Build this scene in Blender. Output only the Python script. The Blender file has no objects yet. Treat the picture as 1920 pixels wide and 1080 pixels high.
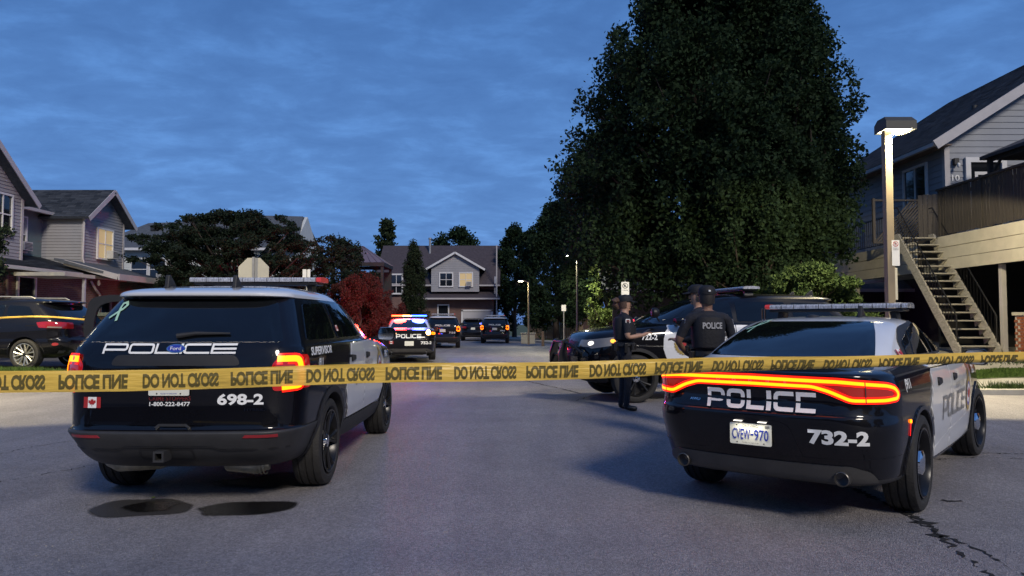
import bpy, bmesh, math, random
import numpy as np
from mathutils import Vector, Matrix, noise as mnoise
from mathutils.geometry import delaunay_2d_cdt
from mathutils.bvhtree import BVHTree
R = math.radians
random.seed(7)
rng = np.random.default_rng(7)
scene = bpy.context.scene
COL = scene.collection

# ------------------------------------------------------------------ camera
CAM_H = 1.45
FPX = 1387.0
PITCH = math.atan(63.0 / FPX)
cam_d = bpy.data.cameras.new('camera')
cam_d.sensor_width = 36.0
cam_d.lens = FPX / 1920.0 * 36.0
cam_d.clip_start = 0.05
cam_d.clip_end = 2000.0
cam = bpy.data.objects.new('camera', cam_d)
COL.objects.link(cam)
cam.location = (0, 0, CAM_H)
cam.rotation_euler = (R(90) + PITCH, 0, 0)
scene.camera = cam

def P(px, py, d):
    """point of the plane Y = d seen at pixel (px, py) of the 1920 x 1080 photograph"""
    x = (px - 960) / FPX; z = (540 - py) / FPX
    c, s = math.cos(PITCH), math.sin(PITCH)
    yy = c - z * s; zz = s + z * c
    return Vector((x / yy * d, d, CAM_H + zz / yy * d))

# ------------------------------------------------------------------ world, sun for twilight glow and unseen lamps, exposure
world = bpy.data.worlds.new('World')
scene.world = world
world.use_nodes = True
wn = world.node_tree.nodes; wl = world.node_tree.links
wn.clear()
def wnode(t, **kw):
    n = wn.new(t)
    for k, v in kw.items(): setattr(n, k, v)
    return n
w_out = wnode('ShaderNodeOutputWorld'); w_bg = wnode('ShaderNodeBackground')
w_sky = wnode('ShaderNodeTexSky', sky_type='NISHITA', sun_disc=False)
w_sky.sun_elevation = R(1.0); w_sky.sun_rotation = R(180); w_sky.air_density = 1.0; w_sky.dust_density = 0.3; w_sky.ozone_density = 4.0
w_geo = wnode('ShaderNodeNewGeometry'); w_sep = wnode('ShaderNodeSeparateXYZ')
w_tc = wnode('ShaderNodeTexCoord')
wl.new(w_tc.outputs['Generated'], w_sep.inputs[0])
w_ramp = wnode('ShaderNodeValToRGB')
el = w_ramp.color_ramp.elements
el[0].position = 0.0; el[0].color = (0.105, 0.225, 0.55, 1)
el[1].position = 1.0; el[1].color = (0.070, 0.170, 0.46, 1)
e = el.new(0.12); e.color = (0.125, 0.295, 0.68, 1)
e = el.new(0.40); e.color = (0.078, 0.205, 0.52, 1)
wl.new(w_sep.outputs['Z'], w_ramp.inputs[0])
# cloud sheet: direction projected on a level ceiling
w_zm = wnode('ShaderNodeMath', operation='MAXIMUM'); w_zm.inputs[1].default_value = 0.0
wl.new(w_sep.outputs['Z'], w_zm.inputs[0])
w_za = wnode('ShaderNodeMath', operation='ADD'); w_za.inputs[1].default_value = 0.17
wl.new(w_zm.outputs[0], w_za.inputs[0])
w_dx = wnode('ShaderNodeMath', operation='DIVIDE'); w_dy = wnode('ShaderNodeMath', operation='DIVIDE')
wl.new(w_sep.outputs['X'], w_dx.inputs[0]); wl.new(w_za.outputs[0], w_dx.inputs[1])
wl.new(w_sep.outputs['Y'], w_dy.inputs[0]); wl.new(w_za.outputs[0], w_dy.inputs[1])
w_cb = wnode('ShaderNodeCombineXYZ')
wl.new(w_dx.outputs[0], w_cb.inputs[0]); wl.new(w_dy.outputs[0], w_cb.inputs[1])
w_map = wnode('ShaderNodeMapping'); w_map.inputs['Scale'].default_value = (2.6, 3.4, 1); w_map.inputs['Rotation'].default_value = (0, 0, R(-14))
wl.new(w_cb.outputs[0], w_map.inputs[0])
w_n1 = wnode('ShaderNodeTexNoise'); w_n1.inputs['Scale'].default_value = 1.5; w_n1.inputs['Detail'].default_value = 7; w_n1.inputs['Roughness'].default_value = 0.62; w_n1.inputs['Distortion'].default_value = 0.25
wl.new(w_map.outputs[0], w_n1.inputs['Vector'])
w_cr = wnode('ShaderNodeValToRGB')
ce = w_cr.color_ramp.elements
ce[0].position = 0.34; ce[0].color = (0.78, 0.77, 0.79, 1)
ce[1].position = 0.68; ce[1].color = (1.16, 1.13, 1.09, 1)
e = ce.new(0.50); e.color = (0.90, 0.88, 0.88, 1)
wl.new(w_n1.outputs['Fac'], w_cr.inputs[0])
w_mul = wnode('ShaderNodeMix', data_type='RGBA', blend_type='MULTIPLY'); w_mul.inputs[0].default_value = 1.0
wl.new(w_ramp.outputs[0], w_mul.inputs[6]); wl.new(w_cr.outputs[0], w_mul.inputs[7])
w_sc = wnode('ShaderNodeMix', data_type='RGBA', blend_type='ADD'); w_sc.inputs[0].default_value = 0.02
wl.new(w_mul.outputs[2], w_sc.inputs[6]); wl.new(w_sky.outputs[0], w_sc.inputs[7])
wl.new(w_sc.outputs[2], w_bg.inputs['Color'])
w_bg.inputs['Strength'].default_value = 0.9
wl.new(w_bg.outputs[0], w_out.inputs[0])

sun_d = bpy.data.lights.new('twilight_and_lamp_sun', 'SUN')
sun_d.energy = 2.1; sun_d.angle = R(12); sun_d.color = (1.0, 0.90, 0.78)  # warm sun also stands in for street lamps unseen behind the viewer
sun = bpy.data.objects.new('twilight_and_lamp_sun', sun_d); COL.objects.link(sun)
sun.rotation_euler = (R(55), 0, R(26))

scene.view_settings.view_transform = 'Standard'
scene.view_settings.look = 'None'
scene.view_settings.exposure = 0.14
scene.view_settings.gamma = 1.0
scene.view_settings.use_curve_mapping = False
scene.render.engine = 'CYCLES'
scene.cycles.max_bounces = 6
scene.cycles.transparent_max_bounces = 12
scene.cycles.sample_clamp_indirect = 4.0
scene.cycles.use_denoising = True

# ------------------------------------------------------------------ materials
def new_mat(name):
    m = bpy.data.materials.new(name); m.use_nodes = True
    return m, m.node_tree.nodes, m.node_tree.links, m.node_tree.nodes['Principled BSDF']

def mat(name, col, rough=0.6, metal=0.0, coat=0.0, var=0.0, vscale=3.0, bump=0.0, bscale=30.0, spec=0.5, emit=None, estr=0.0, stretch=(1, 1, 1), trans=0.0):
    m, n, l, b = new_mat(name)
    c = tuple(col) + (1,) if len(col) == 3 else col
    b.inputs['Base Color'].default_value = c
    b.inputs['Roughness'].default_value = rough
    b.inputs['Metallic'].default_value = metal
    b.inputs['Coat Weight'].default_value = coat
    b.inputs['Coat Roughness'].default_value = 0.04
    b.inputs['Specular IOR Level'].default_value = spec
    if emit:
        b.inputs['Emission Color'].default_value = tuple(emit) + (1,)
        b.inputs['Emission Strength'].default_value = estr
    if var or bump:
        tc = n.new('ShaderNodeTexCoord'); mp = n.new('ShaderNodeMapping'); mp.inputs['Scale'].default_value = stretch
        l.new(tc.outputs['Object'], mp.inputs[0])
    if var:
        t = n.new('ShaderNodeTexNoise'); t.inputs['Scale'].default_value = vscale; t.inputs['Detail'].default_value = 6; t.inputs['Roughness'].default_value = 0.65
        l.new(mp.outputs[0], t.inputs['Vector'])
        r = n.new('ShaderNodeValToRGB')
        r.color_ramp.elements[0].position = 0.3; r.color_ramp.elements[1].position = 0.72
        r.color_ramp.elements[0].color = tuple(max(0, x * (1 - var)) for x in c[:3]) + (1,)
        r.color_ramp.elements[1].color = tuple(min(1, x * (1 + var)) for x in c[:3]) + (1,)
        l.new(t.outputs['Fac'], r.inputs[0]); l.new(r.outputs[0], b.inputs['Base Color'])
    if bump:
        t2 = n.new('ShaderNodeTexNoise'); t2.inputs['Scale'].default_value = bscale; t2.inputs['Detail'].default_value = 4
        l.new(mp.outputs[0], t2.inputs['Vector'])
        bp = n.new('ShaderNodeBump'); bp.inputs['Strength'].default_value = bump; bp.inputs['Distance'].default_value = 0.02
        l.new(t2.outputs['Fac'], bp.inputs['Height']); l.new(bp.outputs[0], b.inputs['Normal'])
    return m

def emit_mat(name, col, strength, base=(0.02, 0.02, 0.02)):
    return mat(name, base, 0.3, emit=col, estr=strength)

def asphalt_mat(name, c0=(0.138, 0.128, 0.130), c1=(0.335, 0.315, 0.322)):
    m, n, l, b = new_mat(name)
    tc = n.new('ShaderNodeTexCoord')
    def noise(scale, detail=4, rough=0.6, vec=None, dist=0.0):
        t = n.new('ShaderNodeTexNoise'); t.inputs['Scale'].default_value = scale; t.inputs['Detail'].default_value = detail; t.inputs['Roughness'].default_value = rough; t.inputs['Distortion'].default_value = dist
        l.new(vec or tc.outputs['Object'], t.inputs['Vector']); return t
    big = noise(0.22, 5, 0.6, dist=0.8); mid = noise(2.2, 5, 0.7); fine = noise(95, 3, 0.85)
    st = n.new('ShaderNodeMapping'); st.inputs['Scale'].default_value = (1.6, 0.09, 1); l.new(tc.outputs['Object'], st.inputs[0])
    streak = noise(1.0, 4, 0.6, st.outputs[0], 0.4)
    def mixf(a, b_, f):
        x = n.new('ShaderNodeMix'); x.data_type = 'FLOAT'; x.inputs[0].default_value = f
        l.new(a, x.inputs[2]); l.new(b_, x.inputs[3]); return x.outputs[0]
    f = mixf(mixf(mixf(big.outputs['Fac'], mid.outputs['Fac'], 0.35), streak.outputs['Fac'], 0.35), fine.outputs['Fac'], 0.52)
    r = n.new('ShaderNodeValToRGB'); r.color_ramp.elements[0].position = 0.40; r.color_ramp.elements[1].position = 0.60
    r.color_ramp.elements[0].color = c0 + (1,); r.color_ramp.elements[1].color = c1 + (1,)
    l.new(f, r.inputs[0])
    # pale aggregate grains
    vo = n.new('ShaderNodeTexVoronoi'); vo.inputs['Scale'].default_value = 130; l.new(tc.outputs['Object'], vo.inputs['Vector'])
    vs = n.new('ShaderNodeSeparateColor'); l.new(vo.outputs['Color'], vs.inputs[0])
    gt = n.new('ShaderNodeMath'); gt.operation = 'GREATER_THAN'; gt.inputs[1].default_value = 0.955; l.new(vs.outputs[0], gt.inputs[0])
    lt = n.new('ShaderNodeMath'); lt.operation = 'LESS_THAN'; lt.inputs[1].default_value = 0.40; l.new(vo.outputs['Distance'], lt.inputs[0])
    an = n.new('ShaderNodeMath'); an.operation = 'MULTIPLY'; l.new(gt.outputs[0], an.inputs[0]); l.new(lt.outputs[0], an.inputs[1])
    a2 = n.new('ShaderNodeMath'); a2.operation = 'MULTIPLY'; a2.inputs[1].default_value = 0.55; l.new(an.outputs[0], a2.inputs[0])
    mx = n.new('ShaderNodeMix'); mx.data_type = 'RGBA'; l.new(a2.outputs[0], mx.inputs[0]); l.new(r.outputs[0], mx.inputs[6]); mx.inputs[7].default_value = (0.30, 0.29, 0.27, 1)
    vg = n.new('ShaderNodeTexVoronoi'); vg.inputs['Scale'].default_value = 62; l.new(tc.outputs['Object'], vg.inputs['Vector'])
    gs = n.new('ShaderNodeSeparateColor'); l.new(vg.outputs['Color'], gs.inputs[0])
    gr = n.new('ShaderNodeValToRGB'); gr.color_ramp.elements[0].color = (.76, .76, .76, 1); gr.color_ramp.elements[1].color = (1.28, 1.28, 1.28, 1); l.new(gs.outputs[1], gr.inputs[0])
    mg = n.new('ShaderNodeMix'); mg.data_type = 'RGBA'; mg.blend_type = 'MULTIPLY'; mg.inputs[0].default_value = 1.0; l.new(mx.outputs[2], mg.inputs[6]); l.new(gr.outputs[0], mg.inputs[7])
    l.new(mg.outputs[2], b.inputs['Base Color'])
    b.inputs['Roughness'].default_value = 0.62; b.inputs['Specular IOR Level'].default_value = 0.55
    vb = n.new('ShaderNodeTexVoronoi'); vb.inputs['Scale'].default_value = 110; l.new(tc.outputs['Object'], vb.inputs['Vector'])
    bp = n.new('ShaderNodeBump'); bp.inputs['Strength'].default_value = 1.0; bp.inputs['Distance'].default_value = 0.008
    l.new(vb.outputs['Distance'], bp.inputs['Height'])
    bp2 = n.new('ShaderNodeBump'); bp2.inputs['Strength'].default_value = 0.25; bp2.inputs['Distance'].default_value = 0.03
    l.new(mid.outputs['Fac'], bp2.inputs['Height']); l.new(bp.outputs[0], bp2.inputs['Normal'])
    l.new(bp2.outputs[0], b.inputs['Normal'])
    return m

def brick_mat(name, c1, c2, mortar, scale, bw=0.22, rh=0.075, side=False, rough=0.85):
    m, n, l, b = new_mat(name)
    tc = n.new('ShaderNodeTexCoord'); sp = n.new('ShaderNodeSeparateXYZ'); cb = n.new('ShaderNodeCombineXYZ')
    l.new(tc.outputs['Object'], sp.inputs[0]); l.new(sp.outputs['Y' if side else 'X'], cb.inputs[0]); l.new(sp.outputs['Z'], cb.inputs[1])
    br = n.new('ShaderNodeTexBrick'); br.inputs['Scale'].default_value = scale
    br.inputs['Color1'].default_value = c1 + (1,); br.inputs['Color2'].default_value = c2 + (1,); br.inputs['Mortar'].default_value = mortar + (1,)
    br.inputs['Brick Width'].default_value = bw; br.inputs['Row Height'].default_value = rh; br.inputs['Mortar Size'].default_value = 0.009; br.inputs['Bias'].default_value = 0.0
    l.new(cb.outputs[0], br.inputs['Vector'])
    t = n.new('ShaderNodeTexNoise'); t.inputs['Scale'].default_value = 1.3; t.inputs['Detail'].default_value = 5; l.new(tc.outputs['Object'], t.inputs['Vector'])
    mx = n.new('ShaderNodeMix'); mx.data_type = 'RGBA'; mx.blend_type = 'OVERLAY'; mx.inputs[0].default_value = .5; l.new(br.outputs['Color'], mx.inputs[6]); l.new(t.outputs['Fac'], mx.inputs[7])
    l.new(mx.outputs[2], b.inputs['Base Color'])
    bp = n.new('ShaderNodeBump'); bp.inputs['Strength'].default_value = 0.5; bp.inputs['Distance'].default_value = 0.01; bp.invert = True
    l.new(br.outputs['Fac'], bp.inputs['Height']); l.new(bp.outputs[0], b.inputs['Normal'])
    b.inputs['Roughness'].default_value = rough
    return m

def leaf_mat(name, c0, c1, rough=0.55):
    m, n, l, b = new_mat(name)
    g = n.new('ShaderNodeNewGeometry'); r = n.new('ShaderNodeValToRGB')
    r.color_ramp.elements[0].color = c0 + (1,); r.color_ramp.elements[1].color = c1 + (1,)
    l.new(g.outputs['Random Per Island'], r.inputs[0]); l.new(r.outputs[0], b.inputs['Base Color'])
    b.inputs['Roughness'].default_value = max(rough, .75); b.inputs['Specular IOR Level'].default_value = 0.15
    tr = n.new('ShaderNodeBsdfTranslucent'); l.new(r.outputs[0], tr.inputs[0])
    ms = n.new('ShaderNodeMixShader'); ms.inputs[0].default_value = 0.3
    l.new(b.outputs[0], ms.inputs[1]); l.new(tr.outputs[0], ms.inputs[2])
    l.new(ms.outputs[0], n['Material Output'].inputs[0])
    return m

def tape_mat(name, col, through=0.22):
    m, n, l, b = new_mat(name)
    tc = n.new('ShaderNodeTexCoord'); mp = n.new('ShaderNodeMapping'); mp.inputs['Scale'].default_value = (1.0, 1, 9)
    l.new(tc.outputs['Object'], mp.inputs[0])
    t = n.new('ShaderNodeTexNoise'); t.inputs['Scale'].default_value = 5; t.inputs['Detail'].default_value = 3; l.new(mp.outputs[0], t.inputs['Vector'])
    bp = n.new('ShaderNodeBump'); bp.inputs['Strength'].default_value = 0.35; bp.inputs['Distance'].default_value = 0.03
    l.new(t.outputs['Fac'], bp.inputs['Height']); l.new(bp.outputs[0], b.inputs['Normal'])
    b.inputs['Base Color'].default_value = col + (1,); b.inputs['Roughness'].default_value = 0.38
    tr = n.new('ShaderNodeBsdfTranslucent'); tr.inputs[0].default_value = col + (1,)
    m1 = n.new('ShaderNodeMixShader'); m1.inputs[0].default_value = 0.22; l.new(b.outputs[0], m1.inputs[1]); l.new(tr.outputs[0], m1.inputs[2])
    tp = n.new('ShaderNodeBsdfTransparent'); tp.inputs[0].default_value = (1.0, 0.80, 0.45, 1)
    m2 = n.new('ShaderNodeMixShader'); m2.inputs[0].default_value = through; l.new(m1.outputs[0], m2.inputs[1]); l.new(tp.outputs[0], m2.inputs[2])
    l.new(m2.outputs[0], n['Material Output'].inputs[0])
    return m

M = {}
M['asphalt'] = asphalt_mat('asphalt')
def wet_mat(name, col, rough):
    m, n, l, b = new_mat(name)
    b.inputs['Base Color'].default_value = col + (1,); b.inputs['Roughness'].default_value = rough
    tc = n.new('ShaderNodeTexCoord'); at_ = n.new('ShaderNodeAttribute'); at_.attribute_name = 'edge'
    t = n.new('ShaderNodeTexNoise'); t.inputs['Scale'].default_value = 30; t.inputs['Detail'].default_value = 5; t.inputs['Roughness'].default_value = .75; l.new(tc.outputs['Object'], t.inputs['Vector'])
    ad = n.new('ShaderNodeMath'); ad.operation = 'MULTIPLY_ADD'; ad.inputs[1].default_value = 2.2; l.new(at_.outputs['Fac'], ad.inputs[0])
    sb = n.new('ShaderNodeMath'); sb.operation = 'MULTIPLY'; sb.inputs[1].default_value = -1.6; l.new(t.outputs['Fac'], sb.inputs[0]); l.new(sb.outputs[0], ad.inputs[2]); ad.use_clamp = True
    vb = n.new('ShaderNodeTexVoronoi'); vb.inputs['Scale'].default_value = 110; l.new(tc.outputs['Object'], vb.inputs['Vector'])
    bp = n.new('ShaderNodeBump'); bp.inputs['Strength'].default_value = .5; bp.inputs['Distance'].default_value = .005; l.new(vb.outputs['Distance'], bp.inputs['Height']); l.new(bp.outputs[0], b.inputs['Normal'])
    tp = n.new('ShaderNodeBsdfTransparent'); ms = n.new('ShaderNodeMixShader'); l.new(ad.outputs[0], ms.inputs[0]); l.new(tp.outputs[0], ms.inputs[1]); l.new(b.outputs[0], ms.inputs[2]); l.new(ms.outputs[0], n['Material Output'].inputs[0])
    return m
M['wet'] = wet_mat('wet_asphalt', (0.012, 0.011, 0.011), 0.2)
M['damp'] = wet_mat('damp_asphalt', (0.045, 0.042, 0.040), 0.5)
M['stain'] = wet_mat('old_stain', (0.125, 0.120, 0.118), 0.7)

M['crack'] = mat('crack_tar', (0.012, 0.012, 0.012), 0.9)
M['concrete'] = mat('concrete', (0.30, 0.29, 0.26), 0.85, var=0.22, vscale=1.2, bump=0.4, bscale=60)
M['lot'] = mat('parking_asphalt', (0.07, 0.07, 0.075), 0.8, var=0.25, vscale=2, bump=0.5, bscale=80)
M['soil'] = mat('grass_soil', (0.055, 0.075, 0.028), 0.95, var=0.5, vscale=1.2, bump=0.6, bscale=40)
M['grass'] = leaf_mat('grass_blades', (0.045, 0.09, 0.02), (0.10, 0.16, 0.04), 0.7)
M['black_paint'] = mat('black_paint', (0.004, 0.004, 0.006), 0.4, coat=.85, spec=0.08)
M['white_paint'] = mat('white_paint', (0.72, 0.73, 0.74), 0.32, coat=1.0, var=0.03, vscale=3)
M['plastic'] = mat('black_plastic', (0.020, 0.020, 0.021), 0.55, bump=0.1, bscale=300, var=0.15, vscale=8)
M['diffuser'] = mat('grey_diffuser', (0.060, 0.058, 0.055), 0.45, var=0.2, vscale=4)
M['plastic_grey'] = mat('grey_plastic', (0.035, 0.035, 0.036), 0.5, var=0.2, vscale=6)
M['car_glass'] = mat('car_glass', (0.004, 0.005, 0.006), 0.02, spec=0.6, coat=0.2)
M['rubber'] = mat('tyre_rubber', (0.022, 0.021, 0.020), 0.75, var=0.3, vscale=12, bump=0.3, bscale=60)
M['rim_black'] = mat('black_rim', (0.012, 0.012, 0.013), 0.3, metal=0.3)
M['alloy'] = mat('alloy', (0.60, 0.58, 0.50), 0.32, metal=0.85)
M['chrome'] = mat('chrome', (0.75, 0.76, 0.78), 0.07, metal=1.0)
M['exhaust'] = mat('exhaust_metal', (0.42, 0.40, 0.32), 0.42, metal=0.7, var=0.4, vscale=9)
M['tip_metal'] = mat('exhaust_tip_metal', (0.16, 0.15, 0.14), 0.35, metal=0.8)
M['dark_metal'] = mat('dark_metal', (0.02, 0.02, 0.022), 0.45, metal=0.5)
M['decal_white'] = mat('white_reflective_film', (0.90, 0.90, 0.86), 0.35)
M['decal_grey'] = mat('grey_film', (0.20, 0.20, 0.20), 0.4)
M['decal_red'] = mat('red_film', (0.42, 0.03, 0.03), 0.4)
M['decal_dkred'] = mat('dark_red_film', (0.16, 0.02, 0.02), 0.5)
M['decal_blue'] = mat('blue_film', (0.02, 0.04, 0.35), 0.4)
M['decal_gold'] = mat('gold_film', (0.36, 0.26, 0.08), 0.4)
M['decal_green'] = mat('pale_green_film', (0.42, 0.68, 0.48), 0.4)
M['decal_black'] = mat('black_film', (0.015, 0.015, 0.018), 0.5)
M['plate'] = mat('plate_white', (0.78, 0.77, 0.66), 0.4)
M['bar_clear'] = mat('lightbar_lens', (0.42, 0.43, 0.46), 0.12, var=0.6, vscale=28, stretch=(3, 1, 1), coat=0.8)
M['bar_red'] = mat('lightbar_red_lens', (0.55, 0.03, 0.03), 0.15, emit=(1, .12, .12), estr=0.12)
M['tail_red'] = mat('taillight_red_lens', (0.25, 0.004, 0.006), 0.08, coat=1.0, emit=(1, .012, .006), estr=0.22)
M['tail_off'] = mat('unlit_taillight_lens', (0.22, 0.008, 0.012), 0.08, coat=1.0)
M['tail_dark'] = mat('taillight_smoked_lens', (0.10, 0.012, 0.012), 0.08, coat=1.0, emit=(1, .03, .01), estr=0.25)
M['tail_red_halo'] = emit_mat('taillight_red_glow', (1.0, 0.015, 0.004), 1.6, (0.4, 0.0, 0.0))  # red halo round the lit tail lamps, made as a glowing surface
M['tail_glow'] = emit_mat('taillight_glow', (1.0, 0.21, 0.002), 4.0, (0.4, 0.02, 0.0))
M['tail_halo'] = emit_mat('taillight_soft_glow', (1.0, 0.012, 0.006), 1.0, (0.4, 0.0, 0.0))
M['reflector'] = mat('red_reflector', (0.32, 0.015, 0.02), 0.25, coat=1.0)
M['lamp_red'] = emit_mat('emergency_red', (1.0, 0.06, 0.01), 12.0)
M['lamp_amber'] = emit_mat('emergency_amber', (1.0, 0.42, 0.10), 12.0)
M['lamp_blue'] = emit_mat('emergency_blue', (0.02, 0.09, 1.0), 12.0)
M['lamp_white'] = emit_mat('reverse_white', (1.0, 0.93, 0.85), 2.0)
M['amber'] = emit_mat('amber_marker', (1.0, 0.32, 0.03), 3.0)
M['headlight'] = mat('headlight_lens', (0.14, 0.14, 0.14), 0.06, coat=1.0, emit=(1, .85, .7), estr=0.04)
M['lamp_amber2'] = emit_mat('strobe_amber', (1.0, 0.55, 0.22), 14.0)
def glass_mat(name, tint=(0.5, 0.55, 0.55), k=0.6):
    m, n, l, b = new_mat(name)
    tp = n.new('ShaderNodeBsdfTransparent'); tp.inputs[0].default_value = tint + (1,)
    gl = n.new('ShaderNodeBsdfGlossy'); gl.inputs['Roughness'].default_value = 0.03; gl.inputs[0].default_value = (.8, .85, .9, 1)
    fr = n.new('ShaderNodeLayerWeight'); fr.inputs[0].default_value = 0.12
    ms = n.new('ShaderNodeMixShader'); l.new(fr.outputs[0], ms.inputs[0]); l.new(tp.outputs[0], ms.inputs[1]); l.new(gl.outputs[0], ms.inputs[2])
    l.new(ms.outputs[0], n['Material Output'].inputs[0]); return m
M['door_glass'] = glass_mat('door_glass')
M['siding'] = mat('grey_vinyl_siding', (0.27, 0.27, 0.29), 0.6, var=0.08, vscale=1.5)
M['siding_teal'] = mat('teal_stucco', (0.13, 0.19, 0.20), 0.85, var=0.12, vscale=2, bump=0.2, bscale=50)
M['siding_white'] = mat('white_vinyl_siding', (0.52, 0.54, 0.52), 0.6, var=0.06, vscale=1.5)
M['siding_blue'] = mat('blue_grey_siding', (0.235, 0.25, 0.28), 0.6, var=0.10, vscale=1.5)
M['cream'] = mat('cream_boards', (0.46, 0.43, 0.35), 0.6, var=0.12, vscale=2.2)
M['trim'] = mat('white_trim', (0.62, 0.62, 0.62), 0.5, var=0.05)
M['trim_grey'] = mat('pale_gutter', (0.42, 0.40, 0.40), 0.5, var=0.08)
M['soffit'] = mat('brown_soffit', (0.16, 0.12, 0.10), 0.7, var=0.1)
M['shingle'] = leaf_mat('asphalt_shingles', (0.040, 0.047, 0.058), (0.095, 0.105, 0.12), 0.85)
M['shingle_far'] = mat('far_shingles', (0.075, 0.085, 0.10), 0.85, var=0.35, vscale=7, stretch=(1, 1, 2.0), bump=0.4, bscale=12)
M['shingle_brown'] = mat('brown_shingles', (0.050, 0.040, 0.048), 0.85, var=0.3, vscale=5, bump=0.4, bscale=12)
M['brick_far'] = brick_mat('brick_wall', (0.15, 0.072, 0.056), (0.11, 0.054, 0.045), (0.16, 0.14, 0.13), 1.0)
M['brick_far_x'] = brick_mat('brick_wall_side', (0.15, 0.072, 0.056), (0.11, 0.054, 0.045), (0.16, 0.14, 0.13), 1.0, side=True)
M['brick'] = leaf_mat('red_bricks', (0.26, 0.085, 0.045), (0.40, 0.15, 0.085), 0.85)
M['mortar'] = mat('mortar', (0.42, 0.37, 0.32), 0.9, bump=0.3, bscale=60)
M['window_dark'] = mat('dark_window_glass', (0.010, 0.012, 0.016), 0.06, coat=0.5)
M['window_lit'] = mat('lit_window', (0.25, 0.2, 0.12), 0.5, emit=(1.0, 0.72, 0.34), estr=0.32)
M['curtain'] = mat('curtain', (0.32, 0.32, 0.32), 0.9, var=0.3, vscale=4, stretch=(8, 8, .5))
M['ac'] = mat('air_conditioner', (0.45, 0.45, 0.44), 0.6, var=0.1)
M['garage'] = mat('garage_door', (0.45, 0.44, 0.45), 0.6)
M['wood_dark'] = mat('weathered_wood', (0.038, 0.033, 0.030), 0.85, var=0.45, vscale=5, stretch=(6, 6, .6), bump=0.4, bscale=30)
M['wood_fence'] = mat('fence_wood', (0.22, 0.16, 0.10), 0.85, var=0.35, vscale=5, stretch=(5, 5, .6), bump=0.3, bscale=30)
M['wood_pale'] = mat('painted_stair_wood', (0.30, 0.285, 0.255), 0.75, var=0.35, vscale=7, stretch=(1, 1, 3), bump=0.3, bscale=40)
M['iron'] = mat('black_iron', (0.010, 0.010, 0.011), 0.5, metal=0.4)
M['lamp_pole'] = mat('bronze_pole', (0.24, 0.19, 0.12), 0.5, var=0.1)
M['lamp_head'] = mat('bronze_lamp_head', (0.050, 0.048, 0.040), 0.5)
M['lamp_lens'] = emit_mat('street_lamp_lens', (1.0, 0.90, 0.58), 26.0)
M['lamp_lens_small'] = emit_mat('far_lamp_lens', (1.0, 0.95, 0.72), 30.0)
M['sign_back'] = mat('sign_back', (0.45, 0.43, 0.36), 0.5, metal=0.2, var=0.06)
M['sign_white'] = mat('sign_white', (0.72, 0.72, 0.70), 0.4)
M['galv'] = mat('galvanised_post', (0.35, 0.35, 0.35), 0.45, metal=0.6, var=0.2)
M['bark'] = mat('bark', (0.045, 0.035, 0.028), 0.9, var=0.4, vscale=6, stretch=(4, 4, .6), bump=0.8, bscale=14)
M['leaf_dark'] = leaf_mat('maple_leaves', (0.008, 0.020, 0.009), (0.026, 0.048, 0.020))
M['leaf_mid'] = leaf_mat('bush_leaves', (0.026, 0.050, 0.016), (0.062, 0.095, 0.032))
M['leaf_blue'] = leaf_mat('spreading_tree_leaves', (0.012, 0.022, 0.015), (0.030, 0.046, 0.026))
M['needle'] = leaf_mat('cedar_foliage', (0.016, 0.030, 0.014), (0.045, 0.06, 0.028), 0.8)
M['hedge'] = leaf_mat('red_glow_hedge_leaves', (0.065, 0.022, 0.020), (0.12, 0.040, 0.032), 0.8)  # part of the red police light is put into the leaf colour
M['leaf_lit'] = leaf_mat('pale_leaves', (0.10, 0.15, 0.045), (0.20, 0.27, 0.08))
M['uniform'] = mat('dark_uniform', (0.010, 0.011, 0.018), 0.85, var=0.4, vscale=12, bump=0.7, bscale=18)
M['vest'] = mat('black_vest', (0.008, 0.008, 0.011), 0.75, var=0.2, vscale=20, bump=0.3, bscale=40)
M['leather'] = mat('black_leather', (0.012, 0.011, 0.011), 0.35)
M['skin'] = mat('skin', (0.42, 0.24, 0.16), 0.5, var=0.08, vscale=10)
M['skin_dark'] = mat('tanned_skin', (0.22, 0.12, 0.08), 0.5, var=0.08, vscale=10)
M['hair'] = mat('brown_hair', (0.10, 0.055, 0.035), 0.6, bump=0.6, bscale=60)
M['hair_dark'] = mat('dark_hair', (0.02, 0.016, 0.014), 0.6)
M['tape'] = tape_mat('yellow_tape', (1.0, 0.66, 0.12), .04)
M['tape_ink'] = tape_mat('tape_ink', (0.17, 0.14, 0.045), 0.05)
M['eye'] = mat('eye', (0.03, 0.02, 0.02), 0.2)
# ------------------------------------------------------------------ mesh helpers
def link_mesh(name, me, parent=None, mats=(), smooth=False, loc=None, kind=None, label=None):
    for m in mats: me.materials.append(M[m] if isinstance(m, str) else m)
    if smooth and len(me.polygons):
        me.polygons.foreach_set('use_smooth', [True] * len(me.polygons))
    o = bpy.data.objects.new(name, me); COL.objects.link(o)
    if parent is not None: o.parent = parent
    if loc is not None: o.location = loc
    if kind: o['kind'] = kind
    if label: o['label'] = label
    return o

def thing(name, label, cat, loc=(0, 0, 0), rz=0.0, group=None):
    o = bpy.data.objects.new(name, None); COL.objects.link(o)
    o.empty_display_size = 0.2
    o.location = loc; o.rotation_euler = (0, 0, rz)
    o['label'] = label; o['category'] = cat
    if group: o['group'] = group
    return o
def tag(o, label, cat, group=None):
    o['label'] = label; o['category'] = cat
    if group: o['group'] = group
    return o

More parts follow.
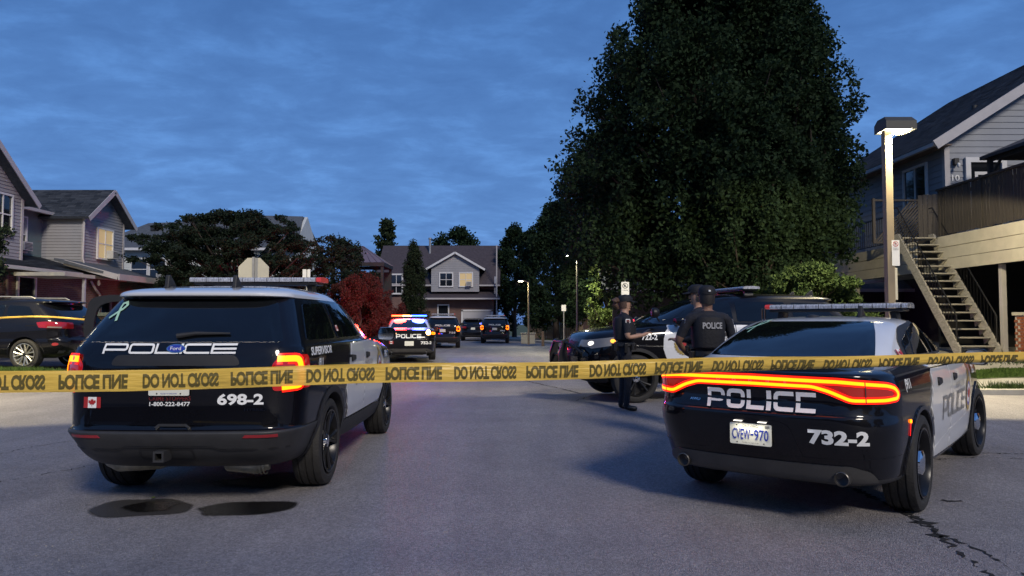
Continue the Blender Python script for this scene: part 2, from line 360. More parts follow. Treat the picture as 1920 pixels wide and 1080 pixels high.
class MB:
    def __init__(s): s.v = []; s.f = []; s.m = []
    def add(s, vs, fs, mi=0, mx=None):
        k = len(s.v)
        s.v += [tuple(mx @ Vector(p)) if mx is not None else tuple(p) for p in vs]
        s.f += [tuple(i + k for i in f) for f in fs]; s.m += [mi] * len(fs)
        return s
    def box(s, x0, y0, z0, x1, y1, z1, mi=0, mx=None):
        v = [(x0, y0, z0), (x1, y0, z0), (x1, y1, z0), (x0, y1, z0), (x0, y0, z1), (x1, y0, z1), (x1, y1, z1), (x0, y1, z1)]
        return s.add(v, [(0, 3, 2, 1), (4, 5, 6, 7), (0, 1, 5, 4), (1, 2, 6, 5), (2, 3, 7, 6), (3, 0, 4, 7)], mi, mx)
    def beam(s, a, b, w, h, mi=0, up=(0, 0, 1)):
        a = Vector(a); b = Vector(b); d = (b - a).normalized(); u = Vector(up)
        if abs(d.dot(u)) > 0.98: u = Vector((0, 1, 0))
        r = d.cross(u).normalized(); u = r.cross(d).normalized()
        v = []
        for p in (a, b):
            for sx, sz in ((-1, -1), (1, -1), (1, 1), (-1, 1)): v.append(p + r * sx * w / 2 + u * sz * h / 2)
        return s.add(v, [(0, 1, 2, 3), (7, 6, 5, 4), (0, 4, 5, 1), (1, 5, 6, 2), (2, 6, 7, 3), (3, 7, 4, 0)], mi)
    def tube(s, pts, r, n=8, mi=0, caps=True):
        pts = [Vector(p) for p in pts]
        rr = r if isinstance(r, (list, tuple)) else [r] * len(pts)
        k = len(s.v); ref = None
        for i, p in enumerate(pts):
            d = (pts[min(i + 1, len(pts) - 1)] - pts[max(i - 1, 0)]).normalized()
            if ref is None: ref = Vector((0, 0, 1)) if abs(d.z) < 0.9 else Vector((1, 0, 0))
            a = d.cross(ref).normalized(); b = d.cross(a).normalized(); ref = -b if False else ref
            for j in range(n):
                t = 2 * math.pi * j / n
                s.v.append(tuple(p + (a * math.cos(t) + b * math.sin(t)) * rr[i]))
        for i in range(len(pts) - 1):
            for j in range(n):
                q = (k + i * n + j, k + i * n + (j + 1) % n, k + (i + 1) * n + (j + 1) % n, k + (i + 1) * n + j)
                s.f.append(q); s.m.append(mi)
        if caps:
            s.f.append(tuple(k + j for j in range(n))[::-1]); s.m.append(mi)
            s.f.append(tuple(k + (len(pts) - 1) * n + j for j in range(n))); s.m.append(mi)
        return s
    def lathe(s, prof, n=32, axis='X', mi=0, mx=None, cap=False):
        """prof: (a along axis, radius)"""
        k = len(s.v); vs = []; fs = []
        for a, r in prof:
            for j in range(n):
                t = 2 * math.pi * j / n; c, q = math.cos(t) * r, math.sin(t) * r
                vs.append({'X': (a, c, q), 'Y': (c, a, q), 'Z': (c, q, a)}[axis])
        for i in range(len(prof) - 1):
            for j in range(n): fs.append((i * n + j, i * n + (j + 1) % n, (i + 1) * n + (j + 1) % n, (i + 1) * n + j))
        if cap:
            fs.append(tuple(range(n))[::-1]); fs.append(tuple((len(prof) - 1) * n + j for j in range(n)))
        return s.add(vs, fs, mi, mx)
    def prism(s, poly, h0, h1, axis='Z', mi=0, mx=None):
        n = len(poly)
        def pt(a, b, h): return {'Z': (a, b, h), 'Y': (a, h, b), 'X': (h, a, b)}[axis]
        vs = [pt(a, b, h0) for a, b in poly] + [pt(a, b, h1) for a, b in poly]
        fs = [tuple(range(n))[::-1], tuple(range(n, 2 * n))] + [(i, (i + 1) % n, n + (i + 1) % n, n + i) for i in range(n)]
        return s.add(vs, fs, mi, mx)
    def build(s, name, mats, parent=None, smooth=False, bevel=0, sub=0, **kw):
        me = bpy.data.meshes.new(name); me.from_pydata(s.v, [], s.f)
        mats = mats if isinstance(mats, (list, tuple)) else [mats]
        o = link_mesh(name, me, parent, mats, smooth, **kw)
        if len(mats) > 1: me.polygons.foreach_set('material_index', s.m)
        bm = bmesh.new(); bm.from_mesh(me); bmesh.ops.recalc_face_normals(bm, faces=bm.faces)
        if smooth:
            for e in bm.edges:
                if len(e.link_faces) == 2 and e.calc_face_angle() > R(38): e.smooth = False
        bm.to_mesh(me); bm.free()
        if bevel:
            b = o.modifiers.new('bevel', 'BEVEL'); b.width = bevel; b.segments = 2; b.limit_method = 'ANGLE'; b.angle_limit = R(40)
        return o

def fast_mesh(name, verts, nper):
    """verts (F*nper, 3): separate polygons of nper corners"""
    me = bpy.data.meshes.new(name); nv = len(verts); nf = nv // nper
    me.vertices.add(nv); me.vertices.foreach_set('co', np.ascontiguousarray(verts, dtype=np.float32).ravel())
    me.loops.add(nv); me.loops.foreach_set('vertex_index', np.arange(nv, dtype=np.int32))
    me.polygons.add(nf); me.polygons.foreach_set('loop_start', np.arange(0, nv, nper, dtype=np.int32))
    me.update(calc_edges=True)
    return me

def copy_tree(o, parent=None):
    c = o.copy(); COL.objects.link(c); c.parent = parent
    for ch in list(o.children): copy_tree(ch, c)
    return c

# ------------------------------------------------------------------ text and flat shapes -> (verts2d, faces)
_txt = {}
def text2d(s, h=1.0, sx=1.0, bold=0.0, space=1.0):
    key = (s, bold, space)
    if key not in _txt:
        cu = bpy.data.curves.new('tmp', 'FONT'); cu.body = s; cu.offset = bold; cu.space_character = space; cu.resolution_u = 3
        o = bpy.data.objects.new('tmp', cu); COL.objects.link(o)
        dg = bpy.context.evaluated_depsgraph_get(); dg.update()
        me = bpy.data.meshes.new_from_object(o.evaluated_get(dg))
        v = [(p.co.x, p.co.y) for p in me.vertices]; f = [tuple(p.vertices) for p in me.polygons]
        COL.objects.unlink(o); bpy.data.objects.remove(o); bpy.data.curves.remove(cu); bpy.data.meshes.remove(me)
        xs = [a for a, b in v]; ys = [b for a, b in v]
        cx = (min(xs) + max(xs)) / 2; cy = (min(ys) + max(ys)) / 2; hh = max(ys) - min(ys)
        _txt[key] = ([((a - cx) / hh, (b - cy) / hh) for a, b in v], f)
    v, f = _txt[key]
    return [(a * h * sx, b * h) for a, b in v], f

def width2d(t): xs = [a for a, b in t[0]]; return max(xs) - min(xs)
def fit(t, w):
    k = w / width2d(t); return [(a * k, b) for a, b in t[0]], t[1]

def ribbon(path, w, closed=False):
    """flat strip of width w along a 2d path, mitred"""
    n = len(path); L = []; Rr = []
    for i in range(n):
        p = Vector(path[i])
        a = Vector(path[(i - 1) % n]) if (closed or i > 0) else None
        b = Vector(path[(i + 1) % n]) if (closed or i < n - 1) else None
        d1 = (p - a).normalized() if a is not None else None; d2 = (b - p).normalized() if b is not None else None
        if d1 is None: d1 = d2
        if d2 is None: d2 = d1
        n1 = Vector((-d1.y, d1.x)); n2 = Vector((-d2.y, d2.x)); m = (n1 + n2).normalized(); k = w / 2 / max(0.35, m.dot(n1))
        L.append(tuple(p + m * k)); Rr.append(tuple(p - m * k))
    v = L + Rr; f = []
    for i in range(n if closed else n - 1):
        j = (i + 1) % n; f.append((i, n + i, n + j, j))
    return v, f

def rpath(pts, r, closed=False, seg=3):
    """round the corners of a 2d path"""
    out = []; n = len(pts)
    for i in range(n):
        p = Vector(pts[i])
        if not closed and i in (0, n - 1): out.append(tuple(p)); continue
        a = Vector(pts[(i - 1) % n]); b = Vector(pts[(i + 1) % n])
        rr = min(r, (a - p).length * .48, (b - p).length * .48)
        p0 = p + (a - p).normalized() * rr; p1 = p + (b - p).normalized() * rr
        for k in range(seg + 1):
            t = k / seg; q = p0.lerp(p, t).lerp(p.lerp(p1, t), t); out.append(tuple(q))
    return out

def merge2d(lst):
    v = []; f = []
    for a, b in lst:
        k = len(v); v += a; f += [tuple(i + k for i in q) for q in b]
    return v, f
def shift2d(t, dx, dy): return [(a + dx, b + dy) for a, b in t[0]], t[1]

def wide_text(s, h, w, t=0.2, slant=0.0):
    """broad squared capitals (P O L I C E): height h, letter width w"""
    st = h * t; out = []; x = 0.0
    for ch in s:
        if ch == 'I':
            g = ([(0, 0), (st * 1.15, 0), (st * 1.15, h), (0, h)], [(0, 1, 2, 3)]); adv = st * 1.15
        else:
            q = st / 2; r = h * .20; adv = w
            if ch == 'O': g = ribbon(rpath([(q, q), (w - q, q), (w - q, h - q), (q, h - q)], r, True), st, True)
            elif ch == 'C': g = ribbon(rpath([(w, q), (q, q), (q, h - q), (w, h - q)], r), st)
            elif ch == 'L': g = ribbon([(q, h), (q, q), (w * .92, q)], st); adv = w * .92
            elif ch == 'E': g = merge2d([([(0, 0), (st, 0), (st, h), (0, h)], [(0, 1, 2, 3)])] + [([(st, y), (w * .95, y), (w * .95, y + st), (st, y + st)], [(0, 1, 2, 3)]) for y in (0, h / 2 - st / 2, h - st)]); adv = w * .95
            elif ch == 'P': g = merge2d([([(0, 0), (st, 0), (st, h), (0, h)], [(0, 1, 2, 3)]), ribbon(rpath([(st, h - q), (w - q, h - q), (w - q, h * .30 + q), (st, h * .30 + q)], r), st)])
        out.append(shift2d(g, x, 0)); x += adv + st * .55
    v, f = merge2d(out); x -= st * .55
    return [(a - x / 2 + slant * (b - h / 2), b - h / 2) for a, b in v], f

def rect2d(w, h): return [(-w / 2, -h / 2), (w / 2, -h / 2), (w / 2, h / 2), (-w / 2, h / 2)]
def circ2d(r, n=20, r2=None): return [(math.cos(2 * math.pi * i / n) * r, math.sin(2 * math.pi * i / n) * (r2 or r)) for i in range(n)]
MAPLE = [(0, 1), (-.17, .68), (-.40, .78), (-.30, .28), (-.62, .62), (-.68, .48), (-.98, .52), (-.88, .22), (-1.0, .08), (-.48, -.34), (-.56, -.50), (-.06, -.44), (-.06, -.95),
         (.06, -.95), (.06, -.44), (.56, -.50), (.48, -.34), (1.0, .08), (.88, .22), (.98, .52), (.68, .48), (.62, .62), (.30, .28), (.40, .78), (.17, .68)]
def cdt(outer, holes=(), grid=0.0):
    pts = []; edges = []
    for loop in [outer] + list(holes):
        k = len(pts); n = len(loop); pts += [Vector(p) for p in loop]; edges += [(k + i, k + (i + 1) % n) for i in range(n)]
    if grid:
        xs = [p.x for p in pts]; ys = [p.y for p in pts]
        def inside(x, y, lp):
            c = False; j = len(lp) - 1
            for i in range(len(lp)):
                xi, yi = lp[i]; xj, yj = lp[j]
                if (yi > y) != (yj > y) and x < (xj - xi) * (y - yi) / (yj - yi) + xi: c = not c
                j = i
            return c
        x = min(xs) + grid * .5
        while x < max(xs):
            y = min(ys) + grid * .5
            while y < max(ys):
                if inside(x, y, outer) and not any(inside(x, y, h) for h in holes): pts.append(Vector((x, y)))
                y += grid
            x += grid
    r = delaunay_2d_cdt(pts, edges, [], 0 if holes else 1, 1e-6)
    V_ = [tuple(p) for p in r[0]]; F_ = [tuple(f) for f in r[2]]
    if holes:
        def ins(x, y, lp):
            c = False; j = len(lp) - 1
            for i in range(len(lp)):
                xi, yi = lp[i]; xj, yj = lp[j]
                if (yi > y) != (yj > y) and x < (xj - xi) * (y - yi) / (yj - yi) + xi: c = not c
                j = i
            return c
        keep = []
        for f in F_:
            x = sum(V_[i][0] for i in f) / len(f); y = sum(V_[i][1] for i in f) / len(f)
            if ins(x, y, outer) and not any(ins(x, y, h) for h in holes): keep.append(f)
        F_ = keep
    return V_, F_
def dens(loop, step):
    out = []
    for i in range(len(loop)):
        a = Vector(loop[i]); b = Vector(loop[(i + 1) % len(loop)]); n = max(1, int((b - a).length / step))
        out += [tuple(a.lerp(b, k / n)) for k in range(n)]
    return out

def cut2d(t, step):
    """split a flat shape by lines every `step` so that it can bend"""
    bm = bmesh.new(); vv = [bm.verts.new((a, b, 0)) for a, b in t[0]]
    for f in t[1]:
        try: bm.faces.new([vv[i] for i in f])
        except ValueError: pass
    xs = [a for a, b in t[0]]; ys = [b for a, b in t[0]]
    for ax, (lo, hi) in ((0, (min(xs), max(xs))), (1, (min(ys), max(ys)))):
        k = math.ceil(lo / step)
        while k * step < hi:
            co = [0, 0, 0]; no = [0, 0, 0]; co[ax] = k * step; no[ax] = 1
            bmesh.ops.bisect_plane(bm, geom=bm.verts[:] + bm.edges[:] + bm.faces[:], plane_co=co, plane_no=no); k += 1
    bm.verts.index_update()
    v = [(q.co.x, q.co.y) for q in bm.verts]; f = [tuple(q.index for q in p.verts) for p in bm.faces]; bm.free()
    return v, f

def wrap(name, t, fn, off, mats, parent, skirt=0.0, step=0.06, cut=True, label=None, mi=None):
    """lay a flat shape on a surface: fn(u, v) -> (point, normal)"""
    v2, f2 = cut2d(t, step) if cut else t
    pos = []; nor = []
    for a, b in v2:
        p, n = fn(a, b); pos.append(p + n * off); nor.append(n)
    # orientation
    fs = []
    for f in f2:
        if len(f) < 3: continue
        q = [pos[i] for i in f]; nn = (q[1] - q[0]).cross(q[2] - q[0])
        fs.append(tuple(f) if nn.dot(nor[f[0]]) >= 0 else tuple(f)[::-1])
    nb = len(pos); nsm = len(fs)
    if skirt:
        cnt = {}
        for f in fs:
            for i in range(len(f)):
                a, b = f[i], f[(i + 1) % len(f)]; k = (min(a, b), max(a, b)); cnt.setdefault(k, []).append((a, b))
        idx = {}
        def low(i, top):
            key = (i, top)
            if key not in idx:
                idx[key] = len(pos); pos.append(pos[i] - nor[i] * (0 if top else skirt)); nor.append(nor[i])
            return idx[key]
        for k, l in cnt.items():
            if len(l) == 1:
                a, b = l[0]; fs.append((low(b, True), low(a, True), low(a, False), low(b, False)))
    me = bpy.data.meshes.new(name); me.from_pydata([tuple(p) for p in pos], [], fs)
    o = link_mesh(name, me, parent, [mats] if not isinstance(mats, (list, tuple)) else mats, True, label=label)
    if len(me.vertices) == len(nor):
        vn = [tuple(n) for n in nor]
        try: me.normals_split_custom_set_from_vertices(vn)
        except Exception: pass
    if skirt:
        for i in range(nsm, len(fs)): me.polygons[i].use_smooth = False
    return o

def plane_fn(origin, ux, uy):
    o = Vector(origin); ux = Vector(ux).normalized(); uy = Vector(uy).normalized(); n = ux.cross(uy)
    return lambda a, b: (o + ux * a + uy * b, n)
def at(fn, u0, v0, sl=0.0): return lambda a, b: fn(u0 + a, v0 + b + sl * a)
# ------------------------------------------------------------------ vehicles
def catmull(lv, sub):
    lv = [np.array(l, float) for l in lv]; out = []
    n = len(lv)
    for i in range(n - 1):
        p0 = lv[max(i - 1, 0)]; p1 = lv[i]; p2 = lv[i + 1]; p3 = lv[min(i + 2, n - 1)]
        for k in range(sub):
            t = k / sub
            q = 0.5 * ((2 * p1) + (-p0 + p2) * t + (2 * p0 - 5 * p1 + 4 * p2 - p3) * t * t + (-p0 + 3 * p1 - 3 * p2 + p3) * t ** 3)
            lo = np.minimum(p1, p2) - 0.0; hi = np.maximum(p1, p2) + 0.0
            out.append(np.clip(q, lo - 0.004, hi + 0.004))
    out.append(lv[-1])
    for i in range(1, len(out)): out[i][0] = max(out[i][0], out[i - 1][0] + 1e-4)
    return out

NR, NC, NS, NF = 14, 12, 44, 10
def contour(q):
    z, yr, yf, wr, wm, wf, cr, cf, br, bf = q
    cr = min(cr, wr * .95); cf = min(cf, wf * .95); h = []
    for i in range(NR): h.append(((wr - cr) * i / NR, yr))
    for i in range(NC):
        t = i / NC * math.pi / 2; h.append((wr - cr + cr * math.sin(t) ** .9, yr + cr * 1.05 * (1 - math.cos(t))))
    h = [(x, y + br * (x / max(wr, 1e-6)) ** 2) for x, y in h]
    y0 = yr + cr * 1.05 + br; y1 = yf - cf * 1.3 - bf
    if y1 < y0 + .05: y0 = y1 = (y0 + y1) / 2
    for i in range(NS):
        t = i / NS
        x = wm - (wm - wr) * (1 - t / .5) ** 2 if t < .5 else wm - (wm - wf) * ((t - .5) / .5) ** 2.4
        h.append((x, y0 + (y1 - y0) * t))
    g = []
    for i in range(NC):
        t = (1 - i / NC) * math.pi / 2; g.append((wf - cf + cf * math.sin(t), yf - cf * 1.3 * (1 - math.cos(t))))
    for i in range(NF + 1): g.append(((wf - cf) * (1 - i / NF), yf))
    h += [(x, y - bf * (x / max(wf, 1e-6)) ** 2) for x, y in g]
    return h

class Body:
    def __init__(s, levels, sub=4):
        s.rows = catmull(levels, sub); s.cont = [contour(q) for q in s.rows]; s.z = [q[0] for q in s.rows]
        nh = len(s.cont[0]); v = []
        for q, c in zip(s.rows, s.cont):
            v += [(x, y, q[0]) for x, y in c] + [(-x, y, q[0]) for x, y in c[-2:0:-1]]
        n = 2 * nh - 2; f = []
        for i in range(len(s.rows) - 1):
            for j in range(n): f.append((i * n + j, i * n + (j + 1) % n, (i + 1) * n + (j + 1) % n, (i + 1) * n + j))
        f.append(tuple(range(n))[::-1]); f.append(tuple((len(s.rows) - 1) * n + j for j in range(n)))
        s.v = v; s.f = f
        me = bpy.data.meshes.new('tmp_body'); me.from_pydata(v, [], f); me.update()
        s.vn = [Vector(x.vector) for x in me.vertex_normals]; s.me = me
        s.bvh = BVHTree.FromPolygons([Vector(p) for p in v], f[:-2])
    def _row(s, z):
        zs = s.z
        for i in range(len(zs) - 1):
            if zs[i + 1] >= z:
                t = (z - zs[i]) / max(1e-6, zs[i + 1] - zs[i]); t = min(max(t, 0), 1)
                return contour(s.rows[i] * (1 - t) + s.rows[i + 1] * t)
        return s.cont[-1]
    def at_s(s, a, z):
        c = s._row(z); sg = 1 if a >= 0 else -1; d = abs(a)
        for i in range(len(c) - 1):
            l = math.hypot(c[i + 1][0] - c[i][0], c[i + 1][1] - c[i][1])
            if d <= l or i == len(c) - 2:
                t = d / max(l, 1e-9); return Vector((sg * (c[i][0] + (c[i + 1][0] - c[i][0]) * t), c[i][1] + (c[i + 1][1] - c[i][1]) * t, z))
            d -= l
    def rear(s):
        """(arc length round the rear from the centre, height)"""
        def fn(a, z):
            p = s.at_s(a, z); e = 0.012
            du = s.at_s(a + e, z) - s.at_s(a - e, z); dv = s.at_s(a, z + e) - s.at_s(a, z - e)
            n = du.cross(dv).normalized()
            return p, (n if n.y < 0 or abs(n.x) > .3 else -n)
        return fn
    def _hit(s, o, d):
        loc, nrm, fi, _ = s.bvh.ray_cast(o, d)
        if loc is None:
            loc, nrm, fi, _ = s.bvh.find_nearest(o + d * 1.2)
        f = s.f[fi]; ws = []
        for i in f: ws.append(1 / ((Vector(s.v[i]) - loc).length + 1e-4) ** 2)
        n = Vector((0, 0, 0))
        for w, i in zip(ws, f): n += s.vn[i] * w
        n.normalize()
        if n.dot(nrm) < 0 and n.dot(d) > 0: n = -n
        if n.dot(d) > 0: n = -n
        return loc, n
    def side(s, sg): return lambda a, b: s._hit(Vector((sg * 2.0, a * sg, b)), Vector((-sg, 0, 0)))
    def front(s): return lambda a, b: s._hit(Vector((-a, 7.0, b)), Vector((0, -1, 0)))
    def top(s): return lambda a, b: s._hit(Vector((a, b, 3.0)), Vector((0, 0, -1)))
    def shell(s, wheels, wr, zc, parent, split, arch_in=0.60):
        """cut the wheel openings, then split into parts: split = [(name, test(centre), material)], planes"""
        ob = bpy.data.objects.new('tmp_shell', s.me.copy()); COL.objects.link(ob); tmp = [ob]
        for y in wheels:
            for sg in (-1, 1):
                mb = MB(); mb.lathe([(sg * arch_in, wr), (sg * 1.3, wr)], 48, 'X', cap=True)
                me = bpy.data.meshes.new('tmp_cut'); me.from_pydata([(a, b + y, c + zc) for a, b, c in mb.v], [], mb.f)
                bm = bmesh.new(); bm.from_mesh(me); bmesh.ops.recalc_face_normals(bm, faces=bm.faces); bm.to_mesh(me); bm.free()
                c = bpy.data.objects.new('tmp_cut', me); COL.objects.link(c); tmp.append(c)
                m = ob.modifiers.new('b', 'BOOLEAN'); m.operation = 'DIFFERENCE'; m.object = c; m.solver = 'EXACT'
        dg = bpy.context.evaluated_depsgraph_get(); dg.update()
        me = bpy.data.meshes.new_from_object(ob.evaluated_get(dg))
        for o in tmp: d = o.data; bpy.data.objects.remove(o)
        bm = bmesh.new(); bm.from_mesh(me)
        planes, parts = split
        for co, no in planes:
            bmesh.ops.bisect_plane(bm, geom=bm.verts[:] + bm.edges[:] + bm.faces[:], plane_co=co, plane_no=no)
        bm.normal_update()
        def inarch(c):
            return any(math.hypot(c.y - y, c.z - zc) < wr + .004 and abs(c.x) > arch_in - .01 for y in wheels)
        groups = {i: [] for i in range(len(parts))}
        for f in bm.faces:
            c = f.calc_center_median()
            for i, (nm, test, mm) in enumerate(parts):
                if test(c): groups[i].append((f, inarch(c))); break
        out = {}
        for i, (nm, test, mm) in enumerate(parts):
            if not groups[i]: continue
            idx = {}; vs = []; fs = []; ms = []
            for f, ia in groups[i]:
                q = []
                for v in f.verts:
                    if v.index not in idx: idx[v.index] = len(vs); vs.append(v.co[:])
                    q.append(idx[v.index])
                fs.append(q); ms.append(1 if ia else 0)
            m2 = bpy.data.meshes.new(nm); m2.from_pydata(vs, [], fs)
            o = link_mesh(nm, m2, parent, [mm, 'plastic'], True)
            m2.polygons.foreach_set('material_index', ms)
            b2 = bmesh.new(); b2.from_mesh(m2)
            for e in b2.edges:
                if len(e.link_faces) == 2 and e.calc_face_angle() > R(35): e.smooth = False
            b2.to_mesh(m2); b2.free(); out[nm] = o
        bm.free()
        return out

def make_wheel(parent, loc, sg, r=.38, w=.25, style='black', steer=0.0):
    wh = bpy.data.objects.new('wheel', None); COL.objects.link(wh); wh.parent = parent; wh.location = loc; wh.rotation_euler = (0, 0, steer)
    wh.empty_display_size = .1
    key = ('w', r, w, style, sg)
    if key not in _wcache:
        h = w / 2; t = MB(); rr = r
        prof = [(-h * .70, r * .70), (-h * .98, r * .80), (-h, r * .90), (-h * .9, r * .965), (-h * .74, r * .985)]
        for a in (-.50, -.02, .46):
            prof += [(h * (a - .06), r), (h * (a - .05), r * .972), (h * (a + .05), r * .972), (h * (a + .06), r)]
        prof += [(h * .74, r * .985), (h * .9, r * .965), (h, r * .90), (h * .98, r * .80), (h * .70, r * .70)]
        t.lathe(prof, 56, 'X')
        ty = t.build('tyre', 'rubber', wh, True)
        rm = MB(); q = .70 * r; o = sg * h
        rm.lathe([(o * .98, q * 1.03), (o * .99, q * .98), (o * .80, q * .93), (o * .1, q * .86), (-o * .7, q * .9), (-o * .72, q * 1.02)], 40, 'X', 0)
        rm.lathe([(o * .05, q * .88), (o * .06, .001)], 28, 'X', 1)
        if style == 'steel':
            rm.lathe([(o * .10, q * .86), (o * .42, q * .66), (o * .50, q * .42), (o * .62, q * .38)], 28, 'X', 0)
            for k in range(12):
                a = k * math.pi / 6; rm.tube([(o * .44, math.cos(a) * q * .72, math.sin(a) * q * .72), (o * .30, math.cos(a) * q * .74, math.sin(a) * q * .74)], .022, 8, 1)
            rm.lathe([(o * .60, q * .40), (o * .86, q * .36), (o * .98, q * .24), (o * 1.02, .001)], 28, 'X', 2)
            mats = ['rim_black', 'dark_metal', 'chrome']
        else:
            ns = 5 if style == 'black' else 7
            for k in range(ns):
                for dd in ((-.10, .10) if style != 'black' else (-.12, .12)):
                    a = 2 * math.pi * k / ns; b = a + dd * (1.6 if style != 'black' else 1.2)
                    p0 = (o * .66, math.cos(a) * q * .16, math.sin(a) * q * .16); p1 = (o * .72, math.cos(b) * q * .60, math.sin(b) * q * .60); p2 = (o * .86, math.cos(b + dd * .5) * q * .97, math.sin(b + dd * .5) * q * .97)
                    rm.tube([p0, p1, p2], [.020, .017, .019], 6, 0)
            rm.lathe([(o * .55, q * .26), (o * .78, q * .22), (o * .84, q * .12), (o * .85, .001)], 20, 'X', 2)
            rm.lathe([(o * .0, q * .5), (o * .2, q * .5), (o * .22, .001)], 24, 'X', 1)
            mats = ['rim_black' if style == 'black' else 'alloy', 'dark_metal', 'chrome' if style == 'black' else 'dark_metal']
        ri = rm.build('rim', mats, wh, True)
        _wcache[key] = (ty.data, ri.data)
    else:
        a, b = _wcache[key]
        for nm, d in (('tyre', a), ('rim', b)):
            o = bpy.data.objects.new(nm, d); COL.objects.link(o); o.parent = wh
    return wh
_wcache = {}

def lightbar(parent, y, z, w=1.30, lit=None, ends=(1, 0)):
    """lit: None or True (flashing)"""
    lb = MB(); lb.box(-w / 2 + .04, y - .14, z - .055, w / 2 - .04, y + .14, z - .03)
    base = lb.build('light_bar', 'dark_metal', parent, bevel=.01)
    lens = MB()
    prof = [(-.15, -.024), (-.155, .0), (-.14, .018), (-.05, .025), (.05, .025), (.14, .018), (.155, 0), (.15, -.024)]
    def seg(x0, x1, mi):
        lens.prism([(y + a, z + b) for a, b in prof], x0, x1, 'X', mi)
    if lit:
        seg(-w / 2, -w / 2 + .40, 2); seg(-w / 2 + .405, .02, 3); seg(.025, .10, 4); seg(.105, w / 2, 5)
    else:
        seg(-w / 2, -w / 2 + .045, ends[0])
        n = 10; x0 = -w / 2 + .05; st = (w - .10) / n
        for k in range(n): seg(x0 + k * st, x0 + (k + 1) * st - .008, 0)
        seg(w / 2 - .045, w / 2, ends[1])
    lens.build('lens', ['bar_clear', 'bar_red', 'lamp_red', 'lamp_amber', 'lamp_white', 'lamp_blue'], base)
    for sx in (-1, 1):
        ft = MB(); ft.beam((sx * (w / 2 - .14), y, z - .055), (sx * (w / 2 - .12), y, z - .135), .16, .05); ft.build('mounting_foot', 'dark_metal', base)
    if lit:
        for sx, c, e in ((-.4, (1, .03, .02), 330), (.4, (.06, .10, 1), 240)):
            ld = bpy.data.lights.new('flashing_lamp', 'POINT'); ld.energy = e; ld.color = c; ld.shadow_soft_size = .30
            lo = bpy.data.objects.new('flashing_lamp', ld); COL.objects.link(lo); lo.parent = parent; lo.location = (sx, y, z + .32)
        # the bar's side-facing modules throw most of their light outward
        for sx, c, e, yaw in ((-.62, (1, .03, .02), 1300, 34), (.62, (.06, .10, 1), 260, -70)):
            ld = bpy.data.lights.new('side_flasher', 'SPOT'); ld.energy = e; ld.color = c; ld.shadow_soft_size = .1; ld.spot_size = R(84); ld.spot_blend = .8
            lo = bpy.data.objects.new('side_flasher', ld); COL.objects.link(lo); lo.parent = parent; lo.location = (sx, y, z + .05); lo.rotation_euler = (R(92), 0, R(yaw))
    return base

def mirror(parent, x, y, z, sg, mm='black_paint'):
    mb = MB()
    poly = rpath([(-.11, -.07), (.10, -.085), (.13, .0), (.10, .085), (-.09, .08)], .05, True)
    n = len(poly); vs = []
    for k, (dy, s) in enumerate(((0, .93), (.03, 1.0), (.09, .95), (.15, .6))):
        vs += [(x + sg * (a * s + .12), y + dy, z + b * s) for a, b in poly]
    fs = [(k * n + i, k * n + (i + 1) % n, (k + 1) * n + (i + 1) % n, (k + 1) * n + i) for k in range(3) for i in range(n)]
    fs += [tuple(range(n)), tuple(3 * n + i for i in range(n))]
    mb.add(vs, fs); mb.beam((x - sg * .06, y + .06, z - .06), (x + sg * .05, y + .06, z - .03), .05, .04)
    o = mb.build('mirror', mm, parent, True)
    g = MB(); g.add([(x + sg * (a * .84 + .12), y - .004, z + b * .84) for a, b in poly], [tuple(range(n))])
    g.build('mirror_glass', 'chrome', o)
    return o

def handle(parent, fn, u, v, L=.17):
    wrap('door_handle', cdt(dens(rpath([(u - L / 2, v - .035), (u + L / 2, v - .02), (u + L / 2, v + .02), (u - L / 2, v + .035)], .015, True), .05)), fn, .022, 'plastic', parent, .022, cut=False)

def antenna(parent, x, y, z):
    mb = MB(); mb.prism([(y - .08, z - .03), (y + .10, z - .03), (y + .04, z + .03), (y - .03, z + .085), (y - .06, z + .085)], x - .018, x + .018, 'X')
    mb.lathe([(z - .03, .06), (z - .008, .05)], 16, 'Z', mx=Matrix.Translation((x, y, 0)), cap=True)
    return mb.build('antenna', 'plastic', parent, bevel=.008)

def lbl(t, fn, u, v, off, m, parent, step=.05, name='lettering', sl=0.0, label=None):
    return wrap(name, t, at(fn, u, v, sl), off, m, parent, 0, step, label=label)

def flag(parent, fn, u, v, w, off=.006):
    h = w * .6
    a = wrap('flag_decal', merge2d([shift2d((rect2d(w * .5, h), [(0, 1, 2, 3)]), 0, 0)]), at(fn, u, v), off, 'decal_white', parent, 0, .05)
    wrap('red_band', merge2d([shift2d((rect2d(w * .25, h), [(0, 1, 2, 3)]), -w * .376, 0), shift2d((rect2d(w * .25, h), [(0, 1, 2, 3)]), w * .376, 0)]), at(fn, u, v), off, 'decal_red', a, 0, .05)
    wrap('maple_leaf', cdt([(x * h * .38, y * h * .38) for x, y in MAPLE]), at(fn, u, v), off + .003, 'decal_red', a, 0, .05)
    return a

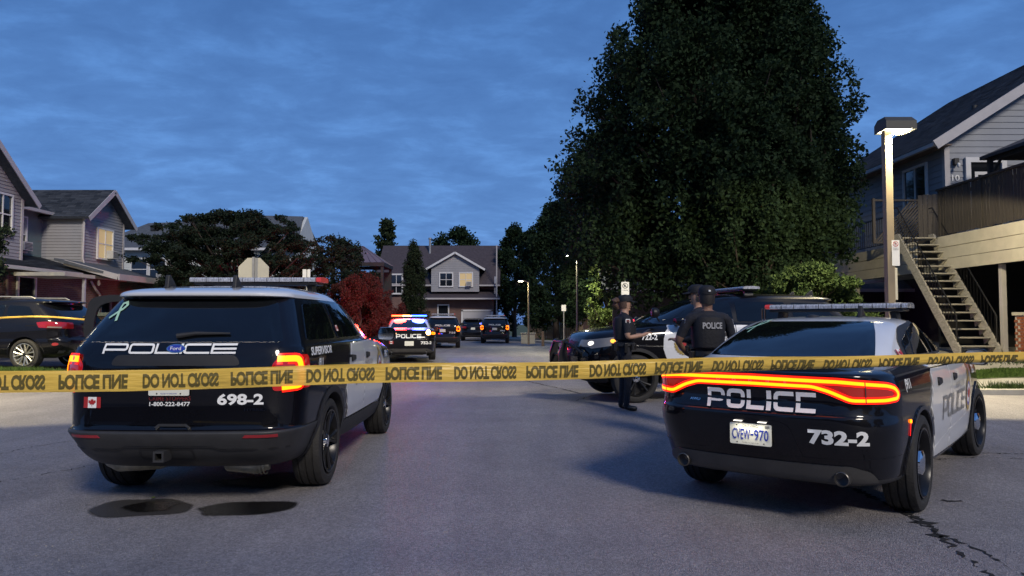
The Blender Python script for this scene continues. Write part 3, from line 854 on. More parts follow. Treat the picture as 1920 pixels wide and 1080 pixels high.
def crest(parent, fn, u, v, r, off=.008):
    a = wrap('crest', cdt(circ2d(r, 28), [circ2d(r * .74, 28)]), at(fn, u, v), off, 'decal_gold', parent, 0, .08)
    lv = []
    for k in range(22):
        t = 2 * math.pi * k / 22
        lv.append(shift2d(([(x * math.cos(t) - y * math.sin(t), x * math.sin(t) + y * math.cos(t)) for x, y in [(-.09 * r, -.12 * r), (.09 * r, -.12 * r), (.0, .14 * r)]], [(0, 1, 2)]), math.cos(t) * r * 1.02, math.sin(t) * r * 1.02))
    wrap('laurel', merge2d(lv), at(fn, u, v), off + .002, 'decal_gold', a, 0, .2)
    wrap('crest_band', cdt(circ2d(r * .74, 28), [circ2d(r * .55, 28)]), at(fn, u, v), off, 'decal_blue', a, 0, .08)
    wrap('crest_centre', cdt(circ2d(r * .55, 28)), at(fn, u, v), off, 'decal_white', a, 0, .08)
    wrap('maple_leaf', cdt([(x * r * .48, y * r * .48 - .02 * r) for x, y in MAPLE]), at(fn, u, v), off + .003, 'decal_red', a, 0, .08)
    # name round the band
    ls = []
    for i, ch in enumerate('HAMILTON'):
        t = R(90 + 70 - 20 * i); tv, tf = text2d(ch, r * .15, 1, .01)
        rot = t - math.pi / 2
        ls.append(([(x * math.cos(rot) - y * math.sin(rot) + math.cos(t) * r * .645, x * math.sin(rot) + y * math.cos(rot) + math.sin(t) * r * .645) for x, y in tv], tf))
    wrap('lettering', merge2d(ls), at(fn, u, v), off + .003, 'decal_white', a, 0, .2)
    cr = [(-.34, 1.08), (.34, 1.08), (.40, 1.34), (.30, 1.50), (.12, 1.46), (.05, 1.56), (.05, 1.72), (-.05, 1.72), (-.05, 1.56), (-.12, 1.46), (-.30, 1.50), (-.40, 1.34)]
    wrap('crown', cdt([(x * r, y * r) for x, y in cr]), at(fn, u, v), off, 'decal_gold', a, 0, .08)
    return a

def plate(parent, fn, u, v, off, lines, name='licence_plate', w=.31, h=.155, tilt=0):
    """flat plate standing on the surface point (u, v)"""
    p, n = fn(u, v); n = Vector((n.x, n.y, 0)).normalized(); ux = Vector((0, 0, 1)).cross(n).normalized(); c = p + n * off
    mb = MB()
    o2 = rpath(rect2d(w, h), .012, True)
    nn = len(o2)
    mb.add([c + ux * a + Vector((0, 0, b)) for a, b in o2] + [c - n * .006 + ux * a + Vector((0, 0, b)) for a, b in o2],
           [tuple(range(nn)), tuple(range(nn, 2 * nn))] + [(i, (i + 1) % nn, nn + (i + 1) % nn, nn + i) for i in range(nn)])
    o = mb.build(name, 'plate', parent)
    f2 = plane_fn(c + n * .003, ux, (0, 0, 1))
    for t, du, dv, m in lines: wrap('lettering', t, at(f2, du, dv), 0, m, o, 0, 9, cut=False)
    return o

# ---- police sport utility: levels are z, y rear, y front, half widths rear/mid/front, corner radii, bows
LV_SUV = [
 (.30, .34, 4.78, .74, .84, .74, .25, .30, .05, .12), (.34, .22, 4.86, .82, .90, .82, .30, .32, .06, .14),
 (.42, .11, 4.95, .87, .935, .87, .32, .34, .07, .16), (.52, .04, 5.00, .905, .955, .90, .32, .36, .08, .17),
 (.59, .01, 5.03, .93, .97, .92, .30, .36, .08, .18), (.615, .015, 5.04, .935, .975, .925, .30, .36, .08, .18),
 (.625, .055, 5.04, .93, .975, .925, .29, .36, .08, .18), (.66, .07, 5.045, .93, .98, .93, .28, .36, .08, .18),
 (.80, .085, 5.04, .935, .985, .93, .26, .36, .08, .18), (.95, .085, 4.99, .94, .985, .93, .25, .36, .08, .18),
 (1.07, .075, 4.92, .94, .98, .92, .24, .36, .08, .18), (1.14, .085, 4.75, .935, .975, .90, .24, .36, .08, .2),
 (1.20, .10, 4.40, .925, .965, .87, .23, .34, .08, .22), (1.245, .115, 4.00, .91, .955, .84, .22, .32, .08, .24),
 (1.275, .13, 3.84, .895, .935, .82, .22, .30, .09, .24), (1.36, .195, 3.66, .86, .90, .79, .22, .30, .09, .22),
 (1.48, .30, 3.40, .81, .855, .745, .22, .28, .09, .20), (1.60, .41, 3.12, .76, .80, .69, .22, .26, .09, .18),
 (1.645, .45, 3.00, .74, .775, .665, .22, .26, .09, .18), (1.66, .36, 2.96, .735, .765, .655, .26, .26, .10, .18),
 (1.69, .37, 2.86, .72, .745, .64, .26, .26, .10, .18), (1.72, .50, 2.72, .68, .70, .60, .25, .25, .10, .16),
 (1.75, .80, 2.50, .58, .60, .50, .22, .22, .10, .14), (1.775, 1.15, 2.30, .42, .43, .36, .18, .18, .06, .1), (1.785, 1.5, 2.1, .12, .12, .1, .05, .05, .02, .02)]
LV_SEDAN = [
 (.25, .50, 4.70, .66, .82, .70, .24, .30, .05, .12), (.29, .20, 4.80, .82, .89, .80, .36, .34, .08, .15),
 (.33, .12, 4.88, .865, .91, .84, .38, .38, .10, .18), (.40, .085, 4.91, .88, .92, .86, .38, .38, .11, .19), (.46, .06, 4.94, .89, .925, .87, .38, .40, .12, .20),
 (.58, .025, 4.98, .905, .94, .885, .37, .42, .12, .20), (.70, .005, 5.01, .915, .945, .90, .36, .42, .12, .22),
 (.775, .0, 5.02, .91, .95, .905, .38, .42, .12, .22), (.80, .02, 5.02, .91, .95, .905, .37, .42, .12, .22),
 (.87, .045, 5.01, .91, .95, .90, .35, .42, .12, .22), (.97, .035, 4.94, .905, .945, .89, .34, .42, .12, .22),
 (1.04, .015, 4.72, .89, .93, .87, .33, .40, .12, .24), (1.075, .01, 4.40, .87, .915, .85, .32, .38, .12, .24),
 (1.09, .03, 4.10, .845, .89, .82, .32, .36, .12, .24), (1.105, .12, 3.85, .81, .865, .79, .31, .34, .11, .22),
 (1.12, .32, 3.70, .775, .845, .77, .30, .32, .10, .22), (1.135, .54, 3.62, .755, .825, .755, .28, .32, .09, .22),
 (1.16, .66, 3.56, .745, .81, .745, .28, .32, .09, .22), (1.25, .88, 3.34, .715, .775, .715, .26, .30, .09, .20),
 (1.36, 1.18, 3.04, .675, .725, .665, .25, .28, .09, .18), (1.43, 1.42, 2.82, .64, .68, .62, .25, .26, .09, .16),
 (1.47, 1.66, 2.66, .57, .59, .54, .24, .24, .08, .12), (1.495, 1.95, 2.5, .38, .39, .36, .18, .18, .05, .08), (1.503, 2.15, 2.4, .1, .1, .1, .05, .05, .01, .01)]
LV_VAN = [
 (.28, .34, 4.60, .74, .84, .74, .25, .30, .05, .12), (.36, .14, 4.74, .84, .90, .84, .32, .32, .07, .16),
 (.48, .05, 4.82, .88, .925, .88, .34, .34, .09, .17), (.60, .01, 4.86, .90, .935, .90, .34, .36, .10, .18),
 (.70, .02, 4.88, .90, .935, .90, .33, .36, .10, .18), (.74, .07, 4.88, .90, .935, .90, .32, .36, .10, .18),
 (.90, .09, 4.84, .905, .935, .895, .30, .36, .10, .18), (1.05, .10, 4.66, .90, .925, .87, .28, .36, .10, .2),
 (1.12, .13, 4.25, .885, .91, .84, .27, .34, .10, .22), (1.17, .17, 3.85, .87, .895, .81, .26, .32, .10, .24),
 (1.28, .28, 3.60, .83, .86, .77, .25, .30, .10, .22), (1.42, .44, 3.30, .78, .815, .725, .25, .28, .10, .20),
 (1.54, .58, 3.0, .735, .765, .68, .25, .26, .10, .18), (1.57, .42, 2.9, .72, .75, .66, .28, .26, .10, .18),
 (1.60, .44, 2.80, .70, .73, .64, .27, .26, .10, .18), (1.635, .62, 2.6, .64, .66, .57, .25, .25, .10, .16),
 (1.665, .95, 2.4, .5, .52, .44, .22, .22, .10, .14), (1.68, 1.3, 2.2, .30, .31, .26, .14, .14, .06, .1), (1.685, 1.5, 2.1, .1, .1, .1, .05, .05, .02, .02)]

_body = {}
def get_body(k, lv):
    if k not in _body: _body[k] = Body(lv)
    return _body[k]
_shells = {}
def shell_parts(key, body, wheels, wr, zc, root, split):
    if key not in _shells:
        _shells[key] = {n: o.data for n, o in body.shell(wheels, wr, zc, root, split).items()}
    else:
        for n, d in _shells[key].items():
            o = bpy.data.objects.new(n, d); COL.objects.link(o); o.parent = root

def under(root, y0, y1, w=.62, z=.30):
    u = MB(); u.box(-w, y0, z, w, y1, z + .12); u.build('underbody', 'plastic', root)

def arch_trim(root, fn, y, zc, r, m='plastic', a0=-12, a1=192, w=.055, name='wheel_arch_trim', sg=1):
    pts = []
    for k in range(25):
        t = R(a0 + (a1 - a0) * k / 24); pts.append((sg * y + math.cos(t) * (r + w / 2), zc + math.sin(t) * (r + w / 2)))
    wrap(name, ribbon(pts, w), fn, .012, m, root, .014, .2, cut=False)

def car_side_windows(root, fn, sg, polys):
    for poly in polys:
        q = [(sg * a, b) for a, b in poly]
        wrap('side_window', cdt(dens(rpath(q, .04, True), .06), grid=.07), fn, .007, 'car_glass', root, .008, cut=False)

def make_suv(name, label, loc, rz, number, back='POLICE', open_door=False, detail=2, supervisor=False, roof='white_paint', flag_on=True, front=False, tails=True, group='marked police utility vehicles', crest_on=False):
    root = thing(name, label, 'police car', loc, rz, group)
    B = get_body('suv', LV_SUV); rear = B.rear(); YR, YF, ZC = 1.10, 4.12, .385
    planes = [((0, 0, .62), (0, 0, 1)), ((0, .70, 0), (0, 1, 0)), ((0, 0, 1.652), (0, 0, 1)), ((0, 4.35, 0), (0, 1, 0))]
    parts = [('roof', lambda c: c.z > 1.652, roof), ('rear_bumper', lambda c: c.z < .62 and c.y < .70, 'plastic_grey'),
             ('front_bumper', lambda c: c.z < .62 and c.y > 4.35, 'plastic'), ('body', lambda c: True, 'black_paint')]
    shell_parts('suv' + roof, B, (YR, YF), .435, ZC, root, (planes, parts))
    if detail:
        for sg in (-1, 1):
            fn = B.side(sg)
            for y in (YR, YF): arch_trim(root, fn, y, ZC, .435, sg=sg)
            # rocker cladding
            q = [(1.58, .34), (3.62, .34), (3.60, .47), (3.10, .50), (1.62, .50)]
            wrap('rocker_cladding', cdt(dens([(sg * a, b) for a, b in q], .12)), fn, .012, 'plastic', root, .014, cut=False)
            car_side_windows(root, fn, sg, [[(.50, 1.30), (1.34, 1.30), (1.34, 1.615), (.78, 1.60)], [(1.45, 1.30), (2.36, 1.30), (2.33, 1.63), (1.46, 1.62)], [(2.43, 1.30), (3.42, 1.29), (3.14, 1.50), (2.90, 1.62), (2.42, 1.63)]])
            rd = [(1.86, 1.235), (2.405, 1.24), (2.405, .52), (1.72, .52), (1.64, .66), (1.60, .80), (1.66, .93), (1.73, 1.02), (1.80, 1.14)]
            fd = [(2.42, .52), (3.46, .52), (3.60, .66), (3.67, .86), (3.66, 1.02), (3.62, 1.13), (3.56, 1.235), (2.42, 1.24)]
            if True:
                o = wrap('front_door', cdt(dens([(sg * a, b) for a, b in fd], .08), grid=.055), fn, .010, 'white_paint', root, .012, cut=False)
                handle(o, fn, sg * 2.58, 1.09)
            if not (open_door and sg < 0):
                o = wrap('rear_door', cdt(dens([(sg * a, b) for a, b in rd], .08), grid=.055), fn, .010, 'white_paint', root, .012, cut=False)
                handle(o, fn, sg * 1.66 + sg * .20, 1.09)
            # lettering
            t = wide_text('POLICE', .15, .15, .2, .12); lbl(fit(t, .95), fn, sg * 2.44, .88, .014, 'decal_grey', root, .08)
            lbl(text2d('HAMILTON', .05, 1.2), fn, sg * 2.65, 1.01, .014, 'decal_grey', root, .08)
            crest(root, fn, sg * 3.32, .93, .16, .015)
            lbl(text2d('(911', .085, .9, .03), rear, sg * 1.42, 1.10, .006, 'decal_white', root)
            if supervisor and sg > 0: lbl(fit(text2d('SUPERVISOR', .068, .95, .03), .60), rear, 1.46, 1.205, .006, 'decal_white', root)
            lbl(text2d(number, .088, 1.0, .03), fn, sg * (3.90), 1.045, .014, 'decal_white', root)
            if flag_on: flag(root, fn, sg * 1.50, 1.385, .09, .012)
            mirror(root, sg * .93, 3.36, 1.30, sg)
    # rear glass and hatch
    g = [(-.80, 1.29), (.80, 1.29), (.72, 1.46), (.655, 1.625), (-.655, 1.625), (-.72, 1.46)]
    wrap('rear_window', cdt(dens(rpath(g, .05, True), .06), grid=.08), rear, .004, 'car_glass', root, .006, cut=False)
    if detail > 1:
        o = MB(); pts = [rear(a, 1.325 + .02 * (a > 0)) for a in (-.02, .12, .26, .38)]
        o.tube([p + n * .02 for p, n in pts], [.022, .017, .012, .008], 8); o.build('rear_wiper', 'plastic', root, True)
        # recessed pocket, handle, hatch seam
        lid = rpath([(-.76, .66), (.76, .66), (.80, .78), (.735, .90), (.72, 1.20), (.80, 1.275), (-.80, 1.275), (-.72, 1.20), (-.735, .90), (-.80, .78)], .05, True)
        wrap('tailgate', cdt(dens(lid, .06), grid=.10), rear, .010, 'black_paint', root, .012, cut=False)
        wrap('tailgate_trim', cdt(dens(rpath([(-.50, 1.11), (.50, 1.11), (.46, 1.19), (-.46, 1.19)], .04, True), .08)), rear, .016, 'plastic', root, .006, cut=False)
        wrap('tailgate_latch', ribbon([(-.13, .635), (-.10, .662), (.10, .662), (.13, .635)], .02), rear, .016, 'plastic', root, .02, .2, cut=False)
        t = wide_text('POLICE', .075, .175, .2, .10); lbl(fit(t, 1.04), rear, -.06, 1.237, .0135, 'decal_white', root, .05)
        ov = wrap('badge', cdt(circ2d(.072, 24, .030)), at(rear, .0, 1.237), .020, 'chrome', root, .01, cut=False)
        wrap('badge_field', cdt(circ2d(.064, 24, .024)), at(rear, 0, 1.237), .0225, 'decal_blue', ov, 0, cut=False)
        lbl(text2d('Ford', .026, 1.2), rear, 0, 1.237, .0245, 'decal_white', ov, .1)
        lbl(fit(text2d(number, .088, 1.0, .035), .345), rear, .50, .855, .0145, 'decal_white', root)
        lbl(fit(text2d('CRIME STOPPERS', .034, 1.0, .01), .32), rear, -.03, .865, .0145, 'decal_dkred', root)
        lbl(fit(text2d('1-800-222-8477', .032, 1.0, .02), .31), rear, -.03, .822, .0145, 'decal_white', root)
        lbl(fit(text2d('HYBRID', .02, 1.0, .02), .16), rear, .61, .775, .0145, 'chrome', root)
        flag(root, rear, -.64, .83, .14, .0145)
        plate(root, rear, -.03, .965, .03, [(text2d('YOURS TO DISCOVER', .009, 1), 0, -.062, 'decal_blue'), ((circ2d(.006, 8), [tuple(range(8))]), -.09, -.062, 'decal_black'), ((circ2d(.006, 8), [tuple(range(8))]), .09, -.062, 'decal_black')])
        # awareness ribbon on the glass
        rb = merge2d([ribbon([(-.045, -.075), (.018, .03), (.026, .062), (.0, .082), (-.026, .062), (-.018, .03), (.045, -.075)], .020)])
        rv = [(a * .9 + b * .35, b * .9 - a * .25) for a, b in rb[0]]
        wrap('ribbon_sticker', (rv, rb[1]), at(rear, -.60, 1.53), .009, 'decal_green', root, 0, .1)
    # tail lamps
    for sg in (-1, 1):
        o = wrap('taillight', cdt(dens([(sg * a, b) for a, b in rpath([(.735, .915), (1.10, .93), (1.12, 1.02), (1.06, 1.185), (.80, 1.195), (.73, 1.12)], .03, True)], .05), grid=.06), rear, .014, 'tail_red' if detail > 1 else 'tail_dark', root, .016, cut=False)
        if tails:
            pth = rpath([(.765, 1.158), (.94, 1.158), (.972, 1.05), (.960, .955), (.80, .945)], .04)
            wrap('lamp_halo', ribbon([(sg * a, b) for a, b in pth], .082), rear, .020, 'tail_red_halo', o, .004, .2, cut=False)  # wider red ribbon imitates the halo round the lit lamp
            wrap('lamp_glow', ribbon([(sg * a, b) for a, b in pth], .046), rear, .023, 'tail_glow', o, .006, .2, cut=False)
            if detail < 2: wrap('lamp_glow', ribbon([(sg * .77, 1.13), (sg * .77, .96)], .05), rear, .022, 'tail_glow', o, .006, .2, cut=False)
            wrap('lamp_lens', cdt(rpath([(sg * .755, .99), (sg * .915, .99), (sg * .905, 1.115), (sg * .755, 1.115)], .02, True)), rear, .020, 'tail_dark', o, .004, cut=False)
        q = [(sg * .54, .572), (sg * .80, .572), (sg * .80, .592), (sg * .56, .592)]
        wrap('reflector', cdt(dens(q, .08)), rear, .008, 'reflector', root, .008, cut=False)
    if detail > 1:
        hb = MB(); hb.box(-.10, -.03, .40, -.02, .10, .415); hb.box(-.10, -.03, .465, -.02, .10, .48); hb.box(-.10, -.03, .415, -.085, .10, .465); hb.box(-.035, -.03, .415, -.02, .10, .465)
        hb.build('tow_hitch', 'plastic_grey', root)
        wrap('hitch_recess', cdt(dens(rpath(rect2d(.42, .10), .03, True), .08)), at(rear, -.05, .44), .004, 'plastic', root, 0, cut=False)
        wrap('bumper_crease', ribbon([(-.90, .475), (-.42, .475), (-.36, .50), (.30, .50), (.36, .475), (.90, .475)], .012), rear, .006, 'plastic', root, .01, .15)
        mf = MB(); mf.tube([(-.70, .50, .32), (-.60, .46, .30), (-.30, .50, .305), (-.18, .58, .33)], [.05, .065, .06, .04], 12); mf.build('muffler', 'exhaust', root, True)
        mf = MB(); mf.tube([(.20, .62, .32), (.30, .46, .30), (.52, .42, .295), (.62, .44, .31)], [.04, .065, .07, .05], 12)
        for k in range(4): mf.lathe([(.50 + k * .03, .078), (.512 + k * .03, .078)], 14, 'X', mx=Matrix.Translation((0, .43, .30)))
        mf.build('muffler', 'exhaust', root, True)
        antenna(root, -.34, .72, 1.76); antenna(root, .22, .75, 1.76)
    else:
        if not front:
            t = wide_text('POLICE', .075, .175, .2, .10); lbl(fit(t, .8), rear, 0, 1.237, .0135, 'decal_white', root, .1)
            lbl(fit(text2d(number, .09, 1.0, .035), .34), rear, .52, .855, .0135, 'decal_white', root, .1)
            plate(root, rear, -.0, .965, .03, [])
            mf = MB(); mf.tube([(-.70, .50, .32), (-.30, .50, .305)], .06, 8); mf.tube([(.30, .50, .32), (.70, .50, .305)], .06, 8); mf.build('muffler', 'exhaust', root, True)
    if front:
        fr = B.front()
        # windscreen seen from the side, headlamps wrapping the corner, grille, push bar
        ws = [(-.70, 1.33), (.70, 1.33), (.58, 1.62), (-.58, 1.62)]
        wrap('windscreen', cdt(dens(rpath(ws, .05, True), .08), grid=.10), fr, .004, 'car_glass', root, .004, cut=False)
        for sg in (-1, 1):
            fn = B.side(sg)
            h = wrap('headlight', cdt(dens([(sg * a, b) for a, b in rpath([(4.42, .93), (4.84, .86), (4.87, 1.00), (4.42, 1.055)], .03, True)], .05)), fn, .008, 'headlight', root, .01, cut=False)
            wrap('amber_marker', cdt(circ2d(.04, 14, .03)), at(fn, sg * 4.50, .985), .014, 'amber', h, .004, cut=False)
            h = wrap('headlight', cdt(dens([(sg * a, b) for a, b in rpath([(.50, .90), (.84, .88), (.84, 1.00), (.50, 1.00)], .03, True)], .06)), fr, .008, 'headlight', root, .01, cut=False)
            wrap('lamp', cdt(circ2d(.035, 14)), at(fr, sg * .74, .945), .014, 'lamp_white', h, .004, cut=False)
        wrap('grille', cdt(dens(rpath(rect2d(.86, .24), .05, True), .1)), at(fr, 0, .85), .006, 'plastic', root, .01, cut=False)
        pb = MB()
        for sx in (-.36, .36):
            pb.prism(rpath([(5.06, .38), (5.18, .34), (5.27, .50), (5.28, .78), (5.20, 1.00), (5.10, 1.02), (5.14, .80), (5.12, .55)], .05, True), sx - .03, sx + .03, 'X')
        for z in (.50, .74, .96): pb.tube([(-.36, 5.20, z), (.36, 5.20, z)], .025, 10)
        pb.tube([(-.36, 5.17, .96), (-.62, 5.14, .93), (-.80, 5.0, .80), (-.82, 4.98, .60), (-.70, 5.08, .50), (-.36, 5.17, .48)], .022, 10)
        pb.tube([(.36, 5.17, .96), (.62, 5.14, .93), (.80, 5.0, .80), (.82, 4.98, .60), (.70, 5.08, .50), (.36, 5.17, .48)], .022, 10)
        pb.build('push_bar', 'dark_metal', root, True)
        sl = MB(); sl.lathe([(-.07, .001), (-.068, .05), (-.04, .078), (0, .085), (.035, .08), (.05, .06)], 20, 'Y', mx=Matrix.Translation((-.93, 3.80, 1.44)), cap=True)
        sl.tube([(-.93, 3.79, 1.40), (-.88, 3.70, 1.30)], .012, 6); sl.build('spotlight', 'dark_metal', root, True)
    if open_door:
        dr = MB(); L = 1.02; zz = [(.50), (1.26)]
        # door hinged at its front edge, swung outward (-x)
        lower = [(0, .50), (L, .55), (L, 1.26), (0, 1.27)]
        dr.prism(lower, -.04, .04, 'X')
        fo = rpath([(0, 1.27), (L, 1.26), (L + .01, 1.42), (L - .05, 1.70), (L - .25, 1.74), (.50, 1.72), (.28, 1.60)], .07, True)
        fi = rpath([(.14, 1.31), (L - .10, 1.31), (L - .09, 1.42), (L - .13, 1.62), (L - .28, 1.67), (.54, 1.655), (.36, 1.56)], .07, True)
        v2, f2 = cdt(fo, [fi]); k = len(v2)
        dr.add([(-.025, a, b) for a, b in v2] + [(.025, a, b) for a, b in v2], list(f2) + [tuple(i + k for i in f) for f in f2])
        for lp in (fo, fi):
            n = len(lp); dr.add([(-.025, a, b) for a, b in lp] + [(.025, a, b) for a, b in lp], [(i, (i + 1) % n, n + (i + 1) % n, n + i) for i in range(n)])
        do = dr.build('open_rear_door', 'plastic', root)
        # local door frame: +y runs from hinge to latch; turned so that it points outward
        do.location = (-.95, 2.42, 0); do.rotation_euler = (0, 0, R(98))
        gl = MB(); gl.prism(fi, -.004, .004, 'X'); go = gl.build('door_glass', M['door_glass'], do)
    under(root, .45, 4.7)
    for sg in (-1, 1):
        for y in (YR, YF): make_wheel(root, (sg * .825, y, .385), sg, .385, .255, 'black')
    lightbar(root, 1.97, 1.875, 1.32, ends=(0, 1))
    return root

def make_sedan(name, label, loc, rz, number, lit=False, detail=2, group='marked police sedans'):
    root = thing(name, label, 'police car', loc, rz, group)
    B = get_body('sedan', LV_SEDAN); rear = B.rear(); YR, YF, ZC = 1.08, 4.13, .37
    planes = [((0, 0, .40), (0, 0, 1)), ((0, 0.75, 0), (0, 1, 0)), ((0, 1.02, 1.13), Vector((0, 0, 1))), ((0, 3.62, 0), (0, 1, 0))]
    def upper(c): return c.z > 1.13 and c.y < 3.62
    parts = [('cabin', upper, 'white_paint'), ('valance', lambda c: c.z < .34 and c.y < .75, 'plastic_grey'), ('body', lambda c: True, 'black_paint')]
    planes[0] = ((0, 0, .34), (0, 0, 1)); planes[2] = ((0, 0, 1.13), (0, 0, 1))
    shell_parts('sedan', B, (YR, YF), .405, ZC, root, (planes, parts))
    for sg in (-1, 1):
        fn = B.side(sg)
        for y in (YR, YF): arch_trim(root, fn, y, ZC, .405, 'black_paint' if y == YR else 'black_paint', w=.03, sg=sg)
        wrap('rocker_cladding', cdt(dens([(sg * 1.52, .24), (sg * 3.70, .24), (sg * 3.70, .33), (sg * 1.52, .34)], .12)), fn, .012, 'plastic', root, .014, cut=False)
        wrap('window_trim', cdt(dens(rpath([(sg * a, b) for a, b in [(1.28, 1.155), (3.50, 1.15), (3.02, 1.36), (2.70, 1.445), (2.10, 1.455), (1.60, 1.40), (1.34, 1.28)]], .07, True), .08), grid=.1), fn, .010, 'plastic', root, .012, cut=False)
        car_side_windows(root, fn, sg, [])
        for poly in ([(1.52, 1.175), (2.22, 1.175), (2.22, 1.43), (1.98, 1.425), (1.72, 1.37)], [(1.345, 1.175), (1.48, 1.175), (1.66, 1.35), (1.42, 1.28)], [(2.28, 1.175), (3.36, 1.17), (2.98, 1.34), (2.68, 1.42), (2.28, 1.435)]):
            wrap('side_window', cdt(dens(rpath([(sg * a, b) for a, b in poly], .03, True), .06), grid=.06), fn, .015, 'car_glass', root, .004, cut=False)
        rd = [(1.50, 1.115), (2.235, 1.12), (2.235, .345), (1.60, .345), (1.55, .52), (1.48, .66), (1.40, .76), (1.46, .92)]
        fd = [(2.25, 1.12), (3.42, 1.10), (3.53, .90), (3.55, .60), (3.50, .345), (2.25, .345)]
        o = wrap('rear_door', cdt(dens([(sg * a, b) for a, b in rd], .08), grid=.055), fn, .010, 'white_paint', root, .012, cut=False); handle(o, fn, sg * 1.72, .955, .15)
        o = wrap('front_door', cdt(dens([(sg * a, b) for a, b in fd], .08), grid=.055), fn, .010, 'white_paint', root, .012, cut=False); handle(o, fn, sg * 2.45, .955, .15)
        if detail > 1:
            # creased lower door panel
            wrap('door_crease', ribbon([(sg * 1.62, .42), (sg * 2.22, .50), (sg * 2.235, .50)], .018), fn, .012, 'white_paint', root, .006, .3)
            wrap('door_crease', ribbon([(sg * 2.26, .50), (sg * 3.40, .56)], .018), fn, .012, 'white_paint', root, .006, .3)
            t = wide_text('POLICE', .20, .20, .17, .12); lbl(fit(t, 1.20), fn, sg * 2.42, .72, .014, 'decal_grey', root, .08)
            lbl(fit(text2d('HAMILTON', .06, 1.1), .50), fn, sg * 2.74, .875, .014, 'decal_grey', root, .08)
            crest(root, fn, sg * 3.27, .74, .16, .014)
            lbl(text2d('(911', .095, .95, .03), rear, sg * 1.34, .985, .005, 'decal_white', root)
            lbl(text2d(number, .09, .9, .03), fn, sg * 3.83, .955, .006, 'decal_white', root)
            flag(root, fn, sg * 1.22, 1.19, .11, .012)
        mirror(root, sg * .90, 3.22, 1.10, sg)
    g = [(-.70, 1.165), (.70, 1.165), (.655, 1.25), (.585, 1.36), (.50, 1.448), (-.50, 1.448), (-.585, 1.36), (-.655, 1.25)]
    wrap('rear_window', cdt(dens(rpath(g, .03, True), .06), grid=.07), rear, .005, 'car_glass', root, .006, cut=False)
    fr = B.front(); ws = [(-.66, 1.17), (.66, 1.17), (.54, 1.44), (-.54, 1.44)]
    wrap('windscreen', cdt(dens(rpath(ws, .05, True), .08), grid=.10), fr, .004, 'car_glass', root, .004, cut=False)
    # tail lamps
    if detail > 1:
        outer = rpath([(-1.08, .98), (-.98, 1.015), (-.60, 1.052), (0, 1.062), (.60, 1.052), (.98, 1.015), (1.08, .98), (1.08, .905), (.92, .885), (.66, .885), (.52, .955), (.42, .985), (0, .990), (-.42, .985), (-.52, .955), (-.66, .885), (-.92, .885), (-1.08, .905)], .03, True)
        tl = wrap('taillight', cdt(dens(outer, .05), grid=.06), rear, .010, 'tail_red', root, .012, cut=False)
        ring = rpath([(-1.055, .945), (-1.02, .985), (-.94, 1.005), (-.60, 1.036), (0, 1.044), (.60, 1.036), (.94, 1.005), (1.02, .985), (1.055, .945), (1.035, .915), (.92, .905), (.67, .905), (.54, .965), (.43, .998), (0, 1.003), (-.43, .998), (-.54, .965), (-.67, .905), (-.92, .905), (-1.035, .915)], .03, True)
        ring = dens(ring, .05)
        wrap('strip_halo', ribbon(ring, .050, True), rear, .0155, 'tail_red_halo', tl, .003, .2, cut=False)  # halo of the light strip, laid under it as a red ribbon
        wrap('light_strip', ribbon(ring, .022, True), rear, .018, 'tail_glow', tl, .003, .2, cut=False)
        for sg in (-1, 1):
            q = [(sg * .985, .93), (sg * .985, .972), (sg * .72, .995), (sg * .60, .995), (sg * .68, .935)]
            wrap('lamp_lens', cdt(dens(q, .05)), rear, .015, 'tail_dark', tl, .003, cut=False)
            wrap('lamp_divider', ribbon([(sg * .765, .885), (sg * .765, 1.035)], .007), rear, .022, 'plastic', tl, .002, .2, cut=False)
        for i, ch in enumerate('DODGE'): lbl(text2d(ch, .016, 1.8, .01), rear, (i - 2) * .125, 1.023, .016, 'chrome', tl, .2)
        for w_, (x, y_) in ((.02, (0, 0)),): pass
        lid = rpath([(-.66, .80), (.66, .80), (.72, .86), (.64, .880), (.50, .945), (.42, .972), (-.42, .972), (-.50, .945), (-.64, .880), (-.72, .86)], .03, True)
        wrap('boot_lid', cdt(dens(lid, .06), grid=.08), rear, .008, 'black_paint', root, .010, cut=False)
        t = wide_text('POLICE', .150, .150, .21, 0.0); lbl(fit(t, .80), rear, .05, .875, .0115, 'decal_white', root, .05)
        lbl(fit(text2d('AWD', .022, 1.4, .01), .09), rear, -.46, .85, .0115, 'chrome', root)
        lbl(fit(text2d(number, .105, 1.0, .045), .40), rear, .60, .645, .005, 'decal_white', root)
        wrap('plate_recess', cdt(dens(rpath([(-.36, .48), (.36, .48), (.27, .71), (.20, .735), (-.20, .735), (-.27, .71)], .03, True), .07), grid=.09), rear, .003, 'black_paint', root, .0, cut=False)
        pl = plate(root, rear, 0, .625, .02, [(fit(text2d('CVEW', .078, .62, .012), .135), -.068, -.002, 'decal_blue'), (fit(text2d('970', .078, .62, .012), .105), .082, -.002, 'decal_blue'), (text2d('-', .01, 1.0, .01), .012, 0, 'decal_blue'),
            (text2d('ONTARIO', .017, 1.1), 0, .060, 'decal_grey'), (text2d('YOURS TO DISCOVER', .009, 1.0), 0, -.062, 'decal_grey'), ((circ2d(.005, 8), [tuple(range(8))]), -.10, .062, 'decal_black'), ((circ2d(.005, 8), [tuple(range(8))]), -.10, -.062, 'decal_black'), ((circ2d(.005, 8), [tuple(range(8))]), .10, -.062, 'decal_black'), ((rect2d(.03, .018), [(0, 1, 2, 3)]), .125, .060, 'decal_grey')])
        lp, ln = rear(0, .725)
        for sx in (-.09, .09):
            pm = MB(); pm.box(sx - .03, lp.y - .025, .716, sx + .03, lp.y - .004, .722); pm.build('plate_lamp', 'lamp_white', root)
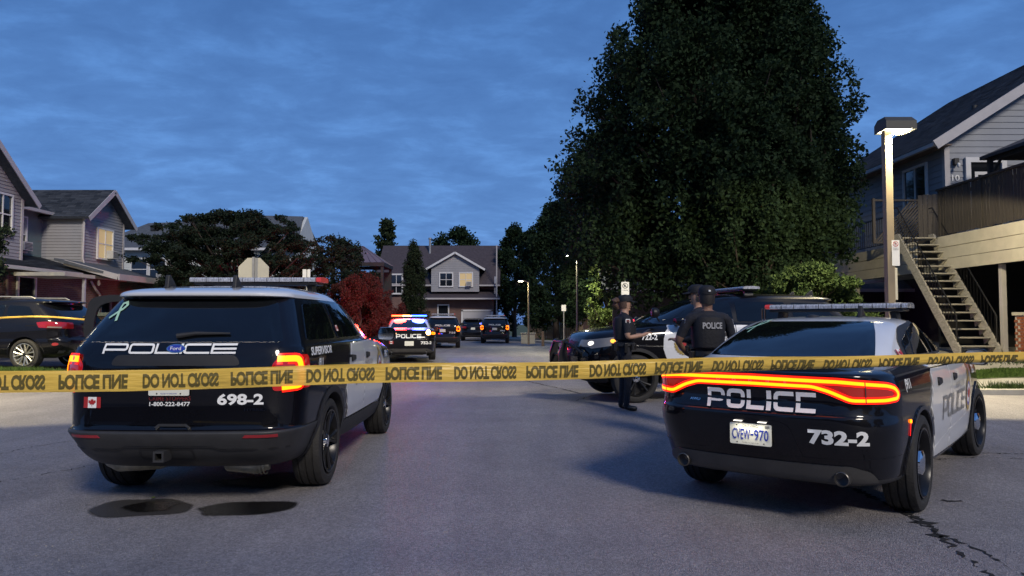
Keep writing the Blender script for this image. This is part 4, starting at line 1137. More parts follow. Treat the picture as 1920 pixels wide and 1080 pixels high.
        ld = bpy.data.lights.new('plate_light', 'AREA'); ld.shape = 'RECTANGLE'; ld.size = .2; ld.size_y = .015; ld.energy = .55; ld.color = (1, .92, .72)
        lo = bpy.data.objects.new('plate_light', ld); COL.objects.link(lo); lo.parent = root; lo.location = (0, lp.y - .045, .716); lo.rotation_euler = (R(-22), 0, 0)
        antenna(root, .30, 1.95, 1.51); an = MB(); an.lathe([(1.485, .07), (1.51, .05), (1.52, .0)], 16, 'Z', mx=Matrix.Translation((-.12, 1.9, 0))); an.build('antenna', 'plastic', root, True)
        an = MB(); an.tube([(-.62, 1.95, 1.46), (-.62, 1.95, 1.58)], .006, 6); an.tube([(-.60, 1.97, 1.46), (-.60, 1.97, 1.585)], .006, 6); an.build('antenna', 'chrome', root, True)
        rb = ribbon([(-.045, -.075), (.018, .03), (.026, .062), (.0, .082), (-.026, .062), (-.018, .03), (.045, -.075)], .018)
        wrap('ribbon_sticker', ([(a * .6 + b * .6, b * .6 - a * .3) for a, b in rb[0]], rb[1]), at(rear, -.46, 1.405), .010, 'decal_green', root, 0, .1)
        wrap('side_marker_and_streak', cdt(circ2d(.014, 12)), at(rear, 1.38, .725), .010, 'tail_glow', root, .008, cut=False)
        wrap('side_marker_and_streak', ribbon([(1.372, .71), (1.35, .62)], .006), rear, .008, 'tail_halo', root, .004, .2, cut=False)  # the marker's streak of light, drawn as a glowing ribbon
    else:
        for sg in (-1, 1):
            q = rpath([(sg * .60, .93), (sg * 1.06, .92), (sg * 1.08, 1.0), (sg * .90, 1.03), (sg * .60, 1.04)], .03, True)
            tl = wrap('taillight', cdt(dens(q, .08)), rear, .010, 'tail_dark', root, .012, cut=False)
            wrap('light_strip', ribbon(rpath([(sg * .80, .945), (sg * 1.0, .945), (sg * 1.02, .985), (sg * .80, 1.01)], .03, True), .03, True), rear, .020, 'tail_glow', tl, .004, .3, cut=False)
            wrap('strobe', cdt(circ2d(.085, 16)), at(rear, sg * .66, 1.0), .022, 'lamp_white' if sg < 0 else 'lamp_amber2', root, .004, cut=False)
        t = wide_text('POLICE', .150, .150, .21, 0.0); lbl(fit(t, .86), rear, -.02, .875, .0115, 'decal_white', root, .05)
        lbl(fit(text2d(number, .105, 1.0, .045), .40), rear, .60, .645, .005, 'decal_white', root)
        plate(root, rear, 0, .625, .02, [])
        flag(root, rear, -.62, .66, .16, .006)
    # exhaust tips in the valance
    for sx in (-1, 1):
        p, n = rear(sx * .60, .36); ex = MB()
        ex.lathe([(-.022, .052), (-.026, .047), (.0, .044)], 22, 'Y', 0, mx=Matrix.Translation((p.x, p.y - .022, .355)))
        ex.lathe([(.0, .047), (.01, .03), (.012, .001)], 22, 'Y', 1, mx=Matrix.Translation((p.x, p.y - .022, .355)))
        ex.lathe([(-.022, .052), (.10, .052)], 22, 'Y', 0, mx=Matrix.Translation((p.x, p.y - .022, .355)))
        ex.build('exhaust_tip', ['tip_metal', 'decal_black'], root, True)
    wrap('diffuser', cdt(dens(rpath([(-.86, .325), (.86, .325), (.80, .40), (.66, .445), (-.66, .445), (-.80, .40)], .03, True), .06), grid=.08), rear, .010, 'diffuser', root, .012, cut=False)
    if detail > 1:
        wrap('bumper_crease', ribbon([(-1.15, .50), (-.5, .485), (.5, .485), (1.15, .50)], .012), rear, .004, 'black_paint', root, .006, .10)
    else:
        mf = MB(); mf.tube([(-.5, .6, .25), (.5, .6, .25)], .05, 8); mf.build('muffler', 'exhaust', root, True)
    under(root, .55, 4.6, .60, .22)
    for sg in (-1, 1):
        make_wheel(root, (sg * .82, YR, .37), sg, .37, .24, 'steel')
        make_wheel(root, (sg * .82, YF, .37), sg, .37, .24, 'steel', R(-4) if detail > 1 else 0)
    lightbar(root, 2.25, 1.60, 1.30, lit)
    return root

def make_family_suv(name, label, loc, rz, cat='car', cargo=False):
    root = thing(name, label, cat, loc, rz)
    B = get_body('fsuv', LV_VAN); rear = B.rear(); YR, YF, ZC = 1.02, 3.91, .36
    planes = [((0, 0, 1.563), (0, 0, 1))]
    parts = [('roof', lambda c: c.z > 1.563, 'black_paint'), ('body', lambda c: True, 'black_paint')]
    shell_parts('fsuv', B, (YR, YF), .41, ZC, root, (planes, parts))
    for sg in (-1, 1):
        fn = B.side(sg)
        for y in (YR, YF): arch_trim(root, fn, y, ZC, .41, 'black_paint', w=.05, sg=sg)
        car_side_windows(root, fn, sg, [[(.78, 1.20), (1.50, 1.19), (1.50, 1.50), (1.02, 1.47)], [(1.58, 1.19), (2.38, 1.185), (2.36, 1.515), (1.58, 1.51)], [(2.46, 1.185), (3.36, 1.18), (2.9, 1.44), (2.72, 1.51), (2.46, 1.52)]])
        handle(root, fn, sg * 1.78, 1.04, .17); handle(root, fn, sg * 2.62, 1.04, .17)
        wrap('door_trim', ribbon([(sg * 1.6, .98), (sg * 1.9, .98)], .02), fn, .01, 'chrome', root, .004, .3)
        o = wrap('taillight', cdt(dens([(sg * a, b) for a, b in rpath([(.50, .95), (1.30, .98), (1.34, 1.10), (1.10, 1.12), (.50, 1.09)], .03, True)], .06), grid=.08), rear, .010, 'tail_off', root, .012, cut=False)
        wrap('lamp_lens', cdt(dens([(sg * .80, .97), (sg * 1.10, .98), (sg * 1.08, 1.01), (sg * .80, 1.0)], .06)), rear, .015, 'headlight', o, .003, cut=False)
        wrap('reflector', cdt(circ2d(.07, 14, .035)), at(rear, sg * .98, .60), .008, 'reflector', root, .006, cut=False)
        mirror(root, sg * .88, 3.3, 1.20, sg)
        rl = MB(); rl.tube([(sg * .60, 1.0, 1.655), (sg * .60, 1.1, 1.70), (sg * .58, 2.5, 1.715), (sg * .57, 2.6, 1.67)], .016, 6); rl.build('roof_rail', 'alloy', root, True)
    g = [(-.74, 1.20), (.74, 1.20), (.62, 1.52), (-.62, 1.52)]
    wrap('rear_window', cdt(dens(rpath(g, .05, True), .06), grid=.09), rear, .004, 'car_glass', root, .006, cut=False)
    plate(root, rear, 0, .93, .02, [])
    wrap('bumper_trim', ribbon([(-.85, .42), (.85, .42)], .06), rear, .006, 'plastic_grey', root, .004, .15)
    ex = MB(); ex.lathe([(-.08, .04), (.1, .04)], 14, 'Y', 0, mx=Matrix.Translation((.5, .12, .30))); ex.build('exhaust_tip', 'chrome', root, True)
    wp = MB(); pts = [rear(a, 1.23) for a in (0, .2, .38)]; wp.tube([p + n * .02 for p, n in pts], [.02, .014, .008], 6); wp.build('rear_wiper', 'plastic', root, True)
    under(root, .5, 4.5, .6, .27)
    for sg in (-1, 1):
        for y in (YR, YF): make_wheel(root, (sg * .80, y, .36), sg, .36, .23, 'alloy')
    return root
# ------------------------------------------------------------------ ground
def gz(x, y):
    return 0.12 * math.exp(-(((x - 4) / 4.5) ** 2 + ((y - 13) / 2.6) ** 2))
def sm(a, b, t):
    t = min(max((t - a) / (b - a), 0), 1); return t * t * (3 - 2 * t)

g = MB().box(-400, -400, -0.32, 400, 400, -0.30); g = g.build('ground', 'soil', kind='structure')
def sheet(name, xs, ys, zf, m):
    v = [(x, y, zf(x, y)) for y in ys for x in xs]; n = len(xs)
    f = [(j * n + i, j * n + i + 1, (j + 1) * n + i + 1, (j + 1) * n + i) for j in range(len(ys) - 1) for i in range(n - 1)]
    me = bpy.data.meshes.new(name); me.from_pydata(v, [], f); return link_mesh(name, me, None, [m], True, kind='structure')
def lin(a, b, s): n = max(1, int(round((b - a) / s))); return [a + (b - a) * i / n for i in range(n + 1)]
sheet('road', lin(-45, -16, 5) + lin(-15, 20, .5) + lin(22, 45, 5), lin(-60, 0, 4) + lin(.5, 20, .5) + lin(22, 72, 4), gz, 'asphalt')

# raised blocks either side of the road
def hl(x, y): return 0.13 + 0.20 * sm(8.5, 11, -x)
def hr(x, y): return 0.12 + 0.50 * sm(8.5, 11.6, x) * sm(15, 19.3, y)
def block(name, loop, hf, m, step=.8, lift=0.0, skirt=.45, kind='structure'):
    loop = dens(loop, 1.0); v, f = cdt(loop, grid=step)
    vs = [(a, b, hf(a, b) + lift) for a, b in v]; k = len(vs)
    cnt = {}
    for q in f:
        for i in range(len(q)):
            a, b = q[i], q[(i + 1) % len(q)]; cnt.setdefault((min(a, b), max(a, b)), []).append((a, b))
    fs = list(f)
    if skirt:
        low = {}
        for l in cnt.values():
            if len(l) == 1:
                a, b = l[0]
                for q in (a, b):
                    if q not in low: low[q] = len(vs); vs.append((vs[q][0], vs[q][1], vs[q][2] - skirt))
                fs.append((b, a, low[a], low[b]))
    me = bpy.data.meshes.new(name); me.from_pydata(vs, [], fs); o = link_mesh(name, me, None, [m], False, kind=kind)
    bm = bmesh.new(); bm.from_mesh(me); bmesh.ops.recalc_face_normals(bm, faces=bm.faces); bm.to_mesh(me); bm.free()
    return o
LB = [(-45, 15.6), (-11.5, 15.6), (-8.6, 17.2), (-6.4, 20.5), (-4.9, 24.8), (-4.35, 27.5), (-4.3, 45), (-4.9, 52), (-5.4, 58), (-5.4, 70), (-45, 70)]
RB = [(45, 14.5), (9.2, 14.5), (6.6, 15.7), (4.8, 18.5), (4.0, 23), (3.6, 30), (3.3, 42), (2.4, 49), (.2, 56), (-.6, 58), (-.6, 70), (45, 70)]
block('left_curb_block', LB, hl, 'concrete', 2.0)
block('right_curb_block', RB, hr, 'concrete', 1.2)
block('parking_lot', [(-44, 17.0), (-11.9, 17.0), (-9.6, 18.2), (-8.2, 21), (-8.2, 22.5), (-14.0, 24), (-44, 24)], hl, 'lot', 1.5, .004, 0)
block('left_lawn', [(-44, 15.9), (-11.6, 15.9), (-9.2, 17.0), (-9.6, 18.1), (-11.9, 16.95), (-44, 16.95)], hl, 'soil', 1.0, .008, 0)
block('left_lawn', [(-9.5, 24.5), (-7, 24.5), (-6.2, 30), (-6.0, 50), (-16, 50), (-16, 30)], hl, 'soil', 2.0, .008, 0)
block('right_lawn', [(9.3, 16.3), (14, 16.3), (14, 17.1), (11.2, 17.2), (9.6, 16.9)], hr, 'soil', .5, .008, 0)
block('right_lawn', [(5.9, 19.5), (10.4, 19.5), (10.8, 26), (10.8, 60), (4.4, 60), (1.6, 56.5), (3.4, 50), (4.4, 43), (4.7, 30), (5.1, 23.5)], hr, 'soil', 2.0, .008, 0)
block('right_walk_joint', [(8.2, 15.05), (14, 15.05), (14, 15.09), (8.2, 15.09)], hr, 'plastic_grey', 1.0, .004, 0)

def grass_patch(name, n, fx, h=.07, m='grass', zf=None):
    pts = np.array([fx() for _ in range(n)]); hh = h * rng.uniform(.5, 1.3, n); a = rng.uniform(0, 2 * math.pi, n); w = .010 + .004 * rng.random(n)
    z = np.array([zf(x, y) for x, y in pts])
    ca, sa = np.cos(a) * w, np.sin(a) * w; lx, ly = rng.normal(0, .35, n) * hh, rng.normal(0, .35, n) * hh
    v = np.empty((n, 3, 3)); v[:, 0] = np.stack([pts[:, 0] - ca, pts[:, 1] - sa, z], 1); v[:, 1] = np.stack([pts[:, 0] + ca, pts[:, 1] + sa, z], 1); v[:, 2] = np.stack([pts[:, 0] + lx, pts[:, 1] + ly, z + hh], 1)
    me = fast_mesh(name, v.reshape(-1, 3), 3); return link_mesh(name, me, None, [m], kind='stuff')
U = random.uniform
grass_patch('grass', 9000, lambda: (U(-15, -9.6), U(15.95, 16.9)), .10, zf=lambda x, y: hl(x, y) + .008)
grass_patch('grass', 9000, lambda: (U(9.4, 13.8), U(16.35, 17.1)), .05, zf=lambda x, y: hr(x, y) + .008)
grass_patch('grass', 24000, lambda: (U(5.2, 10.6), U(20, 46)), .10, zf=lambda x, y: hr(x, y) + .008)
grass_patch('weeds', 420, lambda: (random.gauss(10.0, .35), 14.75 + abs(random.gauss(0, .12))), .14, 'leaf_mid', zf=hr)
grass_patch('weeds', 500, lambda: (random.gauss(12.2, .5), random.gauss(17.9, .25)), .10, 'leaf_mid', zf=hr)

# wet patches, cracks, a fallen leaf
def blob(name, c, rx, ry, m, seed, rot=0.0, z=.004, amp=.16, n=72):
    rr = random.Random(seed); ph = [rr.uniform(0, 6.28) for _ in range(7)]; v = []
    for i in range(n):
        t = 2 * math.pi * i / n; k = 1 + sum(amp / (q + 1.5) * math.sin((q + 1) * t * (1 if q else 1) + ph[q]) for q in range(7))
        x, y = math.cos(t) * rx * k, math.sin(t) * ry * k
        v.append((c[0] + x * math.cos(rot) - y * math.sin(rot), c[1] + x * math.sin(rot) + y * math.cos(rot)))
    v2, f2 = cdt(v, grid=.035 if rx < .6 else .09); me = bpy.data.meshes.new(name); me.from_pydata([(a, b, gz(a, b) + z) for a, b in v2], [], f2)
    bd = np.array(v); pp = np.array(v2); dd = np.sqrt(((pp[:, None, :] - bd[None, :, :]) ** 2).sum(2)).min(1)
    at_ = me.attributes.new('edge', 'FLOAT', 'POINT'); at_.data.foreach_set('value', np.clip(dd / (.09 if rx < .6 else .35), 0, 1).astype(np.float32))
    return link_mesh(name, me, None, [m], kind='structure')
def onroad(px, py): d = 10.0; p = P(px, py, d); t = CAM_H / (CAM_H - p.z); return (p.x * t, d * t)
c = onroad(252, 953); blob('wet_patch', c, .44, .33, 'damp', 3, R(8), .004, .16); blob('wet_patch', (c[0] + .13, c[1] + .05), .26, .21, 'wet', 5, 0, .008, .15)
c = onroad(462, 952); blob('wet_patch', (c[0], c[1]), .41, .28, 'wet', 9, R(14), .004, .12)
for q, (px, py, rx, ry, sd) in enumerate(()): blob('road_stain', onroad(px, py), rx, ry, 'stain', sd, R(20 * q), .003, .3)
c = onroad(490, 905); blob('wet_patch', c, .75, .45, 'damp', 21, R(10), .004, .25)
def crack(pts, w, seed, name='crack'):
    rr = random.Random(seed); P2 = [Vector(onroad(*p)) for p in pts]; path = []
    for a, b in zip(P2, P2[1:]):
        n = max(2, int((b - a).length / .035)); d = (b - a).normalized(); q = Vector((-d.y, d.x))
        for k in range(n): path.append(a.lerp(b, k / n) + q * rr.gauss(0, .018))
    v, f = ribbon(path, w); n = len(path)
    for i in range(n):
        k = rr.uniform(.15, 1.9) if rr.random() < .85 else 0.05
        c = (Vector(v[i]) + Vector(v[n + i])) / 2; v[i] = tuple(c + (Vector(v[i]) - c) * k); v[n + i] = tuple(c + (Vector(v[n + i]) - c) * k)
    me = bpy.data.meshes.new(name); me.from_pydata([(a, b, gz(a, b) + .0045) for a, b in v], [], f)
    return link_mesh(name, me, None, ['crack'], kind='structure')
crack([(1590, 905), (1650, 940), (1700, 968), (1760, 1003), (1800, 1040), (1880, 1090)], .022, 1)
crack([(1655, 945), (1690, 955), (1745, 985), (1765, 1010)], .05, 2); crack([(1765, 1003), (1840, 1035), (1895, 1062), (1960, 1100)], .016, 3)
crack([(1560, 898), (1610, 922), (1650, 940)], .04, 14)
crack([(1745, 855), (1830, 850), (1925, 852)], .018, 4); crack([(1740, 862), (1840, 858), (1925, 862)], .010, 5); crack([(1766, 938), (1815, 942)], .022, 6)
crack([(0, 852), (60, 838), (140, 826)], .008, 7); crack([(0, 905), (80, 890), (190, 870)], .008, 8)
crack([(930, 700), (1050, 730), (1090, 745)], .03, 10); crack([(1080, 760), (1130, 745), (1235, 760)], .02, 12)
for i, (px, py) in enumerate([(286, 937)]):
    x, y = onroad(px, py); lf = MB(); lf.add([(x - .02, y, .012), (x, y - .012, .02), (x + .022, y + .004, .014), (x + .004, y + .016, .026)], [(0, 1, 2, 3)])
    tag(lf.build('fallen_leaf', M['leaf_lit']), 'small yellow fallen leaf lying in the wet patch', 'leaf')
def pebbles(n, seed):
    rr = random.Random(seed); mb = MB()
    for _ in range(n):
        x, y = onroad(rr.uniform(0, 1920), 700 + 380 * rr.random() ** .8); s = rr.uniform(.002, .0055); z = gz(x, y)
        mb.add([(x - s, y - s, z), (x + s, y - s * .7, z), (x + s * .8, y + s, z), (x - s * .9, y + s * .8, z), (x + s * .1, y, z + s * 1.3)], [(0, 1, 4), (1, 2, 4), (2, 3, 4), (3, 0, 4)])
    mb.build('gravel', 'concrete', kind='stuff')
pebbles(500, 4)

# ------------------------------------------------------------------ trees
def leaf_mesh(name, pts, size, flat=0.0, droop=0.3):
    n = len(pts); pts = np.asarray(pts)
    a = rng.normal(size=(n, 3)); a[:, 2] = a[:, 2] * (1 - flat) - droop; a /= np.linalg.norm(a, axis=1)[:, None] + 1e-9
    b = rng.normal(size=(n, 3)); b -= (b * a).sum(1)[:, None] * a; b /= np.linalg.norm(b, axis=1)[:, None] + 1e-9
    c = np.cross(a, b); s = (size * rng.uniform(.6, 1.35, n))[:, None]
    v = np.empty((n, 4, 3)); v[:, 0] = pts; v[:, 1] = pts + a * s * .55 + b * s * .34 + c * s * .06; v[:, 2] = pts + a * s * 1.1; v[:, 3] = pts + a * s * .55 - b * s * .34 + c * s * .06
    return fast_mesh(name, v.reshape(-1, 3), 4)

def crown_points(prof, H0, H1, n, lobes, lobe_r, seed, up=1.5, off=(0, 0), fill=.25, jag=.18):
    """prof(t) -> (rx, ry) outline half widths at relative height t; leaves gather in upright lobes, small ones outside"""
    r2 = np.random.default_rng(seed); cs = []
    for i in range(lobes):
        t = r2.random() ** .9; rx, ry = prof(t); a = r2.uniform(0, 2 * math.pi); q = math.sqrt(r2.uniform(.25, 1.0)); out = q > .80; q = q * (1 + r2.uniform(-jag, jag * (1.1 if out else .2)))
        cs.append((off[0] + math.cos(a) * rx * q, off[1] + math.sin(a) * ry * q, H0 + t * (H1 - H0), lobe_r * (r2.uniform(.32, .75) if out else r2.uniform(.6, 1.2))))
    cs = np.array(cs); w = cs[:, 3] ** 1.8; w /= w.sum(); k = r2.choice(len(cs), n, p=w)
    d = r2.normal(size=(n, 3)); d /= np.linalg.norm(d, axis=1)[:, None]; rad = .30 + .70 * r2.random(n) ** .7
    wob = 1 + .30 * np.sin(d[:, 0] * 7 + k * 1.3) * np.sin(d[:, 1] * 6 + k * 2.1) * np.sin(d[:, 2] * 5 + k)
    p = cs[k, :3] + d * (cs[k, 3] * rad * wob)[:, None] * np.array([1, 1, up])
    s_ = 1.9 / max(lobe_r, .3); g_ = np.sin(p[:, 0] * s_ + seed) * np.sin(p[:, 1] * s_ * .9 + 1.3 * seed) * np.sin(p[:, 2] * s_ * 1.1 + .7 * seed) + .35 * np.sin(p[:, 0] * s_ * 2.7) * np.sin(p[:, 2] * s_ * 2.3)
    return p[g_ < .42], cs

def branch_set(mb, base, H, tips, r0, seed, lean=(0, 0), h0=.18, curve=.35):
    rr = random.Random(seed); top = Vector((base[0] + lean[0], base[1] + lean[1], base[2] + H))
    b = Vector(base); pts = [b.lerp(top, k / 6) + Vector((rr.gauss(0, .05), rr.gauss(0, .05), 0)) * (k > 0) for k in range(7)]
    mb.tube(pts, [r0 * (1.25 if k == 0 else 1 - .14 * k) for k in range(7)], 12)
    for t in tips:
        t = Vector(t); s = min(.9, max(h0, (t.z - base[2]) / H * rr.uniform(.35, .7))); a = b.lerp(top, s)
        m = a.lerp(t, .5) + Vector((rr.gauss(0, .2), rr.gauss(0, .2), -curve * rr.random()))
        rr0 = r0 * (.55 - .3 * s); mb.tube([a, a.lerp(m, .5), m, m.lerp(t, .6), t], [rr0, rr0 * .75, rr0 * .5, rr0 * .3, .012], 6)

def tree(name, label, base, H, prof, n, lobes, lobe_r, size, m='leaf_dark', seed=1, r0=.22, h_low=.15, up=1.5, tips=26, lean=(0, 0), group=None, flat=0.0, cat='tree', droop=.3, jag=.18):
    if isinstance(prof, list):
        tab = prof; H1_ = H
        def prof(t):
            z = H * h_low + t * (H - H * h_low); z0 = [q[0] for q in tab]; return (float(np.interp(z, z0, [q[1] for q in tab])), float(np.interp(z, z0, [q[2] for q in tab])))
    t = thing(name, label, cat, base, 0, group)
    p, cs = crown_points(prof, H * h_low, H, n, lobes, lobe_r, seed, up, lean, jag=jag)
    o = link_mesh('crown', leaf_mesh('crown', p, size, flat, droop), t, [m])
    rr = random.Random(seed); q = [tuple(c[:3]) for c in cs]; rr.shuffle(q)
    mb = MB(); branch_set(mb, (0, 0, 0), H * .82, q[:tips], r0, seed, lean); mb.build('trunk', 'bark', t, True)
    return t
# ------------------------------------------------------------------ building pieces
def boards(parent, a, b, z0, z1, course, m, name='siding_board', clip=None, single=False, out=1, kindname='siding'):
    """lapped boards on the wall from a to b (2d points); clip(z) -> (t0, t1) limits along the wall"""
    a = Vector(a); b = Vector(b); d = (b - a); L = d.length; d.normalize(); nrm = Vector((d.y, -d.x)) * out
    k = int(round((z1 - z0) / course)); all_mb = MB(); cache = {}
    for i in range(k):
        z = z0 + i * course; zt = min(z + course - .004, z1); t0, t1 = clip((z + zt) / 2) if clip else (0, L)
        if t1 - t0 < .05: continue
        mb = MB() if single else all_mb
        org = Vector((0, 0, 0)) if single else Vector((a.x, a.y, z))
        def pt(t, o, h): q = d * t + nrm * o; return (org.x + q.x, org.y + q.y, org.z + h)
        hh = zt - z; vs = [pt(t0, 0, 0), pt(t0, .026, 0), pt(t0, .008, hh), pt(t0, 0, hh), pt(t1, 0, 0), pt(t1, .026, 0), pt(t1, .008, hh), pt(t1, 0, hh)]
        mb.add(vs, [(0, 1, 2, 3), (7, 6, 5, 4), (0, 4, 5, 1), (1, 5, 6, 2), (2, 6, 7, 3), (3, 7, 4, 0)])
        if single:
            key = (round(t0, 2), round(t1, 2), round(hh, 3))
            if key in cache:
                o = bpy.data.objects.new(name, cache[key]); COL.objects.link(o); o.parent = parent
            else:
                o = mb.build(name, m, parent); cache[key] = o.data
            o.location = (a.x, a.y, z)
    if not single: all_mb.build(kindname, m, parent, kind='stuff')

def window(parent, fn_o, ux, w, h, m='window_dark', bars='4', depth=.07, fr=.07, trim='trim', ac=False, name='window', curtain=False):
    """fn_o centre point, ux unit vector along the wall (to the viewer's right), outward normal = ux x z reversed"""
    o = Vector(fn_o); ux = Vector(ux).normalized(); up = Vector((0, 0, 1)); n = ux.cross(up)
    mx = Matrix((( ux.x, n.x, 0, o.x), (ux.y, n.y, 0, o.y), (0, 0, 1, o.z), (0, 0, 0, 1)))
    def bx(mb, x0, x1, z0, z1, d0, d1): mb.box(x0, d0, z0, x1, d1, z1, mx=mx)
    f = MB(); W, H = w / 2, h / 2
    bx(f, -W - fr, W + fr, H, H + fr, 0, depth); bx(f, -W - fr, W + fr, -H - fr, -H, 0, depth + .02); bx(f, -W - fr, -W, -H, H, 0, depth); bx(f, W, W + fr, -H, H, 0, depth)
    fo = f.build(name, trim, parent)
    s = MB(); b = .022
    if bars in ('4', 'v'): bx(s, -b, b, -H, H, .02, .055)
    if bars in ('4', 'h'):
        if bars == '4': bx(s, -W, -b, -b, b, .02, .05); bx(s, b, W, -b, b, .02, .05)
        else: bx(s, -W, W, -b, b, .02, .05)
    if bars != 'n': s.build('window_bar', trim, fo)
    g = MB(); bx(g, -W, W, -H, H, .006, .016); g.build('window_glass', m, fo)
    if curtain:
        c = MB(); bx(c, -W, W, 0.02, H, .017, .02); c.build('blind', 'curtain', fo)
    if ac:
        c = MB(); bx(c, .06, min(W - .02, .62), -H, -H + .36, .05, .36); a = c.build('air_conditioner', 'ac', fo, bevel=.01)
        c = MB()
        for k in range(5): bx(c, .10, min(W - .06, .58), -H + .06 + k * .055, -H + .08 + k * .055, .36, .37)
        c.build('grille', 'plastic_grey', a)
    return fo

def roof_plane(parent, p00, p10, p11, p01, m, name='roof', th=.10, shingles=False, sh=(.30, .14), kindname='roof_shingles'):
    """slab: p00-p10 along the eave, p01-p11 along the ridge"""
    P0 = [Vector(p) for p in (p00, p10, p11, p01)]; n = (P0[1] - P0[0]).cross(P0[3] - P0[0]).normalized()
    if n.z < 0: n = -n
    mb = MB(); v = [p for p in P0] + [p - n * th for p in P0]
    mb.add(v, [(0, 1, 2, 3), (7, 6, 5, 4), (0, 4, 5, 1), (1, 5, 6, 2), (2, 6, 7, 3), (3, 7, 4, 0)])
    o = mb.build(name, 'shingle_far' if shingles else m, parent)
    if shingles:
        a, b, c, d = P0; H = ((d - a).length + (c - b).length) / 2; rows = int(H / sh[1]); out = []
        for r in range(rows):
            t0 = r / rows; t1 = (r + 1.25) / rows; t1 = min(t1, 1.0)
            L0, R0 = a.lerp(d, t0), b.lerp(c, t0); L1, R1 = a.lerp(d, t1), b.lerp(c, t1); W = (R0 - L0).length; k = max(1, int(W / sh[0])); ph = random.random()
            e = [0.0] + [(i + ph) / k for i in range(k) if (i + ph) / k < 1] + [1.0]
            for s0, s1 in zip(e, e[1:]):
                z = random.uniform(.010, .022); g = .012 / max(W, .1)
                q = [L0.lerp(R0, s0 + g) + n * z, L0.lerp(R0, s1 - g) + n * z, L1.lerp(R1, s1 - g) + n * .004, L1.lerp(R1, s0 + g) + n * .004]
                out += [tuple(x) for x in q]
        me = fast_mesh('shingles', np.array(out), 4); link_mesh('shingles', me, o, [m], kind='stuff')
    return o

def wall_poly(parent, pts, m, name='wall', th=.15, normal=None):
    """planar wall polygon with thickness going away from normal"""
    P0 = [Vector(p) for p in pts]; n = Vector(normal)
    mb = MB(); k = len(P0); mb.add(P0 + [p - n * th for p in P0], [tuple(range(k)), tuple(range(k, 2 * k))[::-1]] + [(i, (i + 1) % k, k + (i + 1) % k, k + i) for i in range(k)])
    return mb.build(name, m, parent)

# ------------------------------------------------------------------ townhouses on the left (street front at x = -18, going away)
LH = thing('townhouse_row', 'grey sided townhouse row over red brick ground floor behind the parked black car', 'house', (-18, 26, .3))
def L(x, y, z): return (x + 18, y - 26, z - .3)
def gable_L(y0, y1, xf, xb, ze, za, win_lit, first):
    ym = (y0 + y1) / 2
    wall_poly(LH, [L(xf, y0, 3.3), L(xf, y1, 3.3), L(xf, y1, ze), L(xf, ym, za), L(xf, y0, ze)], 'siding', 'gable_wall', .12, (1, 0, 0))
    def clip(z):
        z += .3
        if z <= ze: return (0, y1 - y0)
        k = (z - ze) / (za - ze); return ((ym - y0) * k, (y1 - y0) - (ym - y0) * k)
    boards(LH, L(xf, y0, 0)[:2], L(xf, y1, 0)[:2], 3.3 - .3, za - .3, .125, 'siding', clip=clip)
    # corner trims
    for y in (y0, y1):
        mb = MB(); mb.box(*L(xf - .02, y - .06, 3.35), *L(xf + .045, y + .06, ze)); mb.build('corner_trim', 'trim_grey', LH)
    ov = .35; k = (za - ze) / (ym - y0)
    for s, (ya, yb) in ((0, (y0 - ov, ym)), (1, (y1 + ov, ym))):
        p = [L(xf + .45, ya, ze - ov * k), L(xb, ya, ze - ov * k), L(xb, yb, za), L(xf + .45, yb, za)]
        p = [Vector(q) + Vector((0, 0, .12)) for q in p]
        roof_plane(LH, p[0], p[1], p[2], p[3], 'shingle', shingles=True, sh=(.32, .16))
        mb = MB(); a = Vector(L(xf + .46, ya, ze - ov * k + .03)); b = Vector(L(xf + .46, yb, za + .03)); mb.beam(a, b, .03, .20, up=(0, 0, 1)); mb.build('rake_board', 'trim_grey', LH)
gable_L(22.2, 27.0, -18, -23, 5.95, 7.9, False, True)
gable_L(30.9, 34.1, -18, -23, 5.95, 7.15, True, False)
window(LH, L(-17.97, 25.9, 5.25), (0, 1, 0), .9, 1.35, ac=False)
window(LH, L(-17.97, 32.5, 4.85), (0, 1, 0), 1.15, 1.25, 'window_lit', ac=True)
# recessed wall between the gables and the side wall facing the camera
wall_poly(LH, [L(-19.7, 27, 3.3), L(-19.7, 31.1, 3.3), L(-19.7, 31.1, 6.0), L(-19.7, 27, 6.0)], 'siding_teal', 'recessed_wall', .12, (1, 0, 0))
window(LH, L(-19.66, 29.1, 4.95), (0, 1, 0), 1.25, 1.35, ac=True, curtain=True)
wall_poly(LH, [L(-19.7, 30.9, 3.3), L(-18, 30.9, 3.3), L(-18, 30.9, 6.0), L(-19.7, 30.9, 6.0)], 'siding', 'side_wall', .10, (0, -1, 0))
boards(LH, L(-19.7, 30.88, 0)[:2], L(-18, 30.88, 0)[:2], 3.0, 5.7, .125, 'siding')
wall_poly(LH, [L(-23, 34.1, .3), L(-18, 34.1, .3), L(-18, 34.1, 6.0), L(-23, 34.1, 6.0)], 'siding', 'end_wall', .10, (0, 1, 0))
wall_poly(LH, [L(-30, 22.2, .3), L(-18, 22.2, .3), L(-18, 22.2, 6.0), L(-30, 22.2, 6.0)], 'siding', 'end_wall', .10, (0, -1, 0))
